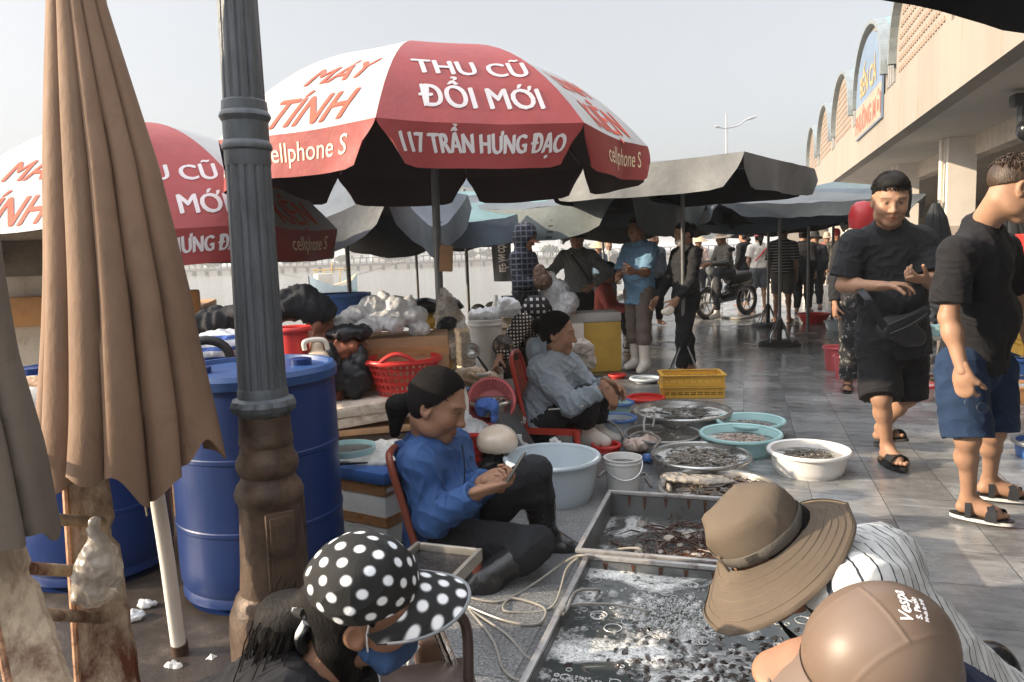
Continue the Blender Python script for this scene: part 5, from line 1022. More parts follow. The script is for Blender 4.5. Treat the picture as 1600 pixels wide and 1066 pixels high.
tw = thing('tyre_fender', 'black rubber ring lying against the striped sack', 'tyre', U(328, 558, 3.45)); a = MB(); c_ = U(322, 560, 3.42); a.tube([c_+V(0.10*math.cos(k*0.3), 0.03*math.cos(k*0.3), 0.085*math.sin(k*0.3)) for k in range(22)], 0.022, 10); a.build('ring', M('rubber', (0.018, 0.018, 0.019), 0.55, 0.3, 20, 0.3), tw)
t, c, r, h = basin('red bucket standing in the brown bag behind the lamp post', 425, 487, 512, 0.16, pRED, 'bucket', None, None, None, base=0.78, z0=0.86, name='bucket')
blob('brown_bag', 'rust brown tarpaulin bag wrapped round the red bucket', 'bag', [(U(500, 520, 4.0), (0.07, 0.10, 0.13)), (U(470, 560, 4.05), (0.16, 0.12, 0.12)), (U(440, 486, 4.05), (0.13, 0.10, 0.05)), (U(505, 490, 4.05), (0.05, 0.08, 0.06))], M('rust_tarp', (0.16, 0.055, 0.03), 0.55, 0.3, 10, 0.5, 30, dirt='#4a1c12', damt=0.3), 0.012, 0.018, 22, 43)
blob('orange_bag', 'crumpled dark orange bag between the drum and the cardboard box', 'bag', [(U(540, 545, 4.0), (0.10, 0.10, 0.08)), (U(535, 570, 4.0), (0.08, 0.08, 0.07)), (U(525, 612, 4.0), (0.06, 0.07, 0.05))], M('orange_tarp', (0.22, 0.07, 0.035), 0.6, 0.35, 10, 0.5, 30, dirt='#20100c', damt=0.35, dscale=8), 0.012, 0.022, 24, 44)
blob('black_bag', 'black bag slumped in front of the dark orange bag', 'bag', [(U(545, 520, 3.98), (0.12, 0.09, 0.04)), (U(550, 590, 3.95), (0.07, 0.07, 0.12)), (U(520, 575, 3.9), (0.04, 0.06, 0.13)), (U(565, 575, 3.95), (0.04, 0.05, 0.12))], black_film, 0.012, 0.016, 22, 45)
blob('supermarket_bag', 'white plastic shopping bags with blue print piled on the cardboard box', 'bag', [(U(px_, py_, d_), (a_, b_, c_), rz(px_)) for px_, py_, d_, a_, b_, c_ in ((600, 500, 4.25, 0.14, 0.10, 0.055), (560, 492, 4.25, 0.10, 0.08, 0.05), (535, 505, 4.2, 0.09, 0.07, 0.04), (585, 478, 4.3, 0.08, 0.08, 0.05), (620, 478, 4.3, 0.09, 0.07, 0.055), (645, 495, 4.3, 0.09, 0.08, 0.06), (575, 512, 4.15, 0.08, 0.06, 0.04), (615, 508, 4.15, 0.07, 0.06, 0.045), (655, 515, 4.25, 0.05, 0.06, 0.045), (600, 468, 4.3, 0.035, 0.03, 0.05), (640, 474, 4.3, 0.03, 0.03, 0.05), (527, 512, 4.1, 0.06, 0.05, 0.035))], M('printed_film', (0.62, 0.62, 0.62), 0.32, 0.15, 12, 0.6, 30, dirt='#3a5490', damt=0.27, dscale=9, thin=0.25), 0.009, 0.011, 40, 46, 0.012)
p = U(530, 488, 4.9); a = MB(); a.lathe([(0.001, 0), (0.16, 0), (0.20, 0.30), (0.215, 0.31), (0.215, 0.33), (0.19, 0.33)], (p.x, p.y, 0.78), 40); tag(a.build('blue_tub', pBLUE, angle=30), 'blue tub behind the shopping bags with the boat beyond', 'tub')
p = U(530, 600, 4.9); a = MB(); a.box((p.x, p.y, 0.39), (0.8, 0.5, 0.78), bev=0.012); tag(a.build('foam_box', foam, angle=30), 'polystyrene box under the blue tub', 'box')
p = U(400, 600, 4.05); a = MB(); a.box((p.x, p.y, 0.40), (0.80, 0.5, 0.8), bev=0.012); tag(a.build('cardboard_box', card, angle=30), 'cardboard box under the heap behind the blue drum', 'box')
jc = thing('jerrycan', 'beige plastic jerrycan wedged beside the blue drum', 'jerrycan', U(500, 640, 3.42)); p = U(499, 595, 3.42); s = SDF(*bounds([p], 0.26), 0.007); s.bx(p, (0.10, 0.16, 0.28), rz(0.3), 0, 0.03); s.cap(p+V(0, 0, 0.14), p+V(0, 0, 0.165), 0.028, k=0.01); s.mesh().build('body', M('beige_plastic', (0.48, 0.38, 0.28), 0.45, 0.1, 8, 0.15), jc, fix=False)
a = MB(); a.tube(bez([p+V(-0.05, -0.03, 0.15), p+V(-0.045, -0.03, 0.19), p+V(0.03, 0.0, 0.19), p+V(0.045, 0.01, 0.145)], 8), 0.012, 8); a.build('handle', M('white_handle', (0.7, 0.64, 0.56), 0.4), jc)
blob('black_bag', 'black bag beside the yellow foam at the quay edge behind the hanging bag', 'bag', [(U(668, 478, 5.2), (0.12, 0.1, 0.05)), (U(700, 478, 5.3), (0.10, 0.1, 0.06))], black_film, 0.014, 0.016, 20, 48)
blob('yellow_sack', 'mustard sack beneath the black bag at the quay edge', 'sack', [(U(672, 500, 5.25), (0.10, 0.09, 0.06)), (U(705, 495, 5.3), (0.08, 0.08, 0.05))], pYEL, 0.014, 0.016, 20, 49)
blob('ribbed_sack', 'orange yellow net sack right of the cardboard box', 'sack', [(U(682, 545, 4.75), (0.07, 0.08, 0.12)), (U(690, 575, 4.75), (0.07, 0.08, 0.10))], M('net_sack', (0.48, 0.26, 0.09), 0.7, 0.25, 30, 0.7, 60), 0.012, 0.014, 36, 50)
# ---------------------------------------------------------------- people: one skin surface each, clothes and hair over it
SKINS = {'fair': (0.34, 0.195, 0.125), 'tan': (0.29, 0.155, 0.095), 'brown': (0.25, 0.125, 0.075)}
def skinmat(kind): return M('skin_'+kind, SKINS[kind], 0.52, 0.11, 16, 0.15, 130, attr=True, sss=0.12, spec=0.35, dirt=tuple(c*0.75 for c in SKINS[kind][:1])+tuple(c*0.6 for c in SKINS[kind][1:]), damt=0.02, dscale=18, bdist=0.0015)
hairm = M('black_hair', (0.008, 0.0068, 0.0065), 0.65, 0.5, 30, 0.9, 120, aniso=(1, 1, 0.35), spec=0.16, bdist=0.004)
hairx = M('black_hair_pulled', (0.008, 0.0068, 0.0065), 0.7, 0.8, 60, 1.0, 190, aniso=(0.10, 1.3, 1.3), spec=0.12, bdist=0.006)
hairb = M('dark_brown_hair', (0.05, 0.030, 0.018), 0.45, 0.4, 30, 0.7, 120, aniso=(1, 1, 0.35), spec=0.4)
rubber_w = M('white_rubber', (0.62, 0.58, 0.52), 0.4, 0.08, 5, 0.1, 25, dirt='#7a6a58', damt=0.22, dscale=8); rubber_b = M('black_rubber', (0.020, 0.020, 0.021), 0.25, 0.2, 6, 0.15, 25, spec=0.5)
class Fig:
    def __init__(s, label, base, skin='tan', h=0.006, k=1.0, head=None, hk=1.0, arms=(), legs=(), pel=None, nk=None, front=(0, -1, 0), belly=0.0, face=True, group=None, wid=1.0, chestw=1.0, ears=True, dark=1.0):
        s.t = thing('person', label, 'person', base, group); s.h, s.k, s.hk = h, k, hk; s.arms, s.legs, s.pel, s.nk = arms, legs, V(pel), V(nk)
        s.front = V(front).normalized(); s.up = (s.nk-s.pel).normalized(); s.front = (s.front - s.up*s.front.dot(s.up)).normalized(); s.lat = s.up.cross(s.front); s.belly = belly; s.wid = wid; s.cw = chestw
        s.hc, hf, hu = V(head[0]), head[1], head[2]; s.R = rotm(hf, hu); s.skin = skin; s.face = face; s.ears = ears
    def hp(s, x, f, u): return s.hc + V(*(s.R @ (np.array([x, f, u])*s.hk)))
    def hl(s, P): return ((P-np.array(s.hc[:])) @ s.R)/s.hk
    def pts(s):
        p = [s.pel, s.nk, s.hc]
        for a in s.arms: p += [V(q) for q in a[:3]]
        for l in s.legs: p += [V(q) for q in l[:3]]
        return p
    def torso(s, S, inf=0.0, hem=None, kk=0.04):
        k, w = s.k, s.wid; L_ = (s.nk-s.pel).length; u, f = s.up, s.front
        S.cap(s.pel-u*0.02*k, s.pel+u*0.10*k, 0.155*k*w+inf, 0.142*k*w+inf, kk, (f, 0.72))
        S.cap(s.pel+u*0.10*k, s.pel+u*L_*0.74, 0.142*k*w+inf, 0.158*k*s.cw+inf, kk, (f, 0.68))
        if s.belly: S.ell(s.pel+u*L_*0.33+f*0.05*k, (0.13*k*w+inf, 0.085*k+s.belly+inf, 0.15*k), np.array([[s.lat[i], f[i], u[i]] for i in range(3)]), 0.06)
        if len(s.arms) == 2:
            a, b = V(s.arms[0][0]), V(s.arms[1][0]); m = (a+b)/2; S.cap(a*0.94+m*0.06, b*0.94+m*0.06, 0.058*k+inf, None, 0.05)
            S.cap(a*0.5+m*0.5, s.nk+u*0.025*k, 0.05*k+inf, 0.045*k+inf, 0.04); S.cap(b*0.5+m*0.5, s.nk+u*0.025*k, 0.05*k+inf, 0.045*k+inf, 0.04)
    def head_sdf(s, S):
        k = s.hk; R = s.R; e = lambda c, r, kk=0.02, mode='u': S.ell(s.hp(*c), np.array(r)*k, R, kk*k, mode); c_ = lambda a, b, ra, rb, kk=0.012, mode='u', flat=None: S.cap(s.hp(*a), s.hp(*b), ra*k, rb*k, kk*k, flat, mode)
        e((0, -0.012, 0.035), (0.074, 0.094, 0.084), 0.0); e((0, 0.022, -0.035), (0.058, 0.066, 0.078), 0.05); e((0, 0.066, -0.094), (0.026, 0.020, 0.018), 0.035)
        for q in (-1, 1):
            e((q*0.040, 0.052, -0.030), (0.024, 0.028, 0.028), 0.03); c_((q*0.016, 0.083, 0.024), (q*0.046, 0.070, 0.026), 0.008, 0.007, 0.02)
            e((q*0.031, 0.104, 0.006), (0.017, 0.016, 0.0115), 0.014, 's'); e((q*0.031, 0.0755, 0.006), (0.014, 0.0125, 0.0115), 0.004)
            e((q*0.048, 0.010, -0.075), (0.018, 0.035, 0.025), 0.03)
            if s.ears:
                e((q*0.075, -0.012, -0.004), (0.009, 0.021, 0.033), 0.008); e((q*0.081, -0.008, -0.002), (0.006, 0.011, 0.020), 0.004, 's'); e((q*0.073, -0.004, -0.032), (0.007, 0.009, 0.010), 0.006)
        c_((0, 0.086, 0.018), (0, 0.103, -0.026), 0.0075, 0.0105, 0.014); e((0, 0.104, -0.029), (0.012, 0.012, 0.010), 0.01)
        for q in (-1, 1): e((q*0.012, 0.093, -0.032), (0.0085, 0.010, 0.008), 0.006); e((q*0.006, 0.100, -0.040), (0.004, 0.006, 0.004), 0.003, 's')
        c_((-0.019, 0.080, -0.0615), (0.019, 0.080, -0.0615), 0.006, 0.006, 0.008); c_((0, 0.086, -0.060), (0, 0.087, -0.060), 0.0075, 0.0075, 0.010)
        c_((-0.014, 0.081, -0.072), (0.014, 0.081, -0.072), 0.007, 0.007, 0.008); c_((0, 0.085, -0.072), (0, 0.085, -0.0725), 0.008, 0.008, 0.008)
        c_((-0.021, 0.097, -0.0665), (0.021, 0.097, -0.0665), 0.0035, 0.0035, 0.003, 's')
        nb = s.nk - V(s.front)*0.01; S.cap(s.hp(0, -0.030, -0.055), nb, 0.054*k, 0.062*s.k, 0.03)
    def facecol(s, v):
        c = np.ones((len(v), 3)); L_ = s.hl(v); x, f, u = np.abs(L_[:, 0]), L_[:, 1], L_[:, 2]; inh = (np.linalg.norm(L_, axis=1) < 0.15) & (f > 0.03)
        def sm(d, w=0.0022): return (1/(1+np.exp(np.clip(d/w, -30, 30))))[:, None]
        def paint(m, col): c[:] = c*(1-m*inh[:, None]) + np.array(col)*m*inh[:, None]
        lip = np.sqrt((x/0.024)**2+((u+0.067)/0.0115)**2)-1; paint(sm(lip*0.012)*(f > 0.072)[:, None]*0.75, (0.92, 0.58, 0.55))
        paint(sm(np.sqrt((x/0.022)**2+((u+0.0665)/0.0018)**2)*0.002-0.002, 0.0009)*(f > 0.07)[:, None]*0.7, (0.35, 0.2, 0.2))
        cheek = np.sqrt((x-0.042)**2+(u+0.03)**2)-0.018; paint(sm(cheek, 0.007)*0.22, (1.1, 0.75, 0.68))
        bw = np.hypot(np.clip(np.abs(x-0.034)-0.017, 0, None), (u-0.0285+0.10*(x-0.034)*(x > 0.034)+0.0*x))-0.0032; paint(sm(bw, 0.0016)*0.85, (0.10, 0.09, 0.09))
        ey = np.sqrt(((x-0.031)/0.0135)**2+((u-0.0055)/0.0048)**2)-1; paint(sm(ey*0.005, 0.0012)*(f > 0.055)[:, None]*0.9, (1.25, 1.4, 1.6))
        ir = np.sqrt(((x-0.031)/0.0058)**2+((u-0.0055)/0.0048)**2)-1; paint(sm(ir*0.005, 0.0012)*(f > 0.055)[:, None], (0.06, 0.05, 0.05))
        ls = np.hypot(np.clip(np.abs(x-0.031)-0.0125, 0, None), u-0.0105+8*(x-0.031)**2)-0.0018; paint(sm(ls, 0.001)*(f > 0.05)[:, None]*0.85, (0.12, 0.10, 0.10))
        return c
    def limb(s, S, a, b, c, ra, rm, rb, rc, inf=0.0, kk=0.02): S.cap(a, b, ra+inf, rm+inf, kk); S.cap(b, c, rb+inf, rc+inf, kk)
    def body(s, hands=True, feet=True, parts='hat', hh=None):
        k = s.k; lo, hi = bounds(s.pts(), 0.22*max(k, s.hk)); S = SDF(lo, hi, s.h)
        s.head_sdf(S); s.torso(S, -0.006)
        for a in s.arms: s.limb(S, a[0], a[1], a[2], 0.048*k, 0.038*k, 0.041*k, 0.026*k, 0.0, 0.02); m = V(a[1])*0.7+V(a[2])*0.3; S.ell(m, 0.041*k, None, 0.03)
        for l in s.legs:
            s.limb(S, l[0], l[1], l[2], 0.086*k, 0.053*k, 0.048*k, 0.031*k, 0.0, 0.03); kn, an = V(l[1]), V(l[2]); bk = -(V(l[3]).normalized()); S.ell(kn*0.70+an*0.30+bk*0.014*k, 0.043*k, None, 0.04)
            if feet:
                t = V(l[3]).normalized(); S.cap(an-t*0.025*k-V(0, 0, 0.045*k), an+t*0.11*k-V(0, 0, 0.052*k), 0.030*k, 0.030*k, 0.02); S.cap(an, an+t*0.09*k-V(0, 0, 0.045*k), 0.034*k, 0.026*k, 0.03)
                sd = t.cross(V(0, 0, 1))
                for q in range(5): S.ell(an+t*(0.155-0.012*abs(q-1)*k*1.0)*k+sd*(q-2)*0.0165*k-V(0, 0, 0.062*k), 0.0125*k, None, 0.004)
        mb = S.mesh(s.facecol if s.face else (lambda v: np.ones((len(v), 3))*0.999))
        if hands:
            for a in s.arms:
                if len(a) > 3: s.hand(mb, V(a[2]), V(a[3]), V(a[4]), a[5], a[6] if len(a) > 6 else 0.5, hh or min(0.0035, s.h))
        return mb.build('body', skinmat(s.skin), s.t, angle=0, fix=False)
    def hand(s, mb, w, D, Nn, side, curl, h):
        k = s.k; D = D.normalized(); Nn = (Nn-D*Nn.dot(D)).normalized(); T = D.cross(Nn)*side; S = SDF(*bounds([w-D*0.03, w+D*0.2*k], 0.11*k), h)
        S.cap(w-D*0.025*k, w+D*0.035*k, 0.026*k, 0.034*k, 0.02, (Nn, 0.62)); S.cap(w+D*0.03*k, w+D*0.082*k, 0.036*k, 0.041*k, 0.02, (Nn, 0.36))
        ls = [0.070, 0.078, 0.073, 0.058]
        for i in range(4):
            p = w+D*(0.086-0.006*abs(i-1.2))*k+T*(0.031-0.0205*i)*k; d = (D+T*(0.10-0.07*i)).normalized(); r = (0.0092-0.0005*i)*k
            cc = (curl[i] if hasattr(curl, '__len__') else curl)*(0.9+0.10*i); ax = d.cross(Nn)
            for j, fr in enumerate((0.44, 0.30, 0.26)):
                d = Matrix.Rotation(cc*(1.0, 1.15, 0.8)[j], 3, ax) @ d; q = p+d*ls[i]*fr*k; S.cap(p, q, r*(1-0.07*j), r*(0.95-0.07*j), 0.004*k); p = q
        p = w+D*0.022*k+T*0.026*k; d = (D*0.72+T*0.62+Nn*0.30).normalized(); tc = (curl[4] if hasattr(curl, '__len__') and len(curl) > 4 else 0.35); ax = d.cross((Nn*0.8-T*0.6).normalized())
        for j, (ln, r) in enumerate(((0.044, 0.0135), (0.033, 0.0108), (0.027, 0.0095))):
            q = p+d*ln*k; S.cap(p, q, r*k, r*0.92*k, 0.010*k if j == 0 else 0.004*k); p = q; d = Matrix.Rotation(tc, 3, ax) @ d
        m = S.mesh(lambda v: np.ones((len(v), 3))*0.999); mb.add(m.v[0], m.f, m.c[0])
    def wr(s, amp, f, seed):
        n1, n2, n3 = Noise(seed, 6, f), Noise(seed+3, 3, f*1.6), Noise(seed+4, 4, f*3.6)
        amp = amp*1.0
        return lambda v: amp*(0.8*n1(v) + 1.5*(0.5-np.abs(n2(v))**0.7) + 0.7*(0.5-np.abs(n3(v))**0.7))
    def shirt(s, mat, sleeve=1.0, hem=0.0, inf=0.014, name='shirt', amp=0.006, seed=1, neck=0.065, collar=None, hood=False, flare=0.0, arms=True, colour=None, sl_r=1.0, vneck=0.0):
        """sleeve: 0..1 to the elbow, up to 2 to the wrist; hem: how far below the pelvis it hangs"""
        k = s.k; lo, hi = bounds(s.pts()[:2]+[V(q) for a in s.arms for q in a[:3]]+[s.hc], 0.24*k); S = SDF(lo, hi, max(s.h, 0.005)); s.torso(S, inf)
        S.cap(s.pel, s.pel-s.up*max(hem, 0.02), 0.158*k*s.wid+inf+flare, 0.158*k*s.wid+inf+flare*1.6, 0.03, (s.front, 0.74))
        S.cut(s.pel-s.up*hem, -s.up)
        nkp = s.nk-V(s.front)*0.005; S.cap(nkp+s.up*0.0, s.hp(0, -0.01, -0.02), neck*k*0.98, neck*k*1.3, 0.006, None, 's')
        if vneck: S.cap(s.nk+s.front*0.09*k, s.nk+s.front*0.10*k-s.up*vneck, 0.035*k, 0.01*k, 0.008, None, 's')
        if arms:
            for a in s.arms:
                sh, el, wr_ = V(a[0]), V(a[1]), V(a[2]); r0, r1, r2 = 0.058*k*sl_r+inf*0.6, 0.046*k*sl_r+inf*0.8, 0.034*k*sl_r+inf*0.7
                if sleeve <= 1: e = sh+(el-sh)*sleeve; S.cap(sh, e, r0, (0.053*k*sl_r+inf*1.2), 0.03, None, 'u', (0, 1))
                else: S.cap(sh, el, r0, r1, 0.03); e = el+(wr_-el)*(sleeve-1); S.cap(el, e, r1, r2, 0.025, None, 'u', (0, 1))
        mb = S.mesh(colour, s.wr(amp, 26, seed)); o = mb.build(name, mat, s.t, angle=60, fix=False)
        if collar is not None:
            S = SDF(*bounds([s.nk, s.hp(0, 0, -0.06)], 0.14*k), 0.005); ax = (s.hp(0, -0.03, -0.055)-s.nk).normalized(); p0 = s.nk+s.up*0.004
            S.cap(p0-ax*0.01, p0+ax*0.052*k, 0.082*k, 0.074*k, 0.005, (s.front, 0.95)); S.cap(p0-ax*0.03, p0+ax*0.12*k, 0.072*k, 0.067*k, 0.004, (s.front, 0.95), 's'); S.cut(p0+ax*0.040*k-s.front*0.03, ax*1.0+s.front*0.30)
            S.cap(p0+s.front*0.08*k+ax*0.06*k, p0+s.front*0.09*k-ax*0.02*k, 0.022*k, 0.012*k, 0.005, None, 's'); S.mesh().build('collar', collar, o, angle=60, fix=False)
        if hood:
            S = SDF(*bounds([s.nk], 0.24*k), max(s.h, 0.006)); b = s.nk-s.front*0.075*k-s.up*0.01; S.cap(b-s.lat*0.07*k, b+s.lat*0.07*k, 0.052*k, None, 0.03); S.cap(b-s.lat*0.075*k, s.nk+s.front*0.02*k-s.lat*0.085*k, 0.034*k, 0.022*k, 0.03); S.cap(b+s.lat*0.075*k, s.nk+s.front*0.02*k+s.lat*0.085*k, 0.034*k, 0.022*k, 0.03); S.cap(b, b-s.up*0.08*k-s.front*0.015, 0.05*k, 0.03*k, 0.03)
            S.cap(s.nk-s.up*0.02, s.hp(0, -0.02, -0.02), 0.06*k, 0.07*k, 0.01, None, 's'); S.mesh(None, s.wr(amp*1.2, 26, seed+2)).build('hood', mat, o, angle=60, fix=False)
        return o
    def trousers(s, mat, length=2.0, inf=0.014, flare=0.0, name='trousers', amp=0.006, seed=2, rise=0.10, colour=None):
        """length: 1 = to the knee, 2 = to the ankle"""
        k = s.k; lo, hi = bounds([s.pel, s.pel+s.up*0.1]+[V(q) for l in s.legs for q in l[:3]], 0.22*k); S = SDF(lo, hi, max(s.h, 0.005)); u, f = s.up, s.front
        S.cap(s.pel-u*0.02*k, s.pel+u*rise*k, 0.156*k*s.wid+inf*0.7, 0.143*k*s.wid+inf*0.5, 0.04, (f, 0.74)); S.cut(s.pel+u*rise*k, u)
        for l in s.legs:
            hp, kn, an = V(l[0]), V(l[1]), V(l[2])
            if length <= 1.0: e = hp+(kn-hp)*length; S.cap(hp, e, 0.094*k+inf, 0.094*k*(1-length*0.30)+inf+flare, 0.03, None, 'u', (0, 1))
            else:
                S.cap(hp, kn, 0.094*k+inf, 0.060*k+inf+flare*0.5, 0.03); e = kn+(an-kn)*(length-1); S.cap(kn, e, 0.060*k+inf+flare*0.5, 0.060*k*(1-(length-1)*0.30)+inf+flare, 0.03, None, 'u', (0, 1))
                bk = -(V(l[3]).normalized())
                if length > 1.4: S.ell(kn*0.7+an*0.3+bk*0.012*k, 0.060*k+inf, None, 0.05)
        return S.mesh(colour, s.wr(amp, 24, seed)).build(name, mat, s.t, angle=60, fix=False)
    def hair(s, kind='short', mat=None, seed=3, amp=0.004, line=None, strands=0):
        mat = mat or hairm; k = s.hk; S = SDF(*bounds([s.hc], 0.22*k), min(s.h, 0.005)); R = s.R; hp = s.hp
        S.ell(hp(0, -0.014, 0.036), np.array((0.0815, 0.101, 0.094))*k, R, 0.0)
        dirv = lambda x, f, u: R @ np.array([x, f, u])
        if kind == 'short':
            S.ell(hp(0, 0.01, 0.085), np.array((0.066, 0.075, 0.05))*k, R, 0.02); S.cut(hp(0, 0.066, 0.076), dirv(0, 0.56, -0.83)); S.cut(hp(0, 0, -0.042), dirv(0, 0, -1.0)); S.cap(hp(-0.085, 0.03, 0.03), hp(-0.085, 0.10, -0.02), 0.022*k, 0.05*k, 0.008, None, 's'); S.cap(hp(0.085, 0.03, 0.03), hp(0.085, 0.10, -0.02), 0.022*k, 0.05*k, 0.008, None, 's')
        elif kind in ('bun', 'pony', 'long'):
            S.ell(hp(0, -0.03, -0.01), np.array((0.076, 0.07, 0.07))*k, R, 0.03); S.cut(hp(0, 0.058, 0.084), dirv(0, 0.85, -0.53)); S.cut(hp(0, -0.02, -0.085), dirv(0, 0.3, -0.95))
            for q in (-1, 1): S.ell(hp(q*0.085, 0.0, -0.012), np.array((0.026, 0.028, 0.036))*k, R, 0.008, 's')
            if kind == 'bun': S.ell(hp(0, -0.115, 0.035), 0.045*k, None, 0.015)
            if kind == 'pony': S.cap(hp(0, -0.10, -0.02), hp(0, -0.135, -0.06), 0.030*k, 0.040*k, 0.012); S.cap(hp(0, -0.135, -0.06), hp(0, -0.115, -0.15), 0.040*k, 0.018*k, 0.02)
            if kind == 'long': S.cap(hp(0, -0.06, -0.03), hp(0, -0.07, -0.22), 0.070*k, 0.05*k, 0.03)
        elif kind == 'cap': S.cut(hp(0, 0.03, 0.0), dirv(0, 0.9, -0.4))
        n1 = Noise(seed, 8, 90/k)
        def wri(v): L_ = s.hl(v); return amp*n1(L_*np.array([1.0, 0.30, 0.30])*k)
        mb = S.mesh(None, wri)
        if strands:
            r_ = np.random.RandomState(seed); E = np.array((0.083, 0.103, 0.096)); c0 = np.array((0, -0.014, 0.036))
            for q in range(strands):
                if kind == 'short':
                    a0 = r_.rand()*6.28; e0 = 0.15+1.20*r_.rand()**0.7; st = np.array([math.sin(a0)*math.sin(e0), -math.cos(a0)*math.sin(e0)*0.9, math.cos(e0)]); dr = st*np.array([1, 0.6, 0])+np.array([0.3*r_.normal(), 0.35*(st[1] > -0.35)+0.1, (0.7 if st[1] > 0 else -0.3)+0.3*r_.normal()]); n_, ln = 4, 0.16+0.16*r_.rand()
                else:
                    a0 = r_.rand()*2-1; st = np.array([math.sin(a0*1.5)*0.95, math.cos(a0*1.5)*0.62-0.05*abs(r_.normal()), 0.78-1.2*abs(a0)**1.1+0.05*r_.normal()]); kn = np.array([0.0, -1.0, -0.05]); dr = kn-st+np.array([0, 0, 0.25*(1-abs(a0))]); n_, ln = 8, 1.75+0.2*r_.rand()
                st = st/np.linalg.norm(st); pts = []; p = st.copy()
                for j in range(n_):
                    pts.append(s.hp(*(c0+E*p*(1.0+(0.016*(1 if j < n_-1 else 0.3) if kind != 'short' else 0.005+0.10*j/n_*r_.rand()+0.02*j/n_))))); t = dr-p*dr.dot(p); t = t/max(np.linalg.norm(t), 1e-6); p = p+t*ln/n_; p /= np.linalg.norm(p)
                    if kind != 'short': dr = kn-p+np.array([0, 0, 0.15])
                mb.tube(pts, [0.0010*k]+[0.0030*k]*(n_-2)+[0.0006*k], 4, False)
        return mb.build('hair', mat, s.t, angle=80, fix=False)
    def hat(s, mat, kind='bucket', name='hat', brim=0.07, tilt=0.0, droop=0.35, mat2=None, top=0.12, thick=0.004, lift=0.055):
        k = s.hk; R = s.R @ np.array([[1, 0, 0], [0, math.cos(tilt), -math.sin(tilt)], [0, math.sin(tilt), math.cos(tilt)]]); c = np.array(s.hp(0, -0.012, lift)[:]); a = MB()
        r = 0.098*k
        if kind == 'bucket': prof = [(r+brim*k, -brim*k*droop-0.02*k), (r+brim*k*0.5, -brim*k*droop*0.45-0.015*k), (r, -0.01*k), (r*0.97, 0.03*k), (r*0.88, (top-0.05)*k), (r*0.72, (top-0.015)*k), (r*0.4, (top-0.003)*k), (0.001, top*k)]
        elif kind == 'cone': prof = [(0.22*k, -0.02*k), (0.14*k, 0.04*k), (0.06*k, 0.10*k), (0.001, 0.135*k)]
        elif kind == 'helmet': prof = [(r*1.12, -0.09*k), (r*1.22, -0.03*k), (r*1.20, 0.03*k), (r*1.0, 0.09*k), (r*0.6, 0.125*k), (0.001, 0.135*k)]
        elif kind == 'cap': prof = [(r, -0.03*k), (r*1.02, 0.0), (r*0.95, 0.05*k), (r*0.7, 0.085*k), (r*0.35, 0.10*k), (0.001, 0.103*k)]
        a.lathe(prof, c, 36, R, sx=0.9 if kind != 'cone' else 1, sy=1.05 if kind != 'cone' else 1); a.lathe([(max(q[0]-thick, 0.0005), q[1]-thick*0.6) for q in prof][::-1], c, 36, R, sx=0.9 if kind != 'cone' else 1, sy=1.05 if kind != 'cone' else 1)
        o = a.build(name, mat, s.t, angle=50, fix=False)
        if kind == 'cap':
            b = MB(); P = [[(np.array(s.hp(0, -0.012, lift)[:]) + R @ (np.array([math.sin(t)*0.085*(1-0.1*q), 0.062*math.cos(t)+(0.035+0.085*q)*math.cos(t)**0.5*1.0, -0.028-0.012*q-0.02*math.sin(t)**2])*k)) for t in np.linspace(-1.25, 1.25, 13)] for q in (0, 0.33, 0.66, 1.0)]
            b.grid(P); b.grid((np.array(P)-R @ np.array([0, 0, 0.005*k]))[::-1]); b.build('peak', mat2 or mat, o, angle=50, fix=False)
        if kind == 'bucket': b = MB(); b.lathe([(r*1.004, -0.006*k), (r*1.0, 0.014*k)], c, 36, R, sx=0.905, sy=1.056); b.build('hat_band', mat2 or mat, o)
        return o
    def boots(s, mat, top=0.55, name='boot'):
        k = s.k
        for l in s.legs:
            kn, an, t = V(l[1]), V(l[2]), V(l[3]).normalized(); tp = an+(kn-an)*top; S = SDF(*bounds([tp, an, an+t*0.18*k-V(0, 0, 0.06)], 0.10*k), max(s.h, 0.005))
            S.cap(an, tp, 0.052*k, 0.068*k, 0.02, None, 'u', (0, 1)); S.cap(an-V(0, 0, 0.04*k)-t*0.03*k, an+t*0.13*k-V(0, 0, 0.05*k), 0.047*k, 0.040*k, 0.04); S.cap(an, an+t*0.08*k-V(0, 0, 0.03*k), 0.052*k, 0.04*k, 0.04)
            if (kn-an).length > 0: S.cap(tp-(kn-an).normalized()*0.012, tp+(kn-an).normalized()*0.05, 0.062*k, 0.062*k, 0.004, None, 's')
            S.bx(an+t*0.05*k-V(0, 0, 0.088*k), (0.30*k, 0.30*k, 0.012), None, 0.0, 0.002, 's'); S.mesh(None, s.wr(0.003, 20, 4)).build(name, mat, s.t, angle=60, fix=False)
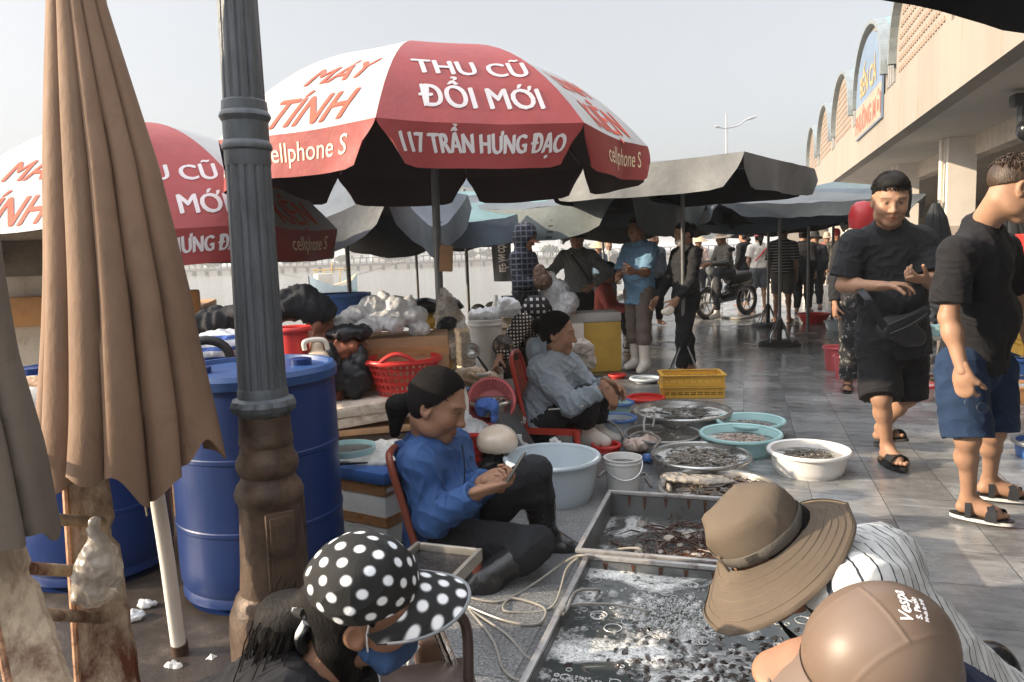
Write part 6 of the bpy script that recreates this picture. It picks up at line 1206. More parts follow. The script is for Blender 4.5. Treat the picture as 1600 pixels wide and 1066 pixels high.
    def slides(s, sole, strapm, name='sandal', cross=False, white=None):
        k = s.k
        for l in s.legs:
            an, t = V(l[2]), V(l[3]).normalized(); sd = t.cross(V(0, 0, 1)).normalized(); up = sd.cross(t); z = -0.079*k; a = MB(); out = []
            for q in range(28):
                an_ = 2*math.pi*q/28; x = math.cos(an_); y = math.sin(an_); w_ = 0.046+0.008*max(0, x); out.append(an + t*(0.055+0.135*x)*k + sd*y*w_*k + up*z)
            a.prism(out, up*-0.019*k); so_ = a.build('sole' if False else name, white or sole, s.t, angle=40)
            if white: b = MB(); b.prism([p+(p-an)*0.004+up*0.003 for p in out], up*-0.006*k); b.build('insole', sole, so_, angle=40)
            def strap(c0, wd, hgt, ln, skew=0.0):
                P = []
                for i in range(15):
                    th = math.pi*i/14; P.append([an + t*(c0+j*ln+skew*math.cos(th))*k + sd*math.cos(th)*wd*k + up*(z+math.sin(th)**0.7*hgt*k) for j in (-0.5, 0, 0.5)])
                b = MB(); b.grid([[p[:] for p in r_] for r_ in P]); b.grid([[(p-up*0.004+V(0, 0, 0))[:] for p in r_] for r_ in P][::-1]); b.build('strap', strapm, so_, angle=50, fix=False)
            if cross: strap(0.085, 0.056, 0.066, 0.034, 0.022); strap(0.115, 0.056, 0.052, 0.034, -0.022); strap(0.005, 0.048, 0.102, 0.026)
            else: strap(0.095, 0.056, 0.062, 0.075)
def cloth(nm, c, **k): return M('cloth_'+nm, c, k.get('rough', 0.85), k.get('var', 0.12), 8, 0.3, 150, dirt=k.get('dirt'), damt=k.get('damt', 0.15), dscale=6, sheen=0.02, stripes=k.get('stripes'), bdist=0.002, spec=0.25)
cBLACK = cloth('black', (0.011, 0.011, 0.013)); cBLACK2 = cloth('charcoal', (0.020, 0.021, 0.024)); cJEAN = cloth('denim', (0.012, 0.028, 0.066), dirt='#2c4766', damt=0.30)
def waves(axis, scale, lo, hi, col, prof='SIN', dist=0.0):
    def f(n, l, co, cs):
        x = N(n, 'ShaderNodeTexWave', i_Scale=scale, bands_direction=axis, i_Distortion=dist, i_Detail=1.0); l.new(co, x.inputs[0]); return mix(n, l, ramp(n, l, x.outputs['Fac'], [(lo, 0.0), (hi, 1.0)]), cs, col)
    return f
# ---- man in the plain black t-shirt, walking
J = lambda px, py, d: U(px, py, d)
def JZ(px, py, d, z): p = U(px, py, d); p.z = z; return p
f_ = Fig('man in plain black t-shirt and shorts wearing a cross-body bag', J(1392, 720, 4.3)*1, 'fair', 0.0042, 1.03,
    (J(1391, 313, 4.2), (-0.28, -0.93, -0.28), (0.0, -0.15, 1)), 1.17,
    arms=[(J(1334, 382, 4.34), J(1318, 446, 4.34), J(1383, 447, 4.10), (0.75, -0.45, 0.05), (0.15, -0.2, -1.0), -1, [0.35, 0.4, 0.5, 0.6, 0.3]),
          (J(1440, 378, 4.30), J(1457, 440, 4.20), J(1447, 437, 4.02), (-0.85, -0.25, 0.12), (-0.1, 0.25, 1.0), -1, [0.35, 0.7, 0.6, 0.5, 0.2])],
    legs=[(J(1372, 556, 4.36), J(1377, 622, 4.24), JZ(1386, 712, 4.30, 0.112), (0.05, -1, 0)), (J(1418, 556, 4.40), J(1417, 622, 4.40), JZ(1376, 690, 4.70, 0.125), (0.30, -0.9, 0.28))],
    pel=J(1394, 528, 4.38), nk=J(1390, 358, 4.33), front=(-0.1, -1, 0), belly=0.035, wid=1.08, chestw=1.12)
f_.t.location.z = 0; ORG[f_.t.name].z = 0
f_.body(); f_.hair('short', strands=900); f_.trousers(cBLACK, 1.0, 0.020, 0.028, name='shorts', amp=0.006, seed=5); f_.shirt(cBLACK2, 0.80, 0.10, 0.022, seed=7, amp=0.006, flare=0.012, sl_r=1.12)
f_.slides(rubber_b, rubber_b)
bg = thing('cross_body_bag', 'black nylon cross-body bag slung low on the man in the plain black t-shirt', 'bag', J(1408, 520, 4.15)); nyl = M('black_nylon', (0.020, 0.021, 0.024), 0.5, 0.2, 12, 0.4, 60, spec=0.4)
S = SDF(*bounds([J(1408, 520, 4.13)], 0.24), 0.005); c_ = J(1410, 518, 4.135); S.ell(c_, (0.145, 0.045, 0.075), rotm((0, -1, 0)) @ np.array([[math.cos(0.45), 0, -math.sin(0.45)], [0, 1, 0], [math.sin(0.45), 0, math.cos(0.45)]]), 0); S.cap(J(1383, 518, 4.13), J(1446, 488, 4.13), 0.045, 0.03, 0.03); S.mesh(None, lambda v: 0.006*Noise(4, 5, 40)(v)).build('pouch', nyl, bg, fix=False)
for pts in ([(1388, 508, 4.085), (1420, 494, 4.085), (1447, 478, 4.09)], [(1390, 522, 4.08), (1422, 508, 4.08), (1449, 490, 4.085)]):
    a = MB(); a.tube(bez([J(*p) for p in pts], 6), 0.0045, 6); a.build('zip', M('zip_grey', (0.05, 0.05, 0.055), 0.4), bg)
a = MB(); sp = bez([J(1388, 522, 4.10), J(1374, 498, 4.095), J(1358, 470, 4.11), J(1346, 455, 4.17), J(1338, 450, 4.28), J(1342, 448, 4.40)], 8); sv_ = V(0.017, 0, 0.010)
a.grid([[(p_-sv_)[:], (p_+sv_)[:]] for p_ in sp]); a.grid([[(p_+sv_+V(0, 0.005, 0))[:], (p_-sv_+V(0, 0.005, 0))[:]] for p_ in sp]); a.build('strap', nyl, bg); a = MB(); a.box(J(1358, 473, 4.078)[:], (0.05, 0.012, 0.035), bev=0.004); a.build('buckle', M('black_plastic', (0.02, 0.02, 0.02)), bg, angle=30)
# ---- man in the black polo and denim shorts
f_ = Fig('man in black polo shirt and blue denim shorts bending to look, strapped black sandals', J(1520, 810, 3.4), 'fair', 0.0042, 0.97,
    (J(1586, 296, 3.22), (0.86, -0.10, -0.42), (0.35, 0, 1)), 1.10,
    arms=[(J(1494, 398, 3.22), J(1482, 496, 3.20), J(1504, 580, 3.12), (0.12, -0.02, -1), (0.8, 0.6, 0.1), 1, [0.55, 0.65, 0.7, 0.75, 0.5]), (J(1566, 390, 3.50), J(1590, 470, 3.55), J(1610, 540, 3.45), (0.4, -0.3, -0.8), (-0.6, 0.7, 0), -1, 0.6)],
    legs=[(J(1500, 575, 3.34), J(1512, 686, 3.26), JZ(1513, 792, 3.36, 0.112), (0.72, -0.62, 0)), (J(1550, 575, 3.52), J(1552, 676, 3.46), JZ(1545, 772, 3.62, 0.112), (0.86, -0.42, 0))],
    pel=J(1522, 560, 3.44), nk=J(1534, 362, 3.34), front=(0.92, -0.4, 0), belly=0.02, wid=0.98, chestw=1.05)
f_.t.location.z = 0; ORG[f_.t.name].z = 0
f_.body(); f_.hair('short', hairb, strands=1000); f_.trousers(cJEAN, 0.98, 0.014, 0.026, name='denim_shorts', amp=0.007, seed=15); f_.shirt(cBLACK, 0.78, 0.03, 0.022, seed=17, amp=0.007, collar=cBLACK, flare=0.012, sl_r=1.02, neck=0.06)
f_.slides(rubber_b, cloth('sandal_strap', (0.025, 0.027, 0.032)), cross=True, white=PL('sole_white', (0.62, 0.61, 0.60)))
gl = thing('eyeglasses', 'thin wire eyeglasses hanging from the hand of the man in the black polo', 'eyeglasses', J(1520, 632, 3.05))
for dx in (0, 24): a = MB(); c_ = J(1516+dx*0.8, 630+dx*0.3, 3.06); a.tube([c_+V(0.024*math.cos(k*0.35), 0.006*math.sin(k*0.35), 0.021*math.sin(k*0.35)) for k in range(19)], 0.0012, 5); a.build('lens_rim', M('wire', (0.2, 0.2, 0.2), 0.3, metal=1.0), gl)
# ---- woman in the blue jacket, seated with a phone
cBLUE = cloth('blue_jacket', (0.030, 0.080, 0.215), rough=0.6, dirt='#142a50', damt=0.18); chairm = M('red_brown_plastic', (0.20, 0.05, 0.028), 0.4, 0.1, 5, 0.1, 25, dirt='#4a1c12', damt=0.2); chairr = M('red_chair', (0.42, 0.045, 0.03), 0.38, 0.1, 5, 0.1, 25)
f_ = Fig('woman in blue jacket and black boots sitting low and looking at a phone', J(740, 900, 3.05), 'tan', 0.0045, 1.06,
    (J(684, 634, 3.10), (0.88, -0.26, -0.36), (0.3, 0.0, 1)), 1.24,
    arms=[(J(654, 726, 2.98), J(676, 812, 2.93), J(752, 767, 2.85), (0.90, 0.05, 0.20), (0.1, 0.4, 1.0), -1, [0.45, 0.6, 0.75, 0.8, 0.3]), (J(706, 700, 3.30), J(735, 775, 3.22), J(760, 752, 2.98), (0.85, -0.25, 0.25), (-0.1, -0.75, 0.6), 1, [0.5, 0.55, 0.6, 0.7, 0.4])],
    legs=[(J(696, 845, 3.05), J(838, 850, 2.93), J(752, 908, 2.83), (-0.85, 0.1, -0.35)), (J(722, 838, 3.25), J(836, 738, 3.14), J(852, 842, 3.22), (0.95, -0.25, 0))],
    pel=J(690, 832, 3.15), nk=J(672, 694, 3.16), front=(0.9, -0.45, 0.1), belly=0.03, wid=1.0)
f_.t.location.z = 0; ORG[f_.t.name].z = 0
f_.body(hh=0.003); f_.hair('pony', hairx, amp=0.003, strands=900); f_.trousers(cBLACK2, 1.42, 0.006, 0.0, amp=0.006, seed=25); f_.shirt(cBLUE, 1.86, 0.04, 0.020, name='jacket', seed=27, amp=0.010, hood=True, sl_r=1.12, neck=0.06); f_.boots(rubber_b, 0.66)
a = MB(); a.tube(bez([J(722, 695, 3.0), J(726, 735, 2.98), J(722, 785, 2.98)], 8), 0.003, 6); a.build('zip', cBLACK, f_.t)
ph = thing('phone', 'dark smartphone held upright in the hands of the woman in blue', 'phone', J(806, 735, 2.86)); a = MB(); Rp = rotm((0.82, -0.22, -0.52), (0.5, 0.1, 0.85)); a.box(J(805, 733, 2.86)[:], (0.072, 0.009, 0.150), R=Rp, bev=0.004); a.build('case', M('phone_case', (0.20, 0.19, 0.18), 0.3, metal=0.6), ph, angle=30)
a = MB(); a.box((J(805, 733, 2.86)+V(*(Rp @ np.array([0, -0.0052, 0]))))[:], (0.066, 0.001, 0.142), R=Rp); a.build('screen', M('phone_glass', (0.01, 0.01, 0.012), 0.08), ph, smooth=False)
def chair(label, bl, br, tl, tr, seat_d, mat, legz=0.0, dn=None):
    """plastic chair: slotted back from its four corner points, seat in front, four splayed legs"""
    bl, br, tl, tr = map(V, (bl, br, tl, tr)); t = thing('plastic_chair', label, 'chair', ((bl+br)/2)*1, 'plastic chairs'); ORG[t.name].z = 0; t.location.z = 0; dn = V(dn)
    a = MB(); nn = (br-bl).cross(tl-bl).normalized()
    for k in range(6):
        u0, u1 = (k+0.12)/6, (k+0.88)/6; P = [[((bl*(1-u)+br*u)*(1-v)+(tl*(1-u)+tr*u)*v + nn*(-0.03*math.sin(math.pi*u)) + nn*o_)[:] for u in (u0, u1)] for v in np.linspace(0.08, 0.92, 7) for o_ in (0.0,)]; a.grid(P); a.grid([[tuple(np.array(q)-np.array(nn[:])*0.006) for q in r_] for r_ in P][::-1])
    a.build('back_slats', mat, t, angle=40, fix=False)
    a = MB(); fr = [bl, bl*0.5+tl*0.5, tl*0.93+bl*0.07, tl*0.8+tr*0.2+(tl-bl)*0.04, tl*0.5+tr*0.5+(tl-bl)*0.06, tr*0.8+tl*0.2+(tl-bl)*0.04, tr*0.93+br*0.07, br*0.5+tr*0.5, br]; a.tube(bez(fr, 6), 0.016, 8); a.build('back_frame', mat, t)
    f0, f1 = bl+dn*seat_d, br+dn*seat_d; a = MB(); nS = 8
    P = [[((bl*(1-u)+br*u)+dn*seat_d*v - V(0, 0, 0.015*math.sin(math.pi*u)))[:] for u in np.linspace(0, 1, nS)] for v in np.linspace(-0.03, 1, nS)]; a.grid(P); a.grid([[(q[0], q[1], q[2]-0.012) for q in r_] for r_ in P][::-1])
    for e in (0, -1): a.grid([[P[i][e] for i in range(nS)], [(P[i][e][0], P[i][e][1], P[i][e][2]-0.045) for i in range(nS)]]); a.grid([P[e], [(q[0], q[1], q[2]-0.045) for q in P[e]]])
    a.build('seat', mat, t, angle=40, fix=False)
    m = (bl+br+f0+f1)/4
    for p in (bl, br, f0, f1):
        q = p+(p-m)*0.12; q.z = legz; a = MB(); a.tube([p-V(0, 0, 0.01), q], [0.024, 0.017], 8); a.build('leg', mat, t)
    return t
chair('red-brown plastic chair leaning back under the woman in blue', J(648, 850, 2.92), J(700, 838, 3.34), J(606, 712, 2.92), J(640, 700, 3.36), 0.27, chairm, dn=(0.93, -0.35, 0))
# ---- woman in grey with white boots
cGREYT = cloth('grey_top', (0.26, 0.30, 0.34), dirt='#5a6470', damt=0.2); cSCARF = M('patterned_scarf', (0.05, 0.05, 0.055), 0.9, 0.2, 20, 0.3, 120, dirt='#b8b4ae', damt=0.34, dscale=55)
f_ = Fig('woman in grey top and white rubber boots sitting on the red chair with folded arms', J(890, 690, 4.95), 'tan', 0.005, 1.12,
    (J(871, 522, 4.92), (0.95, -0.18, -0.12), (0.1, 0, 1)), 1.16,
    arms=[(J(845, 577, 4.80), J(890, 632, 4.72), J(946, 606, 4.72), (0.5, -0.05, -0.85), (-0.5, 0.5, -0.2), 1, 0.35), (J(888, 570, 5.05), J(925, 612, 5.0), J(950, 598, 4.86), (0.75, -0.3, -0.5), (-0.2, -0.6, -0.6), -1, 0.4)],
    legs=[(J(850, 655, 4.90), J(918, 622, 4.80), J(913, 676, 4.98), (0.9, -0.4, 0)), (J(862, 650, 5.1), J(938, 608, 5.05), J(930, 674, 5.18), (0.95, -0.3, 0))],
    pel=J(846, 650, 5.0), nk=J(866, 562, 4.96), front=(0.95, -0.3, 0.1), belly=0.05, wid=1.05)
f_.t.location.z = 0; ORG[f_.t.name].z = 0
f_.body(); f_.hair('bun', hairx, strands=600); f_.trousers(cBLACK2, 1.7, 0.02, amp=0.006, seed=35); f_.shirt(cGREYT, 1.84, 0.03, 0.020, name='top', seed=37, amp=0.010, sl_r=1.12); f_.boots(rubber_w, 0.85)
S = SDF(*bounds([f_.nk], 0.2), 0.006); S.cap(f_.nk-f_.lat*0.06-f_.front*0.03, f_.nk+f_.lat*0.06-f_.front*0.03, 0.05, None, 0.03); S.cap(f_.nk+f_.lat*0.06, f_.nk+f_.front*0.11-f_.up*0.14+f_.lat*0.02, 0.045, 0.035, 0.03); S.cap(f_.nk-f_.lat*0.06, f_.nk+f_.front*0.11-f_.up*0.12-f_.lat*0.02, 0.045, 0.035, 0.03); S.mesh(None, f_.wr(0.01, 30, 5)).build('scarf', cSCARF, f_.t, fix=False)
a = MB(); c_ = np.array((f_.nk-f_.front*0.10+f_.up*0.04)[:]); a.lathe([(0.155, 0.0), (0.10, 0.02), (0.085, 0.03), (0.08, 0.08), (0.05, 0.10), (0.001, 0.105)], c_, 36, rotm((0, -0.55, -0.8), (-0.9, 0.1, 0.45))); tag(a.build('sun_hat', cGREYT, f_.t, angle=50), None, None)
a = MB(); a.tube(bez([J(857, 640, 4.70), J(885, 638, 4.66), J(912, 634, 4.66)], 5), 0.005, 6); a.build('trouser_piping', cloth('piping', (0.6, 0.58, 0.55)), f_.t)
chair('bright red slotted plastic chair under the woman in grey', J(822, 668, 4.80), J(842, 658, 5.18), J(798, 560, 4.80), J(812, 552, 5.2), 0.34, chairr, dn=(0.95, -0.3, 0))
# ---- the standing group under the canvas parasol
cPLAID = cloth('dark_plaid', (0.018, 0.020, 0.028), stripes=lambda n, l, co, cs: waves('Z', 5.5, 0.80, 0.95, (0.10, 0.11, 0.14))(n, l, co, waves('X', 5.5, 0.80, 0.95, (0.08, 0.09, 0.12))(n, l, co, cs)))
def standing(label, x, foot, D, ht, front, shirt, trouser, head_dir, k=1.0, arms=None, sleeve=1.85, tl=1.95, hem=0.06, hairk='short', skin='tan', hat=None, hatmat=None, hatkw={}, boots=None, shorts=False, leg_spread=0.11, lean=(0, 0), step=0.0, group=None, hood=False, collar=None, face=True, seed=50, belly=0.0, wid=1.0, shoe=None, hoodup=None, h=None, tuck=False, flare=0.0, hk=None, sl_r=1.1, hairmat=None):
    """an upright figure standing at depth D; arms in body axes: (out, forward, up) offsets of elbow and wrist from the shoulder"""
    p = U(x, 500, D); b = V(p.x, p.y, 0); f = V(front).normalized(); lat = V(0, 0, 1).cross(f); s_ = ht/1.68; le = V(lean[0], lean[1], 0)
    pel = b+V(0, 0, 0.93*s_)+le*0.3; nk = b+V(0, 0, 1.40*s_)+le*0.85-f*0.01; hc = b+V(0, 0, 1.565*s_)+le+f*0.025*s_
    A = []
    for q, sd in ((-1, 0), (1, 1)):
        sh = nk-V(0, 0, 0.055*s_)+lat*q*0.165*s_; ar = (arms or [((0.05, -0.01, -0.28), (0.06, 0.05, -0.52)), ((0.05, -0.01, -0.28), (0.06, 0.05, -0.52))])[sd]
        cv = lambda o: sh+(lat*q*o[0]+f*o[1]+V(0, 0, o[2]))*s_
        el, wr_ = cv(ar[0]), cv(ar[1]); hd = (wr_-el).normalized(); pn = V(ar[2]) if len(ar) > 2 else (-lat*q*0.8-f*0.2)
        A.append((sh, el, wr_, hd, pn, q*(-1), 0.45))
    Lg = []
    for q in (-1, 1):
        hp = pel-V(0, 0, 0.05*s_)+lat*q*0.085*s_; an = b+lat*q*leg_spread*s_+f*step*q+V(0, 0, 0.10*s_); kn = (hp+an)/2+f*0.03*s_+V(0, 0, 0.01); Lg.append((hp, kn, an, f+lat*q*0.25))
    F = Fig(label, b, skin, h or (0.0065 if D < 10 else 0.009), s_*k, (hc, head_dir, (0, 0, 1)), hk or s_*1.08, A, Lg, pel, nk, f, belly, face, group, wid)
    F.body(hands=True, feet=boots is None, hh=0.004 if D < 10 else 0.006)
    if hairk: F.hair(hairk, hairmat)
    if trouser: F.trousers(trouser, 0.95 if shorts else tl, 0.018, flare, name='shorts' if shorts else 'trousers', seed=seed)
    F.shirt(shirt, sleeve, hem, 0.018, seed=seed+1, amp=0.008, collar=collar, hood=hood, sl_r=sl_r)
    if hat: F.hat(hatmat, hat, **hatkw)
    if boots: F.boots(boots, 0.8 if not shorts else 0.6)
    elif shoe: F.slides(shoe, shoe)
    if hoodup:
        S = SDF(*bounds([F.hc, F.nk], 0.17), 0.008); S.ell(F.hp(0, -0.02, 0.035), np.array((0.112, 0.128, 0.135))*F.hk, F.R, 0); S.cap(F.hp(0, -0.02, -0.03), F.nk, 0.09, 0.10, 0.04); S.ell(F.hp(0, 0.12, -0.02), np.array((0.075, 0.125, 0.105))*F.hk, F.R, 0.01, 's'); S.mesh(None, F.wr(0.006, 24, 3)).build('hood', hoodup, F.t, fix=False)
    return F
F = standing('person in dark plaid hooded shirt and brown cap with arms folded over a bag', 822, 590, 7.9, 1.60, (0.85, -0.5, 0), cPLAID, cBLACK, (0.85, -0.4, -0.35), hat='cap', hatmat=cloth('brown_cap', (0.16, 0.065, 0.035)), hoodup=cPLAID, arms=[((0.06, 0.06, -0.27), (-0.14, 0.24, -0.24)), ((0.06, 0.06, -0.27), (-0.14, 0.26, -0.20))], hem=0.10, seed=60)
blob('patterned_bag', 'small brown patterned bag hugged by the person in dark plaid', 'bag', [(J(848, 440, 7.7), (0.10, 0.07, 0.09)), (J(843, 425, 7.7), (0.07, 0.05, 0.08))], M('bag_pattern', (0.09, 0.05, 0.035), 0.6, 0.2, 20, 0.3, 60, dirt='#c0a890', damt=0.32, dscale=22), 0.01, 0.006, 30, 61)
F = standing('woman in grey long sleeved shirt and dark bucket hat, hand on hip', 905, 590, 8.7, 1.60, (-0.25, -1, 0), cloth('mid_grey', (0.14, 0.15, 0.15)), cBLACK, (-0.15, -1, -0.05), hat='bucket', hatmat=cBLACK2, hatkw=dict(brim=0.06, top=0.10), hairk='bun', arms=[((0.16, 0.05, -0.18), (0.34, 0.12, -0.24)), ((0.20, -0.02, -0.20), (0.02, 0.10, -0.36))], hem=0.02, seed=64)
a = MB(); a.tube(bez([J(893, 398, 8.53), J(905, 415, 8.50), J(922, 440, 8.52)], 5), 0.012, 6, flat=V(0, 1, 0)); a.build('bag_strap', cBLACK, F.t)
F = standing('man in light blue polo with rolled grey trousers and white rubber boots', 1000, 583, 8.05, 1.66, (-0.75, -0.65, 0), cloth('light_blue_polo', (0.13, 0.24, 0.36), dirt='#8cb0cc', damt=0.2), cloth('grey_brown', (0.13, 0.105, 0.09)), (-0.75, -0.65, -0.08), hairk='short', arms=[((0.04, 0.10, -0.26), (-0.10, 0.30, -0.30)), ((0.02, 0.12, -0.25), (0.05, 0.38, -0.22))], sleeve=0.85, tl=1.42, boots=rubber_w, hem=0.17, collar=cloth('light_blue_polo', (0.1, 0.2, 0.3)), seed=68, skin='brown', step=0.06, belly=0.02)
F = standing('woman in black hooded jacket wearing a white face mask, hair in a bun', 1072, 585, 7.75, 1.58, (-0.9, -0.35, 0), cBLACK2, cBLACK, (-0.9, -0.3, -0.30), hairk='bun', arms=[((0.03, 0.10, -0.27), (0.0, 0.30, -0.50)), ((0.03, 0.06, -0.28), (-0.02, 0.24, -0.49))], hem=0.10, hood=True, seed=72, step=0.13, tl=1.98, skin='fair')
S = SDF(*bounds([F.hc], 0.16), 0.006); S.ell(F.hp(0, 0.055, -0.055), np.array((0.060, 0.058, 0.050))*F.hk, F.R, 0); S.cut(F.hp(0, 0.03, 0), F.R @ np.array([0, -1, 0])); S.mesh().build('face_mask', cloth('mask', (0.72, 0.70, 0.68)), F.t, fix=False)
for q in (-1, 1): a = MB(); a.tube([F.hp(q*0.06, 0.04, -0.035), F.hp(q*0.078, 0.0, 0.0)], 0.003, 5); a.build('mask_strap', cloth('mask', (0.7, 0.7, 0.7)), F.t)
blob('paper_packet', 'small white paper packet in the hand of the masked woman in black', 'packet', [(V(F.arms[1][2])+V(F.arms[1][3])*0.15, (0.055, 0.03, 0.035)), (V(F.arms[1][2])+V(F.arms[1][3])*0.12+V(0.03, 0, 0.01), (0.03, 0.03, 0.03))], M('paper', (0.70, 0.64, 0.56), 0.8), 0.007, 0.006, 40, 73)
# ---- crouching person in checks
cCHECK = cloth('small_check', (0.52, 0.46, 0.40), stripes=lambda n, l, co, cs: waves('Z', 11, 0.50, 0.56, (0.015, 0.015, 0.018))(n, l, co, waves('X', 11, 0.50, 0.56, (0.015, 0.015, 0.018))(n, l, co, cs)))
cCHECK2 = cloth('big_check', (0.50, 0.47, 0.45), stripes=lambda n, l, co, cs: waves('Z', 6, 0.35, 0.42, (0.015, 0.015, 0.018))(n, l, co, waves('X', 6, 0.35, 0.42, (0.015, 0.015, 0.018))(n, l, co, cs)))
F = Fig('person crouching in a small checked shirt and a checked hood behind the red chair', J(805, 580, 6.5), 'brown', 0.0065, 1.05, (J(838, 492, 6.35), (0.7, -0.5, -0.6), (0.5, 0, 0.9)), 1.12,
    arms=[(J(815, 505, 6.25), J(795, 545, 6.15), J(780, 560, 6.0), (-0.3, -0.6, -0.5), (0.5, 0, -0.5), 1, 0.5), (J(845, 505, 6.55), J(850, 555, 6.5), J(845, 580, 6.35), (0, -0.4, -0.8), (0, 0.5, -0.5), -1, 0.5)],
    legs=[(J(800, 560, 6.6), J(786, 540, 6.12), J(795, 592, 6.3), (-0.3, -0.9, 0)), (J(820, 560, 6.75), J(835, 540, 6.35), J(830, 590, 6.5), (0.2, -0.9, 0))], pel=J(800, 558, 6.72), nk=J(830, 502, 6.42), front=(0.6, -0.7, -0.4))
F.t.location.z = 0; ORG[F.t.name].z = 0
F.body(feet=False); F.hair('short'); F.trousers(M('floral_print', (0.05, 0.04, 0.04), 0.6, 0.2, 12, 0.2, 60, dirt='#b89c7c', damt=0.38, dscale=16), 1.9, 0.02, seed=80); F.shirt(cCHECK, 1.8, 0.03, 0.022, seed=81); F.boots(rubber_b, 0.5)
S = SDF(*bounds([F.hc], 0.2), 0.007); S.ell(F.hp(0, -0.02, 0.03), np.array((0.105, 0.12, 0.115))*F.hk, F.R, 0); S.cap(F.hp(0, -0.05, -0.03), F.hp(0, -0.08, -0.12), 0.085*F.hk, 0.07, 0.03); S.ell(F.hp(0, 0.11, -0.03), np.array((0.07, 0.10, 0.085))*F.hk, F.R, 0.01, 's'); S.mesh(None, F.wr(0.008, 28, 9)).build('hood', cCHECK2, F.t, fix=False)
# ---- floral trousers behind the man in the plain t-shirt
F = standing('person in flowered black trousers and red helmet behind the man in plain t-shirt', 1344, 610, 6.55, 1.60, (-0.3, -1, 0), cBLACK2, M('white_floral', (0.013, 0.013, 0.016), 0.8, 0.2, 10, 0.2, 100, dirt='#d8d4cc', damt=0.33, dscale=22), (-0.1, -1, -0.1), hat='helmet', hatmat=PL('helmet_red', (0.42, 0.03, 0.035)), hairk=None, seed=84, shoe=rubber_b, flare=0.02, leg_spread=0.09)
# ---- far shoppers
G_ = 'shoppers far along the quay'
F = standing('woman seen from behind in white t-shirt and grey shorts with a red strap, red cap', 1186, 488, 15.0, 1.62, (0.1, 1, 0), cloth('white_tee', (0.62, 0.58, 0.52)), cloth('slate', (0.10, 0.11, 0.12)), (0.1, 1, 0), hairk='pony', shorts=True, sleeve=0.7, hem=0.0, arms=[((0.06, 0.0, -0.26), (0.0, 0.2, -0.34)), ((0.06, 0.0, -0.26), (0.0, 0.2, -0.34))], hat='cap', hatmat=PL('pink', (0.6, 0.12, 0.13)), face=False, seed=90, shoe=rubber_b, skin='fair', group=G_)
a = MB(); a.tube([J(1198, 388, 14.86), J(1180, 408, 14.86)], 0.014, 6); a.build('bag_strap', pRED, F.t)
standing('man in dark striped t-shirt and grey knee shorts beside a parasol pole', 1222, 505, 12.6, 1.66, (0.4, 0.9, 0), cloth('dark_stripes', (0.035, 0.035, 0.04), stripes=waves('Z', 6.5, 0.72, 0.82, (0.28, 0.28, 0.27))), cloth('grey_short', (0.09, 0.085, 0.08)), (0.4, 0.9, -0.1), shorts=True, sleeve=0.9, face=False, seed=92, group=G_, shoe=rubber_b, skin='tan', belly=0.03)
standing('person all in black standing right of the man in stripes', 1254, 488, 14.3, 1.62, (0.5, 0.8, 0), cBLACK, cBLACK, (0.5, 0.8, 0), hairk='bun', face=False, seed=94, group=G_, shoe=rubber_b)
standing('person in black with dark hat and hand on hip, beyond the red basin', 1272, 484, 15.2, 1.55, (0.3, 0.9, 0), cBLACK2, cBLACK, (0.3, 0.9, -0.2), hat='bucket', hatmat=cBLACK2, hairk=None, face=False, arms=[((0.05, 0, -0.26), (0.05, 0.1, -0.5)), ((0.24, -0.02, -0.2), (0.05, 0.06, -0.36))], seed=96, group=G_, shoe=rubber_b)
standing('woman in dark dotted dress and red head cap facing the camera', 1304, 472, 17.0, 1.62, (-0.1, -1, 0), M('dotted_dress', (0.05, 0.045, 0.042), 0.9, 0.1, 10, 0.1, 60, dirt='#b0a698', damt=0.36, dscale=26), M('dotted_dress', (0, 0, 0)), (-0.1, -1, 0), hat='cap', hatmat=pRED, hatkw=dict(lift=0.06), hairk='cap', sleeve=1.4, hem=0.3, tl=1.9, flare=0.06, seed=98, group=G_, shoe=rubber_b)
standing('person in white shirt standing far behind the man in the light blue polo', 953, 470, 17.5, 1.60, (0.1, -1, 0), cloth('white_tee', (0.6, 0.6, 0.6)), cBLACK, (0.1, -1, 0), seed=100, group=G_, face=False)
standing('person with a straw conical hat far behind the woman in the grey shirt', 937, 480, 17.0, 1.52, (0.3, -1, 0), cloth('dusty_blue', (0.14, 0.20, 0.26)), cBLACK, (0.2, -1, -0.2), hat='cone', hatmat=M('straw', (0.52, 0.40, 0.24), 0.8, 0.15, 30, 0.4, 90), hairk=None, seed=102, group=G_, face=False)
standing('person in grey jacket behind the head of the masked woman', 1022, 480, 13.0, 1.62, (0.3, -0.9, 0), cloth('grey_jacket', (0.10, 0.11, 0.12)), cBLACK, (0.3, -0.9, 0), seed=104, group=G_)
standing('person with a straw conical hat in pale clothes far right of the masked woman', 1092, 470, 18.0, 1.58, (-0.3, -1, 0), cloth('pale_pink', (0.48, 0.36, 0.32)), cBLACK, (-0.3, -1, -0.1), hat='cone', hatmat=M('straw', (0.5, 0.4, 0.24)), hairk=None, seed=106, group=G_, face=False)
standing('person in black top far beyond, left of the woman in white', 1163, 478, 16.5, 1.66, (-0.5, 0.8, 0), cBLACK, cBLACK2, (-0.5, 0.8, 0), seed=108, group=G_, face=False, hairk='pony')
standing('person in reddish shirt far along the quay left of the dotted dress', 1290, 460, 21.0, 1.6, (-0.2, -1, 0), cloth('brick_shirt', (0.32, 0.10, 0.08)), cBLACK, (-0.2, -1, 0), seed=110, group=G_, face=False, hat='bucket', hatmat=cloth('beige_hat', (0.4, 0.32, 0.24)), hairk=None)
standing('person in pale shirt and cap very far down the quay', 1075, 455, 26.0, 1.62, (0.1, -1, 0), cloth('white_tee', (0.6, 0.6, 0.6)), cBLACK, (0.1, -1, 0), seed=112, group=G_, face=False)
